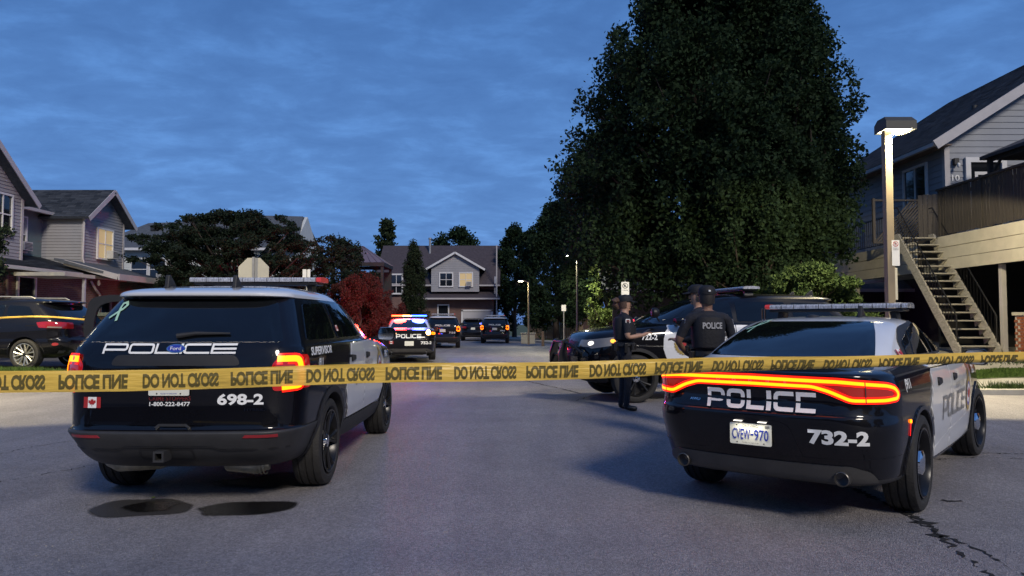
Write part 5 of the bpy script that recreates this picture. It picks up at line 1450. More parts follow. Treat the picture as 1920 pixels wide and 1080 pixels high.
# main roof
roof_plane(LH, L(-19.2, 26.5, 6.0), L(-19.2, 33.8, 6.0), L(-23.5, 33.8, 8.15), L(-23.5, 26.5, 8.15), 'shingle', shingles=True, sh=(.32, .16))
roof_plane(LH, L(-27.8, 22.5, 6.0), L(-27.8, 33.8, 6.0), L(-23.5, 33.8, 8.15), L(-23.5, 22.5, 8.15), 'shingle_far')
mb = MB(); mb.box(*L(-19.3, 27.0, 5.88), *L(-19.12, 30.8, 6.0)); mb.build('gutter', 'trim_grey', LH)
mb = MB(); mb.tube([L(-17.9, 30.8, 5.85), L(-17.9, 30.75, 4.1), L(-17.8, 30.75, 3.75), L(-17.2, 30.9, 3.5)], .045, 8); mb.build('downspout', 'trim_grey', LH, True)
# ground floor and its lean-to roofs
wall_poly(LH, [L(-17.2, 15, .2), L(-17.2, 37, .2), L(-17.2, 37, 3.3), L(-17.2, 15, 3.3)], 'brick_far_x', 'brick_wall', .2, (1, 0, 0))
wall_poly(LH, [L(-23, 37, .2), L(-17.2, 37, .2), L(-17.2, 37, 3.3), L(-23, 37, 3.3)], 'brick_far', 'brick_wall', .2, (0, 1, 0))
for y0, y1, xe in ((15, 28.3, -16.5), (28.3, 33.3, -16.9), (33.3, 37.3, -16.6)):
    roof_plane(LH, L(xe, y0, 3.32), L(xe, y1, 3.32), L(-19.8, y1 - .0, 4.15), L(-19.8, y0, 4.15), 'shingle', shingles=True, sh=(.32, .16), name='porch_roof')
    mb = MB(); mb.box(*L(xe - .05, y0, 3.19), *L(xe + .07, y1, 3.31)); mb.build('gutter', 'trim_grey', LH)
# porch canopy with sloping fascia
roof_plane(LH, L(-15.6, 29.4, 3.28), L(-15.6, 33.2, 3.28), L(-18, 33.0, 3.95), L(-18, 29.0, 3.95), 'shingle_far', name='canopy_roof')
mb = MB(); mb.beam(L(-15.6, 29.3, 3.22), L(-15.6, 33.25, 3.22), .06, .24); mb.beam(L(-15.65, 29.33, 3.22), L(-17.8, 29.33, 3.80), .06, .22); mb.build('canopy_fascia', 'trim_grey', LH)
mb = MB(); mb.box(*L(-16.6, 24.6, 2.98), *L(-14.9, 26.4, 3.10)); mb.build('entry_canopy', 'cream', LH)
mb = MB(); mb.beam(L(-15.0, 25.9, .3), L(-15.0, 25.9, 2.98), .09, .09); mb.build('porch_post', 'trim_grey', LH)
for y, z0, w, h, mm, nm in ((23.6, 1.6, .95, 2.0, 'window_dark', 'door'), (26.1, 1.6, .85, 2.0, 'window_dark', 'door'), (28.3, 1.5, 1.2, 1.0, 'curtain', 'window'), (31.2, 1.7, .7, .9, 'window_dark', 'window'), (35.3, 1.7, .9, 1.0, 'window_dark', 'window')):
    window(LH, L(-17.18, y, z0 + (.4 if nm == 'door' else .1)), (0, 1, 0), w, h, mm, 'n', fr=.09, name=nm)
mb = MB(); mb.tube([L(-17.1, 30.0, 3.1), L(-17.0, 30.2, 2.75), L(-17.05, 30.6, 2.55), L(-17.1, 30.6, .3)], .05, 8); mb.build('downspout', 'trim_grey', LH, True)
mb = MB(); mb.tube([L(-17.1, 25.0, 3.2), L(-17.05, 25.0, .3)], .05, 8); mb.build('downspout', 'soffit', LH, True)
mb = MB(); mb.lathe([(2.62, .03), (2.70, .07), (2.78, .05), (2.85, .02)], 12, 'Z', mx=Matrix.Translation(L(-16.95, 30.3, .3))); mb.build('porch_lamp', 'trim', LH, True)
# low garden wall with a stone cap in front of the row
gw = thing('garden_wall', 'low brick wall with pale stone cap beyond the parked black car', 'wall', (-12.6, 24.3, .33))
mb = MB().box(-2.2, 0, 0, 1.6, .22, 1.30); mb.build('brickwork', 'brick_far', gw); mb = MB().box(-2.25, -.04, 1.302, 1.65, .26, 1.42); mb.build('stone_cap', 'cream', gw, bevel=.01)

# ------------------------------------------------------------------ pale house behind the spreading tree
BH = thing('white_sided_house', 'long white sided house with grey roof half hidden by the spreading tree', 'house', (-19, 46, 0))
def Bh(x, y, z): return (x + 19, y - 46, z)
wall_poly(BH, [Bh(-26, 46, 0), Bh(-13.6, 46, 0), Bh(-13.6, 46, 6.1), Bh(-26, 46, 6.1)], 'siding_white', 'wall', .2, (0, -1, 0))
boards(BH, Bh(-26, 46, 0)[:2], Bh(-13.6, 46, 0)[:2], 2.6, 6.1, .14, 'siding_white')
wall_poly(BH, [Bh(-13.6, 46, 0), Bh(-13.6, 52, 0), Bh(-13.6, 52, 6.1), Bh(-13.6, 49, 8.4), Bh(-13.6, 46, 6.1)], 'siding_white', 'gable_wall', .2, (1, 0, 0))
roof_plane(BH, Bh(-26.4, 45.5, 6.0), Bh(-20.5, 45.5, 6.0), Bh(-20.5, 49, 8.0), Bh(-24.2, 49, 8.0), 'shingle_far')
roof_plane(BH, Bh(-20.5, 45.7, 6.05), Bh(-13.3, 45.5, 6.05), Bh(-13.9, 49, 8.45), Bh(-20.5, 49, 8.6), 'shingle_far')
roof_plane(BH, Bh(-26.4, 52.5, 6.0), Bh(-13.3, 52.5, 6.0), Bh(-13.8, 49, 8.4), Bh(-24.2, 49, 8.0), 'shingle_far')
mb = MB(); mb.box(*Bh(-26.4, 45.4, 5.85), *Bh(-13.3, 45.55, 6.0)); mb.build('gutter', 'trim', BH)
for x, ac in ((-23.2, False), (-22.05, True), (-18, False), (-15.5, False)): window(BH, Bh(x, 45.96, 4.7), (1, 0, 0), .95, 1.25, bars='h', ac=ac)
for x, y, z in ((-23.2, 47.9, 7.55), (-17.6, 47.9, 8.0)):
    mb = MB(); mb.box(*Bh(x - .25, y - .15, z - .2), *Bh(x + .25, y + .25, z + .12)); mb.build('roof_vent', 'plastic', BH)

# ------------------------------------------------------------------ house at the end of the street
CH = thing('end_house', 'brick and siding house with small front gable at the end of the street', 'house', (-5.9, 62, 0))
def C(x, y, z): return (x + 5.9, y - 62, z)
YH = 62
wall_poly(CH, [C(-11.2, YH, 0), C(-1.3, YH, 0), C(-1.3, YH, 3.5), C(-11.2, YH, 3.5)], 'brick_far', 'brick_wall', .2, (0, -1, 0))
wall_poly(CH, [C(-11.0, YH + 1.0, 3.5), C(-1.5, YH + 1.0, 3.5), C(-1.5, YH + 1.0, 5.0), C(-11.0, YH + 1.0, 5.0)], 'soffit', 'upper_wall', .2, (0, -1, 0))
wall_poly(CH, [C(-1.3, YH, 0), C(-1.3, YH + 9, 0), C(-1.3, YH + 9, 4.7), C(-1.3, YH + 4.8, 8.2), C(-1.3, YH, 4.7)], 'siding', 'side_wall', .2, (1, 0, 0))
roof_plane(CH, C(-11.6, YH - .1, 4.55), C(-1.0, YH - .1, 4.55), C(-1.0, YH + 4.5, 8.3), C(-11.6, YH + 4.5, 8.3), 'shingle_brown')
roof_plane(CH, C(-11.6, YH + 9.4, 4.55), C(-1.0, YH + 9.4, 4.55), C(-1.0, YH + 4.5, 8.3), C(-11.6, YH + 4.5, 8.3), 'shingle_brown')
roof_plane(CH, C(-8.6, YH - .9, 3.42), C(-1.0, YH - .9, 3.42), C(-1.4, YH + .9, 4.15), C(-8.6, YH + .9, 4.15), 'shingle_brown', name='lower_roof')
mb = MB(); mb.box(*C(-8.6, YH - 1.0, 3.28), *C(-1.0, YH - .88, 3.41)); mb.box(*C(-11.6, YH - .2, 4.42), *C(-1.0, YH - .1, 4.54)); mb.build('gutter', 'trim_grey', CH)
mb = MB(); mb.tube([C(-1.28, YH - .1, 4.4), C(-1.28, YH - .1, 3.6)], .06, 6); mb.tube([C(-1.28, YH - .6, 7.8), C(-1.28, YH - .6, 0)], .06, 6); mb.build('downspout', 'trim_grey', CH)
# front gable bay
gx0, gx1, gy = -6.75, -2.75, YH - .25; gm = (gx0 + gx1) / 2
wall_poly(CH, [C(gx0, gy, 3.95), C(gx1, gy, 3.95), C(gx1, gy, 6.05), C(gm, gy, 7.15), C(gx0, gy, 6.05)], 'siding', 'bay_wall', 1.0, (0, -1, 0))
def clipg(z):
    if z < 6.05: return (0, gx1 - gx0)
    k = (z - 6.05) / 1.1; return ((gm - gx0) * k, (gx1 - gx0) - (gm - gx0) * k)
boards(CH, C(gx0, gy, 0)[:2], C(gx1, gy, 0)[:2], 3.95, 7.1, .15, 'siding', clip=clipg)
for s in (-1, 1):
    xe = gm + s * 2.5
    roof_plane(CH, C(xe, gy - .3, 5.83), C(xe, gy + 3.6, 5.83), C(gm, gy + 3.6, 7.28), C(gm, gy - .3, 7.28), 'shingle_brown', name='bay_roof')
    mb = MB(); mb.beam(C(xe, gy - .32, 5.76), C(gm, gy - .32, 7.2), .05, .16); mb.build('rake_board', 'trim', CH)
window(CH, C(-5.5, gy - .03, 4.95), (1, 0, 0), 1.0, 1.05, 'window_dark', ac=False, curtain=False, fr=.10)
window(CH, C(-3.85, gy - .03, 4.95), (1, 0, 0), 1.0, 1.05, 'window_lit', ac=True, fr=.10)
window(CH, C(-5.75, YH - .03, 2.2), (1, 0, 0), .8, 1.2, 'window_dark', 'n', fr=.10)
window(CH, C(-9.7, YH - .03, 4.6), (1, 0, 0), .9, 1.5, 'window_dark', fr=.12)
gd = MB()
for k in range(4): gd.box(*C(-4.1, YH - .05 - .012 * (k % 2), .05 + k * .56), *C(-1.75, YH - .01, .58 + k * .56))
gdo = gd.build('garage_door', 'garage', CH); mb = MB(); mb.box(*C(-4.25, YH - .09, 0), *C(-4.11, YH, 2.42)); mb.box(*C(-1.74, YH - .09, 0), *C(-1.6, YH, 2.42)); mb.box(*C(-4.25, YH - .09, 2.30), *C(-1.6, YH, 2.45)); mb.build('garage_frame', 'trim', gdo)
mb = MB(); mb.lathe([(0, .10), (1.35, .10), (1.36, .15), (1.5, .15), (1.52, .05)], 12, 'Z', mx=Matrix.Translation(C(-7.3, YH + 3.6, 7.4))); mb.build('roof_vent_pipe', 'galv', CH, True)

# garden pavilion with metal roof
GZ = thing('garden_pavilion', 'dark pavilion with purple grey metal hip roof behind the red lit hedge', 'pavilion', (-8.1, 40, .3))
rf = MB()
for s in range(4):
    a = s * math.pi / 2 + math.pi / 4; b = a + math.pi / 2
    A = Vector((math.cos(a) * 2.0, math.sin(a) * 2.0, 4.25)); B_ = Vector((math.cos(b) * 2.0, math.sin(b) * 2.0, 4.25)); T = Vector((0, 0, 5.25))
    for k in range(8):
        p = A.lerp(B_, k / 8); q = A.lerp(B_, (k + .9) / 8); rf.add([p, q, q.lerp(T, .97), p.lerp(T, .97)], [(0, 1, 2, 3)]); rf.beam(A.lerp(B_, k / 8), A.lerp(B_, k / 8).lerp(T, .98), .03, .04)
rf.build('roof', mat('pavilion_roof', (0.13, 0.11, 0.14), 0.5), GZ)
mb = MB()
for sx in (-1.3, 1.3):
    for sy in (-1.3, 1.3): mb.beam((sx, sy, 0), (sx, sy, 4.3), .14, .14)
mb.box(-1.42, -1.42, 4.05, 1.42, -1.34, 4.24); mb.box(-1.42, 1.34, 4.05, 1.42, 1.42, 4.24); mb.box(-1.42, -1.34, 4.05, -1.34, 1.34, 4.24); mb.box(1.34, -1.34, 4.05, 1.42, 1.34, 4.24)
mb.build('frame', 'plastic', GZ)
mb = MB(); mb.box(-1.3, 1.2, 0, 1.3, 1.24, 3.9); mb.build('back_screen', 'plastic', GZ)

# ------------------------------------------------------------------ house behind the big tree
HB = thing('dark_house', 'dark house with blue grey roof glimpsed under the big tree', 'house', (9, 33, .12))
wall_poly(HB, [(-4.5, 0, 0), (9, 0, 0), (9, 0, 2.9), (-4.5, 0, 2.9)], 'plastic_grey', 'wall', .2, (0, -1, 0))
roof_plane(HB, (-5, -.8, 2.75), (9, -.8, 2.75), (9, 4, 5.2), (-5, 4, 5.2), 'shingle_far')
wall_poly(HB, [(2.0, .9, 3.2), (9.0, .9, 3.2), (9.0, .9, 5.9), (2.0, .9, 5.9)], 'siding_blue', 'upper_wall', .2, (0, -1, 0))
boards(HB, (2.0, .9), (9, .9), 3.2, 5.9, .16, 'siding_blue')
wall_poly(HB, [(-1.0, -.2, .0), (0.6, -.2, .0), (.6, -.2, 2.3), (-1.0, -.2, 2.3)], 'siding_white', 'garage_door', .05, (0, -1, 0))
mb = MB(); mb.box(-5, -.9, 2.62, 9, -.8, 2.76); mb.build('gutter', 'trim_grey', HB)

# ------------------------------------------------------------------ house number 10, its deck, stair and brick wall
RH = thing('deck_house', 'blue grey sided house number 10 with raised deck over a dark carport', 'house', (14, 23.7, .6))
def Rh(x, y, z): return (x - 14, y - 23.7, z - .6)
yE, xC, ze = 23.7, 14.0, 7.42
wall_poly(RH, [Rh(xC, yE, 3.9), Rh(26, yE, 3.9), Rh(26, yE, ze + 0), Rh(20.5, yE, ze + .64 * 6.5), Rh(xC, yE, ze)], 'siding_blue', 'gable_wall', .15, (0, -1, 0))
def clipr(z):
    z += .6
    return (0, 8) if z < ze else ((z - ze) / .64, 8)
boards(RH, Rh(xC, yE, 0)[:2], Rh(22, yE, 0)[:2], 3.9 - .6, ze + 3.6 - .6, .20, 'siding_blue', clip=clipr, single=True)
wall_poly(RH, [Rh(xC, 34, 2.95), Rh(xC, yE + .15, 2.95), Rh(xC, yE + .15, ze), Rh(xC, 34, ze)], 'siding_blue', 'side_wall', .12, (-1, 0, 0))
boards(RH, Rh(xC, 34, 0)[:2], Rh(xC, yE, 0)[:2], 2.4, ze - .6, .20, 'siding_blue', single=True)
mb = MB(); mb.box(*Rh(xC - .035, yE - .035, 3.9), *Rh(xC + .13, yE + .12, ze - .1)); mb.build('corner_trim', 'trim_grey', RH)
# roof
roof_plane(RH, Rh(xC - .55, yE - .5, ze - .33 + .1), Rh(xC - .55, 34.3, ze - .23), Rh(20.5, 34.3, ze + .64 * 6.5 + .14), Rh(20.5, yE - .5, ze + .64 * 6.5 + .14), 'shingle', shingles=True, sh=(.33, .16))
mb = MB(); mb.beam(Rh(xC - .60, yE - .52, ze - .38), Rh(20.5, yE - .52, ze + .64 * 6.5 - .03), .05, .30); mb.build('rake_board', 'trim_grey', RH)
mb = MB(); mb.beam(Rh(xC - .55, yE - .4, ze - .33), Rh(xC - .55, 34.2, ze - .33), .12, .12); mb.build('gutter', 'trim_grey', RH)
mb = MB(); mb.box(*Rh(xC - .5, yE - .4, ze - .36), *Rh(xC, 34, ze - .32)); mb.build('soffit', 'soffit', RH)
mb = MB(); mb.lathe([(0, .10), (.55, .10)], 10, 'Z', mx=Matrix.Translation(Rh(16.0, 25.3, ze + .95)), cap=True); mb.build('vent_pipe', 'plastic', RH, True)
mb = MB(); mb.box(*Rh(18.3, 24.3, ze + 2.4), *Rh(18.9, 25.2, ze + 3.05)); mb.build('roof_vent', 'plastic', RH, bevel=.05)
mb = MB(); mb.box(*Rh(14.9, 29.3, ze + .2), *Rh(15.2, 29.6, ze + .75)); mb.build('roof_vent', 'plastic', RH)
window(RH, Rh(xC - .03, 25.4, 6.1), (0, -1, 0), 1.35, 1.25, 'window_dark', 'v', fr=.09)
# door 10
dfx = 15.26
do = window(RH, Rh(dfx, yE - .03, 5.5), (1, 0, 0), 1.0, 2.15, 'window_dark', 'n', fr=.16, depth=.09, name='door')
mb = MB(); q = Rh(dfx, yE - .05, 5.5); f2 = [(-.34, -.9), (.46, -.9), (.46, .78), (-.34, .78)]; f3 = [(-.24, -.8), (.36, -.8), (.36, .68), (-.24, .68)]
v2, ff = cdt(f2, [f3]); k = len(v2); mb.add([(q[0] + a, q[1], q[2] + b) for a, b in v2] + [(q[0] + a, q[1] + .03, q[2] + b) for a, b in v2], list(ff) + [tuple(i + k for i in x) for x in ff]); mb.build('screen_door', 'trim', do)
mb = MB(); mb.add([(q[0] + a, q[1] + .005, q[2] + b) for a, b in f3], [(0, 1, 2, 3)]); mb.build('door_panel', 'siding_blue', do)
mb = MB(); mb.box(*Rh(14.22, yE - .16, 6.50), *Rh(14.36, yE - .02, 6.70)); lm = mb.build('wall_lamp', 'plastic', RH); mb = MB(); mb.lathe([(0, .02), (.04, .05), (.12, .05), (.15, .02)], 12, 'Z', mx=Matrix.Translation(Rh(14.30, yE - .22, 6.38))); mb.build('lamp_globe', 'sign_white', lm, True)
wrap('house_number', text2d('10', .20, 1.15, .02), plane_fn(Rh(14.31, yE - .035, 6.08), (1, 0, 0), (0, 0, 1)), .003, 'sign_white', RH, cut=False)
window(RH, Rh(17.6, yE - .03, 5.8), (1, 0, 0), .9, 1.3, 'window_dark', 'v', fr=.12)
# deck: floor, fascia boards, posts
XD = 12.6; ZD = 3.95
mb = MB(); mb.box(*Rh(XD, 12.0, ZD - .12), *Rh(26, yE, ZD)); mb.box(*Rh(XD, yE, ZD - .12), *Rh(xC, 29, ZD)); mb.build('deck_floor', 'wood_dark', RH)
for y0, y1 in ((12.0, 21.75), (22.9, 29.0)):
    for k in range(3):
        mb = MB(); mb.box(*Rh(XD - .035 - .012 * (k == 2), y0, ZD - 1.0 + k * .333), *Rh(XD - .002, y1, ZD - 1.0 + k * .333 + .322)); mb.build('fascia_board', 'cream', RH, bevel=.006)
mb = MB(); mb.box(*Rh(XD, 12, ZD - 1.0), *Rh(XD + .12, 21.75, ZD - .13)); mb.box(*Rh(XD, 22.9, ZD - 1.0), *Rh(XD + .12, 29, ZD - .13)); mb.build('deck_beam', 'wood_dark', RH)
for y in (19.35, 15.0, 27.5): mb = MB(); mb.beam(Rh(XD + .25, y, .6), Rh(XD + .25, y, ZD - 1.0), .12, .12); mb.build('carport_post', 'trim_grey', RH)
wall_poly(RH, [Rh(17.5, 34, .6), Rh(17.5, 10, .6), Rh(17.5, 10, 3.9), Rh(17.5, 34, 3.9)], 'plastic', 'carport_wall', .12, (-1, 0, 0))  # black colour stands for the shade under the deck
wall_poly(RH, [Rh(XD + 1.4, 24.2, .6), Rh(17.5, 24.2, .6), Rh(17.5, 24.2, 3.8), Rh(XD + 1.4, 24.2, 3.8)], 'plastic', 'carport_wall', .12, (0, -1, 0))  # coloured black for the same shade
# deck gazebo
rf = MB(); cx, cy = 15.9, 20.6
pk = Vector(Rh(17.6, 20.8, 7.95)); cr = [Vector(Rh(a, b, 6.58)) for a, b in ((14.6, 18.9), (20.6, 18.9), (20.6, 22.9), (14.6, 22.9))]
for i in range(4):
    a, b = cr[i], cr[(i + 1) % 4]; rf.add([a, b, pk, a - Vector((0, 0, .1)), b - Vector((0, 0, .1))], [(0, 1, 2), (0, 3, 4, 1)])
rf.build('gazebo_roof', mat('gazebo_roof', (0.05, 0.045, 0.05), 0.7), RH)
mb = MB()
for a, b in ((14.8, 19.1), (14.8, 22.7), (20.4, 19.1)): mb.beam(Rh(a, b, ZD), Rh(a, b, 6.56), .12, .12)
mb.beam(Rh(14.8, 19.1, 6.46), Rh(14.8, 22.7, 6.46), .08, .14); mb.beam(Rh(14.8, 19.1, 6.46), Rh(20.4, 19.1, 6.46), .08, .14); mb.beam(Rh(14.8, 22.1, 6.46), Rh(14.8, 22.7, 5.9), .06, .06)
mb.build('gazebo_frame', 'wood_dark', RH)

# fence along the deck: every slat on its own
DF = thing('deck_fence', 'weathered wooden slat fence along the raised deck edge', 'fence', (XD, 12, ZD))
me0 = None; y = .05; rr = random.Random(5)
for i in range(74):
    if y > 9.6: break
    if me0 is None:
        mb = MB(); mb.box(-.011, -.055, 0, .011, .055, 1.30); o = mb.build('slat', 'wood_dark', DF); me0 = o.data
    else: o = bpy.data.objects.new('slat', me0); COL.objects.link(o); o.parent = DF
    o.location = (rr.uniform(-.006, .006), y, .03 + rr.uniform(-.012, .012)); o.rotation_euler = (rr.gauss(0, .006), 0, rr.gauss(0, .05)); y += .132
mb = MB(); mb.box(-.07, -.05, 1.345, .06, 9.75, 1.40); mb.build('top_rail', 'wood_dark', DF)
mb = MB(); mb.box(.015, 0, .25, .055, 9.7, .34); mb.box(.015, 0, 1.1, .055, 9.7, 1.19); mb.build('rail', 'wood_dark', DF)
for k in range(6): mb = MB(); mb.box(-.045, k * 1.93 - .045, -.02, -.013, k * 1.93 + .045, 1.34); mb.build('post', 'wood_dark', DF)

# lattice screen and gate at the stair head, dark railing beyond
LS = thing('lattice_screen', 'dark wooden lattice screen at the top of the stair', 'screen', (12.4, 23.6, 3.95))
for k in range(14):
    x0 = -.75 + k * .105; mb = MB(); a = (max(x0, -.75), 0, .05 + max(0, -.75 - x0)); mb.beam((x0, 0, .06), (x0 + 1.15, 0, 1.36), .018, .05) if x0 + 1.15 < 1.4 else mb.beam((x0, 0, .06), (1.38, 0, .06 + (1.38 - x0) * 1.13), .018, .05)
    mb.build('slat', 'wood_dark', LS)
mb = MB(); mb.box(-.8, -.03, 0, 1.45, .03, .06); mb.box(-.8, -.03, 1.36, 1.45, .03, 1.42); mb.box(-.84, -.04, 0, -.76, .04, 1.45); mb.build('frame', 'wood_dark', LS)
GT = thing('deck_gate', 'plain dark board gate between lattice screen and deck fence', 'gate', (13.1, 22.7, 3.95), R(-20))
for k in range(8): mb = MB(); mb.box(-.5 + k * .13, -.015, .04, -.5 + k * .13 + .12, .015, 1.42 + .012 * (k % 2)); mb.build('board', 'wood_dark', GT)
RL = thing('iron_railing', 'black iron railing on the far end of the deck', 'railing', (12.55, 24.2, 3.95))
mb = MB(); mb.tube([(0, 0, 1.0), (0, 4.6, 1.0)], .022, 6); mb.tube([(0, 0, .1), (0, 4.6, .1)], .016, 6); mb.build('rail', 'iron', RL, True)
b0 = None
for k in range(30):
    if b0 is None: mb = MB(); mb.tube([(0, 0, .1), (0, 0, 1.0)], .010, 5); b0 = mb.build('baluster', 'iron', RL); q = b0
    else: q = bpy.data.objects.new('baluster', b0.data); COL.objects.link(q); q.parent = RL
    q.location = (0, k * .155, 0)

# stair
ST = thing('wooden_stair', 'pale weathered wooden outdoor stair with open treads up to the deck', 'stair', (12.08, 19.3, .6))
NS_ = 15; rise = (ZD - .6) / NS_; run = 2.75 / NS_; WD = .98
tr = MB(); tr.box(-WD / 2, -.03, -.04, WD / 2, .26, 0); t0 = None
for k in range(NS_):
    if t0 is None: t0 = tr.build('tread', 'wood_pale', ST, bevel=.008); o = t0
    else: o = copy_tree(t0, ST)
    o.location = (0, k * run, (k + 1) * rise)
for s in (-1, 1):
    mb = MB(); xx = s * (WD / 2 + .03)
    pr = [(-.18, .0), (.05, .0), (2.95, ZD - .6 - .02), (2.95, ZD - .6 + .12), (2.70, ZD - .6 + .12), (-.18, .18)]
    mb.prism(pr, xx - .025, xx + .025, 'X'); mb.build('stringer', 'wood_pale', ST, bevel=.005)
    tk = MB()
    for k in range(NS_): tk.prism([(k * run - .02, (k + 1) * rise - .045), (k * run + .22, (k + 1) * rise - .045), (k * run + .20, (k + 1) * rise - .19)], xx - s * .05 - .022, xx - s * .05 + .022, 'X')
    tk.build('tread_cleat', 'wood_pale', ST)
    a = Vector((xx, -.05, .15)); b = Vector((xx, 2.75, ZD - .6 + .05)); up = Vector((0, 0, .86)); rl = thing('stair_railing', ('black iron railing on the house side of the wooden stair' if s > 0 else 'black iron railing on the street side of the wooden stair'), 'railing', (12.08, 19.3, .6))
    mb = MB(); mb.tube([a + Vector((0, 0, -.15)), a + up, b + up, b + up + Vector((0, .18, 0))], .020, 7); mb.build('handrail', 'iron', rl, True)
    mb = MB(); mb.tube([a + Vector((0, 0, .12)), b + Vector((0, 0, .12))], .012, 6); mb.build('rail', 'iron', rl, True); b0 = None
    for k in range(20):
        p = a.lerp(b, (k + .5) / 20)
        if b0 is None: m_ = MB(); m_.tube([(0, 0, .10), (0, 0, .85)], .008, 5); b0 = m_.build('baluster', 'iron', rl); q = b0
        else: q = bpy.data.objects.new('baluster', b0.data); COL.objects.link(q); q.parent = rl
        q.location = p
    # scroll
    mb = MB(); c0 = a.lerp(b, .45) + Vector((0, 0, .5)); mb.tube([c0 + Vector((0, math.cos(t) * .09 * t / 6, math.sin(t) * .09 * t / 6)) for t in [i * .6 for i in range(14)]], .008, 5); mb.build('scroll', 'iron', rl, True)

# brick wall below the deck, brick by brick
BW = thing('brick_wall', 'low red brick wall with pale cap beside the foot of the stair', 'wall', (12.9, 19.0, .55))
mb = MB(); mb.box(.012, -8, 0, .20, 0, 1.05); mb.build('mortar_core', 'mortar', BW)
mb = MB(); mb.box(-.05, -8, 1.055, .26, .04, 1.14); mb.build('stone_cap', 'cream', BW, bevel=.008)
bme = [None]; cnt = 0
for r in range(13):
    y = -.10 - (.11 if r % 2 else 0); row = []
    if r % 2: row.append((-.05, .10))
    while y > -2.6 - .2: row.append((y - .10, .205)); y -= .225
    for yc, w in row:
        if cnt >= 170: break
        if bme[0] is None:
            m_ = MB(); m_.box(-.012, -.1025, -.031, .014, .1025, .031); bo = m_.build('brick', 'brick', BW, bevel=.004); bme[0] = bo.data; o = bo
        else: o = bpy.data.objects.new('brick', bme[0]); COL.objects.link(o); o.parent = BW; cnt += 1
        o.location = (random.uniform(-.003, .003), yc, .06 + r * .0775); o.scale = (1, w / .205, 1)
st = MB()
for r in range(13):
    y = -2.95 - (.11 if r % 2 else 0)
    while y > -7.8: st.box(-.012, y - .205, .03 + r * .0775, .014, y, .092 + r * .0775); y -= .225
st.build('brickwork', 'brick', BW, kind='stuff')
# ------------------------------------------------------------------ street lamps
def area(name, parent, loc, size, sy, energy, col, rot=(0, 0, 0), spread=180):
    ld = bpy.data.lights.new(name, 'AREA'); ld.shape = 'RECTANGLE'; ld.size = size; ld.size_y = sy; ld.energy = energy; ld.color = col; ld.spread = R(spread)
    lo = bpy.data.objects.new(name, ld); COL.objects.link(lo); lo.parent = parent; lo.location = loc; lo.rotation_euler = rot; return lo
LX, LY = P(1670, 600, 15.0).x, 15.0
LZ = P(1690, 247, 15.0).z
SL = thing('street_lamp', 'tall square bronze street lamp, lit, beside the wooden stair', 'street lamp', (LX, LY, .12))
zt = LZ - .12
mb = MB(); mb.box(-.075, -.075, 0, .075, .075, zt + .02); mb.build('pole', 'lamp_pole', SL, bevel=.008)
mb = MB(); mb.box(-.085, -.085, 1.25, .085, .085, 1.29); mb.box(-.085, -.085, .75, .085, .085, .79); mb.build('strap', 'galv', SL)
# shoebox head: open below, walls reach under the lens
hx0, hx1, hy0, hy1 = -.12, .50, -.24, .26
hd = MB()
top = [(hx0 + .02, hy0 + .1), (hx1 - .05, hy0 + .1), (hx1 - .05, hy1 - .1), (hx0 + .02, hy1 - .1)]; lo_ = [(hx0, hy0), (hx1, hy0), (hx1, hy1), (hx0, hy1)]
zb = zt - .00
mid = zb + .17
vs = [(a, b, zb + .27) for a, b in top] + [(a, b, mid) for a, b in lo_] + [(a, b, zb) for a, b in lo_] + [(a * .97 + .005, b * .96, zb) for a, b in lo_] + [(a * .97 + .005, b * .96, mid) for a, b in lo_]
fs = [(0, 1, 2, 3)]
for k in (0, 4, 8, 12):
    for i in range(4): fs.append((k + i, k + (i + 1) % 4, k + 4 + (i + 1) % 4, k + 4 + i))
hd.add(vs, fs); hd.build('lamp_head', 'lamp_head', SL)
mb = MB(); mb.box(hx0 + .05, hy0 + .05, zb + .02, hx1 - .05, hy1 - .05, zb + .035); mb.build('lens', 'lamp_lens', SL)
def spot(name, parent, loc, energy, col, rot, size, blend, soft=.06):
    ld = bpy.data.lights.new(name, 'SPOT'); ld.energy = energy; ld.color = col; ld.spot_size = size; ld.spot_blend = blend; ld.shadow_soft_size = soft
    lo = bpy.data.objects.new(name, ld); COL.objects.link(lo); lo.parent = parent; lo.location = loc; lo.rotation_euler = rot; return lo
spot('lamp_light', SL, (.34, -.16, zb + .0), 3000, (1.0, .84, .50), (R(28), 0, 0), R(134), .08, .06)
S2 = copy_tree(SL); S2.location = (-12.6, 13.2, .0); S2['label'] = 'tall square bronze street lamp, lit, by the road left of the parked black car'
# regulation signs strapped to the pole
def no_parking(parent, origin, w, h, ux=(1, 0, 0), letter='P', rows=('NO PARKING', '7 AM - 6 PM')):
    f2 = plane_fn(origin, ux, (0, 0, 1)); n = f2(0, 0)[1]
    b = wrap('sign_panel', cdt(rpath(rect2d(w, h), w * .08, True)), f2, 0, 'sign_white', parent, .006, cut=False)
    r = w * .36; cy = h / 2 - w * .5
    wrap('ring', cdt(circ2d(r, 28), [circ2d(r * .80, 28)]), at(f2, 0, cy), .002, 'decal_red' if letter == 'P' else 'decal_black', b, cut=False)
    wrap('lettering', text2d(letter, r * 1.05, 1, .02), at(f2, 0, cy), .002, 'decal_black', b, cut=False)
    c = r * .68; wrap('slash', ribbon([(-c, c), (c, -c)], r * .2), at(f2, 0, cy), .0035, 'decal_red' if letter == 'P' else 'decal_black', b, cut=False)
    for i, t in enumerate(rows): wrap('lettering', fit(text2d(t, w * .10, 1, .01), w * .72), at(f2, 0, cy - r - w * .20 - i * w * .2), .002, 'decal_black', b, cut=False)
    return b
sg1 = thing('parking_sign', 'white no parking sign strapped to the lit street lamp pole', 'sign', (LX + .06, LY - .09, 0))
pz = P(1678, 475, 15).z
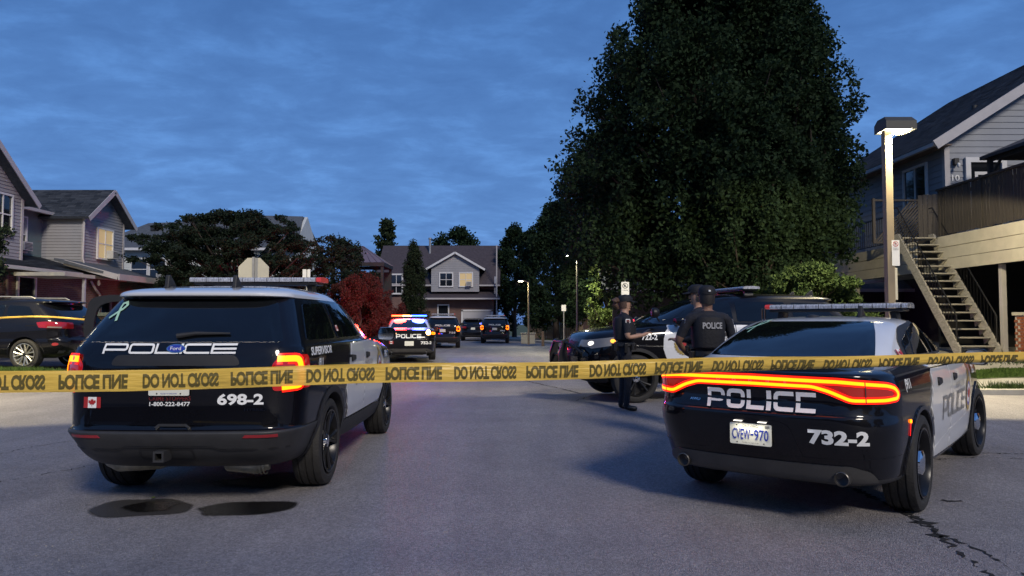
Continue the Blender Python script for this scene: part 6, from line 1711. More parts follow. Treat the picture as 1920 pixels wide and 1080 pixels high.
no_parking(sg1, (.03, 0, pz), .155, .52, rows=('NO', 'PARKING'))
sg2 = thing('sign', 'blank pale back of a narrow sign low on the lit lamp pole', 'sign', (LX + .13, LY + .03, 0))
mb = MB(); mb.box(-.045, 0, P(0, 562, 15).z, .045, .006, P(0, 502, 15).z); mb.build('sign_panel', 'sign_back', sg2, bevel=.002)

def park_lamp(name, label, x, y, base, top, pole_m, lit, dx, energy=0):
    t = thing(name, label, 'street lamp', (x, y, base)); h = top - base
    mb = MB(); mb.tube([(0, 0, 0), (0, 0, h * .3), (0, 0, h)], [.065, .055, .04], 10); mb.build('pole', pole_m, t, True)
    mb = MB(); mb.tube([(0, 0, h - .08), (dx * .5, 0, h + .06), (dx, 0, h + .04)], .03, 8); mb.build('arm', pole_m, t, True)
    mb = MB(); mb.box(dx - .2, -.11, h + .02, dx + .2, .11, h + .10); mb.build('lamp_head', 'lamp_head', t, bevel=.03)
    mb = MB(); mb.box(dx - .13, -.09, h + .0, dx + .13, .09, h + .019); mb.build('lens', 'lamp_lens_small', t)
    if energy: area('lamp_light', t, (dx, 0, h - .03), .3, .2, energy, (1.0, .93, .62))
    return t
a = P(1082, 480, 33); park_lamp('street_lamp', 'lit street lamp on dark pole in front of bright green leaves', a.x, 33, .5, a.z, 'lamp_head', True, -.35, 260)
a = P(991, 528, 42); park_lamp('street_lamp', 'short pale street lamp by the concrete box at the end of the street', a.x, 42, .15, a.z, 'lamp_pole', True, -.45, 90)

# ------------------------------------------------------------------ posts and signs
p = P(475, 507, 16.5); ss = thing('stop_sign', 'pale back of an octagonal stop sign above the first police car roof', 'sign', (p.x, 16.5, .14))
oc = [(math.cos(R(22.5 + 45 * i)) * .37, math.sin(R(22.5 + 45 * i)) * .37) for i in range(8)]; zc = p.z - .14 - .06
mb = MB(); mb.prism([(a, b + zc) for a, b in oc], .02, .024, 'Y'); mb.build('sign_panel', 'sign_back', ss)
mb = MB(); mb.beam((0, 0, 0), (0, 0, zc + .36), .05, .03); mb.build('post', 'galv', ss)
p = P(575, 513, 24); s3 = thing('sign', 'small white twin panel sign beyond the first police car', 'sign', (p.x, 24, .14))
mb = MB(); mb.box(-.13, -.01, p.z - .30, -.01, .0, p.z); mb.box(.03, -.01, p.z - .30, .12, .0, p.z); mb.build('sign_panel', 'sign_white', s3); mb = MB(); mb.beam((.01, .02, 0), (.01, .02, p.z - .02), .04, .02); mb.build('post', 'galv', s3)
p = P(1172, 543, 20.5); s4 = thing('parking_sign', 'white no parking sign on a thin post above the sergeant', 'sign', (p.x, 20.5, .14))
no_parking(s4, (0, -.03, p.z - .14), .215, .42, rows=('7 AM-8 PM',), letter='R'); mb = MB(); mb.beam((0, 0, 0), (0, 0, p.z + .10), .035, .025); mb.build('post', 'galv', s4)
p = P(1057, 577, 36); s5 = thing('sign', 'small pale sign on a thin post before the wooden fence', 'sign', (p.x, 36, .14))
mb = MB(); mb.box(-.11, -.01, p.z - .30, .11, 0, p.z); mb.build('sign_panel', 'sign_white', s5); mb = MB(); mb.beam((0, .02, 0), (0, .02, p.z - .02), .04, .03); mb.build('post', 'galv', s5)
p = P(990, 632, 44); ub = thing('utility_box', 'squat concrete utility box at the foot of the short lamp', 'utility box', (p.x, 44, .13))
mb = MB(); mb.box(-.42, -.3, 0, .42, .3, .60); mb.build('cabinet', 'concrete', ub, bevel=.03); mb = MB(); mb.box(-.46, -.34, .602, .46, .34, .66); mb.build('lid', 'concrete', ub, bevel=.02)
p = P(1018, 630, 40); bo = thing('bollard', 'short wooden bollard on the lawn by the lane', 'bollard', (p.x, 40, .13)); mb = MB(); mb.lathe([(0, .08), (.75, .08), (.80, .05)], 12, 'Z', cap=True); mb.build('post', 'wood_fence', bo, True)

# wooden fences on the right lawn
def board_fence(label, a, b, z0, h, name='wooden_fence'):
    a = Vector(a); b = Vector(b); Lh = (b - a).length; t = thing(name, label, 'fence', (a.x, a.y, z0), math.atan2(b.y - a.y, b.x - a.x)); n = int(Lh / .15); m0 = None; rr = random.Random(int(a.x * 10) + n)
    for k in range(n):
        if m0 is None: mb = MB(); mb.box(0, -.012, 0, .138, .012, h); o = mb.build('board', 'wood_fence', t); m0 = o.data
        else: o = bpy.data.objects.new('board', m0); COL.objects.link(o); o.parent = t
        o.location = (k * .15, rr.uniform(-.01, .01), rr.uniform(-.03, .03))
    mb = MB(); mb.box(0, .014, .3, Lh, .06, .4); mb.box(0, .014, h - .35, Lh, .06, h - .25); mb.build('rail', 'wood_fence', t)
    return t
board_fence('pale wooden fence behind the lit street lamp', (3.6, 37.5), (8.4, 36.5), .12, 1.5)
board_fence('darker wooden fence at the back of the far lawn', (1.2, 57), (7.5, 55), .12, 1.7)
board_fence('short wooden fence behind the dark police utility bonnet', (5.4, 27.5), (8.4, 27.2), .12, 1.55)
mn = thing('fence_panel', 'trellis fence panel with top rail behind the sergeant', 'fence', (4.3, 24.6, .13))
for k in range(16): mb = MB(); mb.beam((k * .18, 0, .75), (k * .18 + .42, 0, 1.42), .02, .05) if k % 2 == 0 else mb.beam((k * .18 + .42, .025, .75), (k * .18, .025, 1.42), .02, .05); mb.build('slat', 'wood_fence', mn)
mb = MB(); mb.box(0, -.03, 1.43, 3.3, .05, 1.50); mb.box(0, -.03, .66, 3.3, .05, .74); mb.box(0, 0, 0, .08, .08, 1.42); mb.box(3.2, 0, 0, 3.28, .08, 1.42); mb.build('frame', 'wood_fence', mn)

# ------------------------------------------------------------------ vegetation
def pearprof(w, d, low=.55, peak=.35):
    def f(t):
        if t < peak: k = low + (1 - low) * math.sin(t / peak * math.pi / 2)
        else: k = math.cos((t - peak) / (1 - peak) * math.pi / 2) ** .62
        return (w * k, d * k)
    return f
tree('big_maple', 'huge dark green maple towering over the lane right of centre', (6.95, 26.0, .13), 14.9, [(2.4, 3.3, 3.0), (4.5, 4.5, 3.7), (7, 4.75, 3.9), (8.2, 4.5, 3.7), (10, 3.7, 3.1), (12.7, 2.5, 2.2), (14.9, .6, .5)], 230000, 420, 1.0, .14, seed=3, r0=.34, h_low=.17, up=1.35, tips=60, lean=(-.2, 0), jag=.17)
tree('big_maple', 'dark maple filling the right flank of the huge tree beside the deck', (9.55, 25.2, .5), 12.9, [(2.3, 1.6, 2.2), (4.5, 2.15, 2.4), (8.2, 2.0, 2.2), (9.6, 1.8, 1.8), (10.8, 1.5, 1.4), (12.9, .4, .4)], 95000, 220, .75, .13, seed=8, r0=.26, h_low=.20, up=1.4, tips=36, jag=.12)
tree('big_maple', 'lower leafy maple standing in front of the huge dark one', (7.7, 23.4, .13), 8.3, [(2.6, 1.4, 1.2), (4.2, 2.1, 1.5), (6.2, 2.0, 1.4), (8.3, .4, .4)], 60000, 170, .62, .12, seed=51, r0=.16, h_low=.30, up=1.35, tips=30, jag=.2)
tree('street_tree', 'dark broad tree stepping down left of the huge maple', (4.9, 37.5, .13), 10.6, [(2, 2.6, 2.6), (4, 3.3, 3), (7, 3.0, 2.8), (9, 2.0, 2), (10.6, .5, .5)], 80000, 200, .85, .15, seed=12, r0=.26, h_low=.20, up=1.25, tips=36, jag=.15)
tree('street_tree', 'lower dark tree at the left end of the big tree group', (3.3, 55.0, .13), 9.6, [(1.5, 2.8, 3), (4, 3.6, 3), (7, 3.0, 2.8), (9.6, .6, .6)], 60000, 160, .85, .2, seed=14, r0=.22, h_low=.14, up=1.15, tips=24, jag=.18)
tree('street_tree', 'small dark tree between the end house and the tree group', (.2, 64.0, .1), 9.4, pearprof(2.0, 1.6, .8, .3), 26000, 70, .6, .19, seed=17, r0=.18, h_low=.12, up=1.2, tips=14)
tree('spreading_tree', 'low wide spreading dark tree in front of the white house', (-12.6, 33.5, .2), 6.1, [(2.4, 2.6, 2.2), (3.2, 4.0, 3.0), (4.2, 4.7, 3.1), (5.0, 3.9, 2.6), (5.7, 2.6, 1.8), (6.1, 1.4, 1.0)], 110000, 380, .46, .10, 'leaf_blue', seed=23, r0=.20, h_low=.40, up=.5, tips=70, flat=.4, jag=.32)
tree('street_tree', 'small dark tree right of the spreading tree', (-8.4, 36.5, .2), 5.1, pearprof(1.9, 1.6, .8, .35), 16000, 60, .55, .12, 'leaf_blue', seed=25, r0=.12, h_low=.25, up=1.0, tips=14)
tree('background_tree', 'rounded dark tree rising behind the end house roof', (-5.6, 74, .1), 10.2, pearprof(3.4, 3, .8, .35), 22000, 60, 1.1, .26, seed=27, r0=.25, h_low=.35, up=1.0, tips=12)
tree('spruce_tree', 'feathery dark spruce behind the left end of the end house', (-12.2, 72, .1), 11.3, lambda t: (3.6 * (1 - t) + .1, 3.6 * (1 - t) + .1), 15000, 120, .55, .26, 'needle', seed=29, r0=.2, h_low=.15, up=.6, tips=30, jag=.5)
tree('columnar_cedar', 'tall narrow dark cedar in front of the end house', (-6.1, 46, .15), 5.9, lambda t: (.78 * math.sin(math.pi * min(.97, .25 + t * .75)) ** .6, .75 * math.sin(math.pi * min(.97, .25 + t * .75)) ** .6), 42000, 130, .30, .085, 'needle', seed=31, r0=.10, h_low=.02, up=2.0, tips=10, droop=-.4)
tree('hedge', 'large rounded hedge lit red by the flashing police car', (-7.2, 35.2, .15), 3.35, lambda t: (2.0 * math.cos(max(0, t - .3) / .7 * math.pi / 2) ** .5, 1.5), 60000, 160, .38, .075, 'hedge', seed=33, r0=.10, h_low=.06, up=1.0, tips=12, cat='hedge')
tree('hedge', 'dark hedge left of the red lit hedge beyond the mirror', (-10.6, 35.0, .2), 2.9, lambda t: (2.1 * math.cos(max(0, t - .4) / .6 * math.pi / 2) ** .5, 1.3), 40000, 120, .38, .08, 'leaf_blue', seed=35, r0=.10, h_low=.06, up=1.0, tips=12, cat='hedge')
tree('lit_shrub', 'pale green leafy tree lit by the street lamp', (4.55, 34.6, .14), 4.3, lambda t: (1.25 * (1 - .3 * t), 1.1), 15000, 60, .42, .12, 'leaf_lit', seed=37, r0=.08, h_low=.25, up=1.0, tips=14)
tree('bush', 'broad bright green bush behind the police utility roof', (7.55, 18.9, .35), 2.45, lambda t: (1.95 * math.cos(t * math.pi / 2) ** .55, 1.0), 42000, 110, .36, .075, 'leaf_mid', seed=39, r0=.10, h_low=.18, up=.55, tips=20, cat='bush')
tree('overhanging_tree', 'bit of leafy tree hanging in at the left edge of the view', (-14.0, 19.0, .3), 3.7, lambda t: (.9, .8), 9000, 40, .38, .08, 'leaf_blue', seed=41, r0=.10, h_low=.55, up=.9, tips=10)
tree('background_tree', 'dark tree behind the deck house roof', (13.5, 36, .3), 9.0, pearprof(3.4, 3, .8, .3), 24000, 90, .9, .17, seed=43, r0=.2, h_low=.15, up=1.1, tips=12)
mo = MB(); nn = 24
mo.lathe([(.05, 2.2), (.55, 1.8), (1.05, 1.0), (1.25, .4), (1.28, .001)], nn, 'Z', mx=Matrix.Diagonal((1, .6, .75, 1)))
o = mo.build('soil_mound', mat('brown_soil', (0.10, 0.065, 0.045), 0.95, var=.3, vscale=4, bump=.8, bscale=12), None, True, loc=(7.6, 24.2, .35)); tag(o, 'brown mound behind the police utility under the big maple', 'mound')

# trees and houses across the road behind the viewer: they stand in the car paint's reflections
for i, (x, y, h, w) in enumerate(((-13, -17, 8.5, 4.2), (3, -21, 9.5, 5.0), (14, -15, 8.0, 4.0), (-24, -10, 7.5, 4.5), (24, -9, 7.5, 4.5))):
    tree('far_side_tree', ('round', 'tall', 'bushy', 'squat', 'leaning')[i] + ' dark tree across the road behind the viewpoint', (x, y, 0), h, pearprof(w, w, .8, .35), 9000, 60, 1.3, .42, seed=60 + i, r0=.25, h_low=.12, up=1.1, tips=8)
OH = thing('opposite_house', 'plain brick house across the road behind the viewpoint', 'house', (-4, -26, 0))
wall_poly(OH, [(-30, 0, 0), (34, 0, 0), (34, 0, 5.5), (-30, 0, 5.5)], 'brick_far', 'wall', .3, (0, 1, 0)); roof_plane(OH, (-31, .8, 5.4), (35, .8, 5.4), (35, -4, 8), (-31, -4, 8), 'shingle_far')

# ------------------------------------------------------------------ police tape
def tape(name, label, x0, d0, z0, x1, d1, z1, w, n, curl, sag=0.0, text=True, phase=0.0, amp=.007):
    """x runs along the tape from (x0, d0) to (x1, d1); curl(x) = angle by which the lower edge folds away"""
    a = Vector((x0, d0)); b = Vector((x1, d1)); L_ = (b - a).length; d = (b - a) / L_; nr = Vector((d.y, -d.x))
    def fn(u, v):
        """u along the tape, v from 0 (top) to 1 (bottom)"""
        A = curl(u); s = 0.0; yy = 0.0; zz = 0.0; k = 12; N = max(1, int(round(v * k)))
        for i in range(N):
            t = (i + .5) / N * v; an = A * t ** 2.2; yy += math.sin(an) * v / N; zz += math.cos(an) * v / N
        q = a + d * u; rip = amp * math.sin(u * 3.1 + v * 1.2) + amp * .6 * math.sin(u * 9.7 - v * 2) + amp * .28 * math.sin(u * 31 + v * 4 + 2 * math.sin(u * 2.2)) * (.4 + abs(math.sin(u * 1.7)))
        z = z0 + (z1 - z0) * u / L_ - sag * math.sin(math.pi * u / L_) + .0035 * math.sin(u * 4.3) - zz * w
        an = A * v ** 2.2
        p = Vector((q.x - nr.x * yy * w + nr.x * rip, q.y - nr.y * yy * w + nr.y * rip, z))
        nn_ = Vector((nr.x * math.cos(an), nr.y * math.cos(an), -math.sin(an)))
        return p, nn_
    nu = n; nv = 8; vs = []; fs = []
    for i in range(nu + 1):
        for j in range(nv + 1): vs.append(tuple(fn(L_ * i / nu, j / nv)[0]))
    for i in range(nu):
        for j in range(nv): k = i * (nv + 1) + j; fs.append((k, k + nv + 1, k + nv + 2, k + 1))
    t = thing(name, label, 'police tape', (0, 0, 0))
    me = bpy.data.meshes.new('tape_strip'); me.from_pydata(vs, [], fs); link_mesh('tape_strip', me, t, ['tape'], True)
    if text:
        period = text; u = phase
        A_ = fit(text2d('POLICE LINE', .70, .6, .05, .95), .222); B_ = fit(text2d('DO NOT CROSS', .70, .6, .05, .95), .258)
        while u < L_ - .3:
            for T, c in ((A_, .111), (B_, .400)):
                if u + c > .16 and u + c < L_ - .16:
                    # seen from behind and upside down: each letter is flipped top to bottom
                    T2 = ([(x, .53 + y) for x, y in T[0]], T[1])
                    wrap('lettering', T2, lambda x, y, u0=u + c: fn(u0 + x, min(max(y, 0), 1)), .0012, 'tape_ink', t, 0, .045)
            u += period
    return t
q0 = P(0, 716, 2.58); q1 = P(1920, 671, 3.66); dirv = (q1 - q0)
e0 = q0 - dirv * .45; e1 = q1 + dirv * .30; W_ = .076
Ltot = (Vector((e1.x, e1.y)) - Vector((e0.x, e0.y))).length; Lv = (Vector((q1.x, q1.y)) - Vector((q0.x, q0.y))).length; off0 = Lv * .45
def curl_main(u):
    s = (u - off0) / Lv
    return 2.1 * sm(.32, 1.0, s) + .25
u107 = None
PER = .57
tape('police_tape', 'yellow police line tape stretched across the road in front of everything', e0.x, e0.y, e0.z + W_ / 2, e1.x, e1.y, e1.z + W_ / 2 - .012, W_, 220, curl_main, sag=.0, text=PER, phase=-.10)
r0_ = P(-60, 603, 16.2); r1_ = P(160, 600, 16.0)
tape('police_tape', 'thin second tape strand hanging across the parked black car', r0_.x, r0_.y, r0_.z + .03, r1_.x, r1_.y, r1_.z + .03, .06, 40, lambda u: 2.2, sag=-.08, text=None, amp=.01)

# ------------------------------------------------------------------ vehicles
make_suv('police_suv', 'black and white police utility vehicle 698-2 with its driver door open', (-2.58, 5.6, 0), R(0), '698-2', open_door=True, supervisor=True)
make_sedan('police_sedan', 'black and white police sedan 732-2 with glowing full width tail lamp', (1.75, 5.47, 0), R(-39), '732-2')
a = R(90 + 9); L2 = 5.05
c722 = (3.62, 13.6); off = Vector((-math.sin(a), math.cos(a))) * (L2 / 2)
make_suv('police_suv', 'black police utility vehicle 722-2 side on with push bar behind the officers', (c722[0] - off.x, c722[1] - off.y, .10), a, '722-2', front=True, detail=2, tails=False, roof='black_paint').scale = (1.03, 1.03, 1.04)
make_sedan('police_sedan', 'far police sedan with red and blue roof lights flashing', (-3.55, 25.6, .07), R(8), '752-2', lit=True, detail=1)
make_suv('police_suv', 'police utility vehicle half hidden behind the flashing sedan', (-3.75, 40.0, 0), R(4), '712-2', detail=1)
make_suv('police_suv', 'farthest lit police utility vehicle beside the dark unmarked one', (-1.15, 49.0, 0), R(0), '706-2', detail=1)
make_family_suv('parked_car', 'dark unmarked utility vehicle parked before the garage door', (-2.9, 55.0, 0), R(2))
# parked car on the left lot: tail towards the street, seen from its right flank
make_family_suv('parked_car', 'shiny black family car parked in front of the brick townhouses', (-10.15, 17.9, .33), R(86))
# ------------------------------------------------------------------ officers
def skinned(name, V, E, Rd, mats_by_edge, mats, parent, root_i=0, sub=1):
    me = bpy.data.meshes.new('tmp_skel'); me.from_pydata([tuple(v) for v in V], E, [])
    o = bpy.data.objects.new('tmp_skel', me); COL.objects.link(o)
    sk = o.modifiers.new('skin', 'SKIN'); sk.use_smooth_shade = True; sk.branch_smoothing = .4
    if not me.skin_vertices: 
        bm = bmesh.new(); bm.from_mesh(me); bm.verts.layers.skin.verify(); bm.to_mesh(me); bm.free()
    for i, r in enumerate(Rd):
        s = me.skin_vertices[0].data[i]; s.radius = (r, r) if not isinstance(r, tuple) else r; s.use_root = (i == root_i)
    ss = o.modifiers.new('sub', 'SUBSURF'); ss.levels = sub; ss.render_levels = sub
    dg = bpy.context.evaluated_depsgraph_get(); dg.update()
    m2 = bpy.data.meshes.new_from_object(o.evaluated_get(dg)); bpy.data.objects.remove(o)
    ob = link_mesh(name, m2, parent, mats, True)
    vv = [Vector(v) for v in V]; idx = []
    for p in m2.polygons:
        c = p.center; best = None
        for k, (a, b) in enumerate(E):
            A, B = vv[a], vv[b]; d = B - A; t = max(0, min(1, (c - A).dot(d) / max(d.length_squared, 1e-9))); ra = Rd[a] if not isinstance(Rd[a], tuple) else max(Rd[a]); q = (c - A - d * t).length - ra * .4
            if best is None or q < best[0]: best = (q, mats_by_edge[k])
        idx.append(best[1])
    m2.polygons.foreach_set('material_index', idx)
    return ob

def person(label, loc, rz, pose, H=1.75, skin='skin', hair='hair_dark', female=False, ponytail=False, short_sleeve=True, back_text=False, look=0.0, cap=True, chevron=False, group='police officers standing by their cars'):
    """local frame: faces +y, feet on z = 0.  pose: joints of both arms and legs"""
    t = thing('person', label, 'person', loc, rz, group); k = H / 1.78; V = []; E = []; Rd = []; Mt = []
    def v(p, r): V.append(Vector(p) * k); Rd.append(r * k if not isinstance(r, tuple) else (r[0] * k, r[1] * k)); return len(V) - 1
    def e(a, b, m): E.append((a, b)); Mt.append(m)
    sw = .175 if female else .205; hw = .10
    pel = v((0, 0, .95), (.165, .13)); wa = v((0, .0, 1.10), (.15, .115)); ch = v((0, -.01, 1.28), (.185, .125)); nb = v((0, -.01, 1.43), (.13, .085)); nk = v((0, .005, 1.50), .058); 
    ly = math.sin(look); hd0 = v((0, .02, 1.575), (.076, .082)); hd1 = v((0, .025, 1.65), (.086, .102)); hd2 = v((0, .015, 1.72), (.076, .09))
    e(pel, wa, 0); e(wa, ch, 0); e(ch, nb, 0); e(nb, nk, 2); e(nk, hd0, 2); e(hd0, hd1, 2); e(hd1, hd2, 2)
    hands = []
    for s, sd in ((-1, 'L'), (1, 'R')):
        hip, kn, an, toe = pose['leg' + sd]; a = v((s * hw, 0, .90), .10); b = v(kn, .068); c = v(an, .050)
        e(pel, a, 1); e(a, b, 1); e(b, c, 1)
        f = v((an[0], an[1] - .02, .05), .042); g = v((an[0] + toe[0] * .6, an[1] + toe[1] * .6, .042), (.045, .034)); h = v((an[0] + toe[0], an[1] + toe[1], .034), (.038, .026))
        e(c, f, 3); e(f, g, 3); e(g, h, 3)
        el_, wr_, pm_ = pose['arm' + sd]; sh = v((s * sw, -.01, 1.415), .070); ub = v(Vector((s * sw, -.01, 1.415)).lerp(Vector(el_), .45) + Vector((s * .01, 0, 0)), .060); cu = v(Vector((s * sw, -.01, 1.415)).lerp(Vector(el_), .80), .058); el2 = v(el_, .042); wr2 = v(wr_, .029)
        e(nb, sh, 0); e(sh, ub, 0); e(ub, cu, 0); e(cu, el2, 2 if short_sleeve else 0); e(el2, wr2, 2 if short_sleeve else 0)
        W = Vector(wr_); Pm = Vector(pm_); d = (Pm - W).normalized(); pal = v(Pm, (.038, .020)); e(wr2, pal, 2)
        sdv = d.cross(Vector((0, 0, 1))); sdv = sdv.normalized() if sdv.length > .1 else Vector((1, 0, 0)); dn = sdv.cross(d)
        if dn.z > 0: dn = -dn
        for q, ln in ((-.027, .060), (-.009, .072), (.009, .068), (.027, .052)):
            m1 = v(Pm + d * .045 + sdv * q, .010); m2 = v(Pm + d * (.045 + ln * .5) + sdv * q + dn * .014, .009); m3 = v(Pm + d * (.045 + ln * .75) + sdv * q + dn * .038, .0075)
            e(pal, m1, 2); e(m1, m2, 2); e(m2, m3, 2)
        m1 = v(Pm - d * .01 - sdv * .036 * s, .011); m2 = v(Pm + d * .03 - sdv * .052 * s + dn * .012, .009); e(pal, m1, 2); e(m1, m2, 2)
        hands.append(Pm * k)
    body = skinned('body', V, E, Rd, Mt, ['uniform', 'uniform', skin, 'leather'], t)
    # head details live in a frame that turns with the look direction
    hz = bpy.data.objects.new('head_details', None)
    def hp(x, y, z): c, s_ = math.cos(look), math.sin(look); return (x * c - y * s_, x * s_ + y * c + .01, z)
    mb = MB()
    def nub(c, r, n=8, sc=(1, 1, 1)):
        pr = [(-r * .98, r * .15), (-r * .6, r * .8), (0, r), (r * .6, r * .8), (r * .98, r * .15)]
        mb.lathe(pr, n, 'Z', mx=Matrix.Translation(Vector(hp(*c)) * k) @ Matrix.Diagonal((sc[0] * k, sc[1] * k, sc[2] * k, 1)), cap=True)
    nub((0, .098, 1.630), .017, sc=(.8, 1.2, 1.3)); nub((0, .102, 1.615), .013); nub((0, .088, 1.578), .018, sc=(1.6, .7, .45)); nub((0, .075, 1.548), .022, sc=(1.1, .8, .8))
    nub((-.078, .005, 1.635), .020, sc=(.5, .8, 1.4)); nub((.078, .005, 1.635), .020, sc=(.5, .8, 1.4)); mb.build('face', skin, t, True)
    mb = MB(); nub((-.032, .092, 1.655), .009); nub((.032, .092, 1.655), .009); nub((-.032, .094, 1.673), .012, sc=(1.7, .6, .3)); nub((.032, .094, 1.673), .012, sc=(1.7, .6, .3)); mb.build('eyes', 'eye', t, True)
    # hair
    def shellm(nm, mm, z0, z1, rx, ry, cy, top_r=.6, n=24, back=1.0):
        m_ = MB(); pr = [(z0, 1.0), (z0 + (z1 - z0) * .35, 1.03), (z0 + (z1 - z0) * .7, .93), (z0 + (z1 - z0) * .93, .62), (z1, .06)]; vs = []; fs = []
        for z, q in pr:
            for j in range(n):
                a = 2 * math.pi * j / n; vs.append(Vector(hp(math.cos(a) * rx * q, math.sin(a) * ry * q + cy, z)) * k)
        for i in range(len(pr) - 1):
            for j in range(n): fs.append((i * n + j, i * n + (j + 1) % n, (i + 1) * n + (j + 1) % n, (i + 1) * n + j))
        fs.append(tuple((len(pr) - 1) * n + j for j in range(n))); m_.add(vs, fs); return m_.build(nm, mm, t, True)
    m_ = MB(); vs = []; fs = []; n = 16
    for i, (z, q) in enumerate(((1.56, .92), (1.60, 1.0), (1.66, 1.03), (1.71, 1.0))):
        for j in range(n + 1):
            a = math.pi * 1.0 + math.pi * j / n; vs.append(Vector(hp(math.cos(a) * .087 * q, math.sin(a) * .098 * q + .012, z + .015 * abs(math.cos(a)))) * k)
    for i in range(3):
        for j in range(n): fs.append((i * (n + 1) + j, i * (n + 1) + j + 1, (i + 1) * (n + 1) + j + 1, (i + 1) * (n + 1) + j))
    m_.add(vs, fs); m_.build('hair', hair, t, True)
    if ponytail:
        m_ = MB(); m_.tube([Vector(hp(0, y, z)) * k for y, z in ((-.07, 1.68), (-.125, 1.70), (-.165, 1.675), (-.165, 1.63), (-.13, 1.60), (-.10, 1.56))], [.03, .045, .055, .05, .04, .015], 9); m_.build('hair', hair, t, True)
    if cap:
        c = shellm('cap', 'vest', 1.675, 1.785, .093, .108, .012)
        m_ = MB(); vs = []; n = 12
        for r_, dz in ((1.0, 0), (1.75, -.016)):
            for j in range(n + 1):
                a = math.pi * .16 + math.pi * .68 * j / n; vs.append(Vector(hp(math.cos(a) * .093 * (1 if r_ == 1 else 1.02), math.sin(a) * .108 * r_ + .012, 1.690 + dz - (0 if r_ == 1 else .004))) * k)
        fs = [(j, j + 1, n + 2 + j, n + 1 + j) for j in range(n)]; kk = len(vs); vs2 = [q - Vector((0, 0, .008)) for q in vs]; fs += [tuple(i + kk for i in f)[::-1] for f in fs]
        fs += [(n + 1 + j, n + 2 + j, kk + n + 2 + j, kk + n + 1 + j) for j in range(n)]; m_.add(vs + vs2, fs); m_.build('cap_peak', 'vest', c, True)
        f2 = plane_fn(Vector(hp(0, .122, 1.722)) * k, (math.cos(look), math.sin(look), 0), (0, -.2 * math.sin(0), 1)); f2b = lambda a_, b_: (f2(a_, b_)[0], -f2(a_, b_)[1])
        wrap('cap_badge', (rect2d(.075, .018), [(0, 1, 2, 3)]), f2b, 0, 'sign_white', c, cut=False)
        m_ = MB(); p_ = Vector(hp(0, -.098, 1.715)) * k; m_.box(p_.x - .012, p_.y - .012, p_.z - .01, p_.x + .012, p_.y, p_.z + .01); m_.build('cap_tag', 'sign_white', c)
    # vest, belt, pouches
    def ringm(nm, mm, lv, n=28):
        m_ = MB(); vs = []; fs = []
        for z, rx, ry, cy in lv:
            for j in range(n):
                a = 2 * math.pi * j / n; c_, s_ = math.cos(a), math.sin(a); vs.append(Vector((math.copysign(abs(c_) ** .75, c_) * rx, math.copysign(abs(s_) ** .85, s_) * ry + cy, z)) * k)
        for i in range(len(lv) - 1):
            for j in range(n): fs.append((i * n + j, i * n + (j + 1) % n, (i + 1) * n + (j + 1) % n, (i + 1) * n + j))
        m_.add(vs, fs); return m_.build(nm, mm, t, True)
    g = .93 if female else 1.0
    ve = ringm('vest', 'vest', [(1.07, .150 * g, .125, -.0), (1.09, .172 * g, .145, -.0), (1.20, .182 * g, .158, 0), (1.34, .186 * g, .155, -.01), (1.42, .165 * g, .135, -.01), (1.445, .12 * g, .10, -.01)])
    be = ringm('duty_belt', 'leather', [(.985, .172 * g, .142, 0), (.99, .186 * g, .156, 0), (1.045, .180 * g, .152, 0), (1.05, .165 * g, .14, 0)])
    for a, w_, h_, d_ in ((-.15, .05, .15, .07), (.5, .05, .09, .05), (1.3, .07, .09, .05), (2.4, .06, .10, .05), (3.35, .06, .20, .06), (4.4, .05, .10, .05), (5.2, .06, .11, .05)):
        m_ = MB(); c_ = Vector((math.cos(a) * .185 * g, math.sin(a) * .155, 1.0 - h_ * .15)) * k; q = Matrix.Translation(c_) @ Matrix.Rotation(a, 4, 'Z')
        m_.box(-.005, -w_ / 2, -h_ * .6, d_ * .7, w_ / 2, h_ * .4, mx=q); m_.build('belt_pouch', 'leather', be, bevel=.006)
    for a, z_ in ((1.2, 1.25), (1.9, 1.22), (1.57, 1.14)):
        m_ = MB(); q = Matrix.Translation(Vector((math.cos(a) * .15, math.sin(a) * .15, z_)) * k) @ Matrix.Rotation(a, 4, 'Z'); m_.box(-.01, -.035, -.05, .035, .035, .05, mx=q); m_.build('vest_pouch', 'vest', ve, bevel=.006)
    if back_text:
        f3 = plane_fn(Vector((0, -.176, 1.33)) * k, (1, 0, 0), (0, .05, 1)); wrap('lettering', fit(text2d('POLICE', .075, .8, .04), .23), lambda a_, b_: (f3(a_, b_)[0] + Vector((0, 1.6 * a_ * a_, 0)), f3(a_, b_)[1]), .0, 'decal_back', ve, 0, .04)
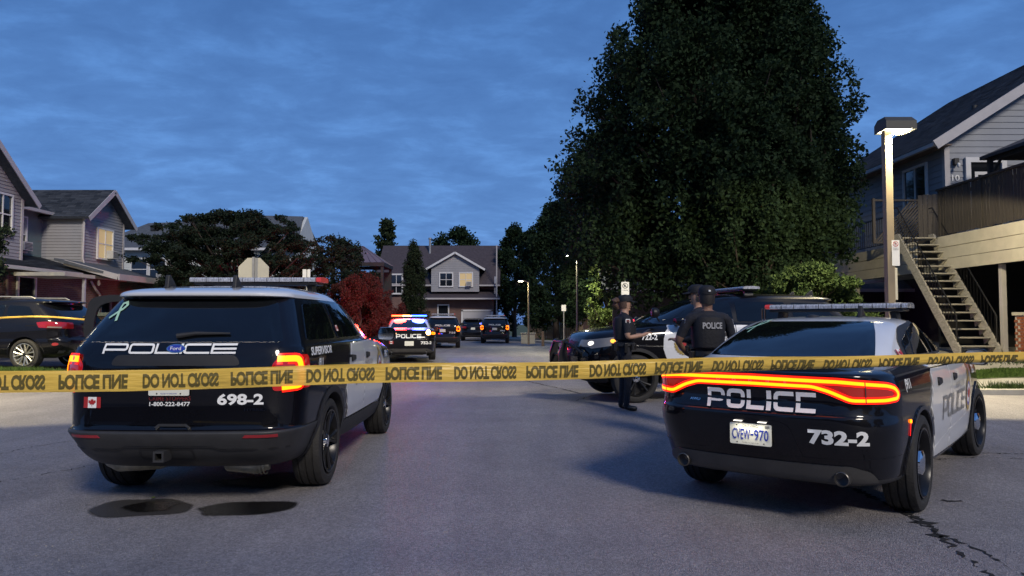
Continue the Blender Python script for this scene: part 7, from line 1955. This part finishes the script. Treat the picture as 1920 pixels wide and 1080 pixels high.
    # shoulder patches
    for s in (-1, 1):
        f4 = plane_fn(Vector((s * (sw + .072), -.01, 1.36)) * k, (0, s, 0), (-s * .12, 0, 1))
        wrap('shoulder_patch', cdt(rpath([(-.035, .045), (.035, .045), (.038, -.01), (0, -.05), (-.038, -.01)], .012, True)), f4, .0, 'sign_white', t, .004, cut=False)
        wrap('patch_centre', cdt(rpath([(-.025, .033), (.025, .033), (.027, -.008), (0, -.037), (-.027, -.008)], .008, True)), f4, .0025, 'decal_dkred', t, 0, cut=False)
        if chevron:
            for dz in (-.082, -.105, -.128): wrap('chevron', ribbon([(-.035, dz + .018), (0, dz), (.035, dz + .018)], .012), f4, .0, 'sign_white', t, .003, cut=False)
    return t
M['decal_back'] = mat('reflective_grey_lettering', (0.30, 0.30, 0.31), 0.5)
def gzp(x, y): return gz(x, y)
# sergeant with a notebook, seen from her right side, facing to the right of the view
x, y = P(1171, 765, 11.6).x, 11.6
stand = dict(legL=(None, (-.105, .02, .50), (-.11, -.02, .10), (-.02, .17)), legR=(None, (.105, .03, .50), (.11, .0, .10), (.02, .17)))
pA = dict(stand, armR=((.255, -.02, 1.12), (.20, .24, 1.16), (.165, .31, 1.185)), armL=((-.235, -.02, 1.12), (-.16, .22, 1.15), (-.09, .28, 1.165)))
pa = person('officer with hair tied back and white sleeve chevrons writing in a notebook', (x, y, gzp(x, y)), R(-82), pA, 1.80, 'skin', 'hair', True, True, True, chevron=True)
mb = MB(); mb.box(-.05, -.07, 0, .05, .07, .012, mx=Matrix.Rotation(R(30), 4, 'X')); nb_ = tag(mb.build('notebook', 'plastic', None, bevel=.002, loc=(x + .33, y - .07, 1.22 + gzp(x, y))), 'small black notebook held by the officer with tied back hair', 'notebook'); nb_.rotation_euler = (0, 0, R(-82))
# back to camera with POLICE across the shoulders
x, y = P(1327, 600, 8.7).x, 8.7
pC = dict(stand, armL=((-.335, .03, 1.15), (-.20, .17, 1.02), (-.15, .20, .985)), armR=((.30, .02, 1.12), (.24, .20, 1.02), (.19, .22, .99)))
person('officer seen from behind in a cap with POLICE across the shoulders', (x, y, gzp(x, y)), R(4), pC, 1.87, 'skin_dark', 'hair_dark', False, False, True, True, look=R(-4))
x, y = P(1311, 600, 9.9).x, 9.9
pB = dict(stand, armL=((-.25, .02, 1.12), (-.20, .22, 1.08), (-.14, .28, 1.10)), armR=((.26, .0, 1.12), (.22, .20, 1.06), (.18, .25, 1.08)))
person('officer in profile facing left, half hidden behind the officer with POLICE lettering', (x, y, gzp(x, y)), R(62), pB, 1.92, 'skin', 'hair_dark', False, False, False, look=R(12))
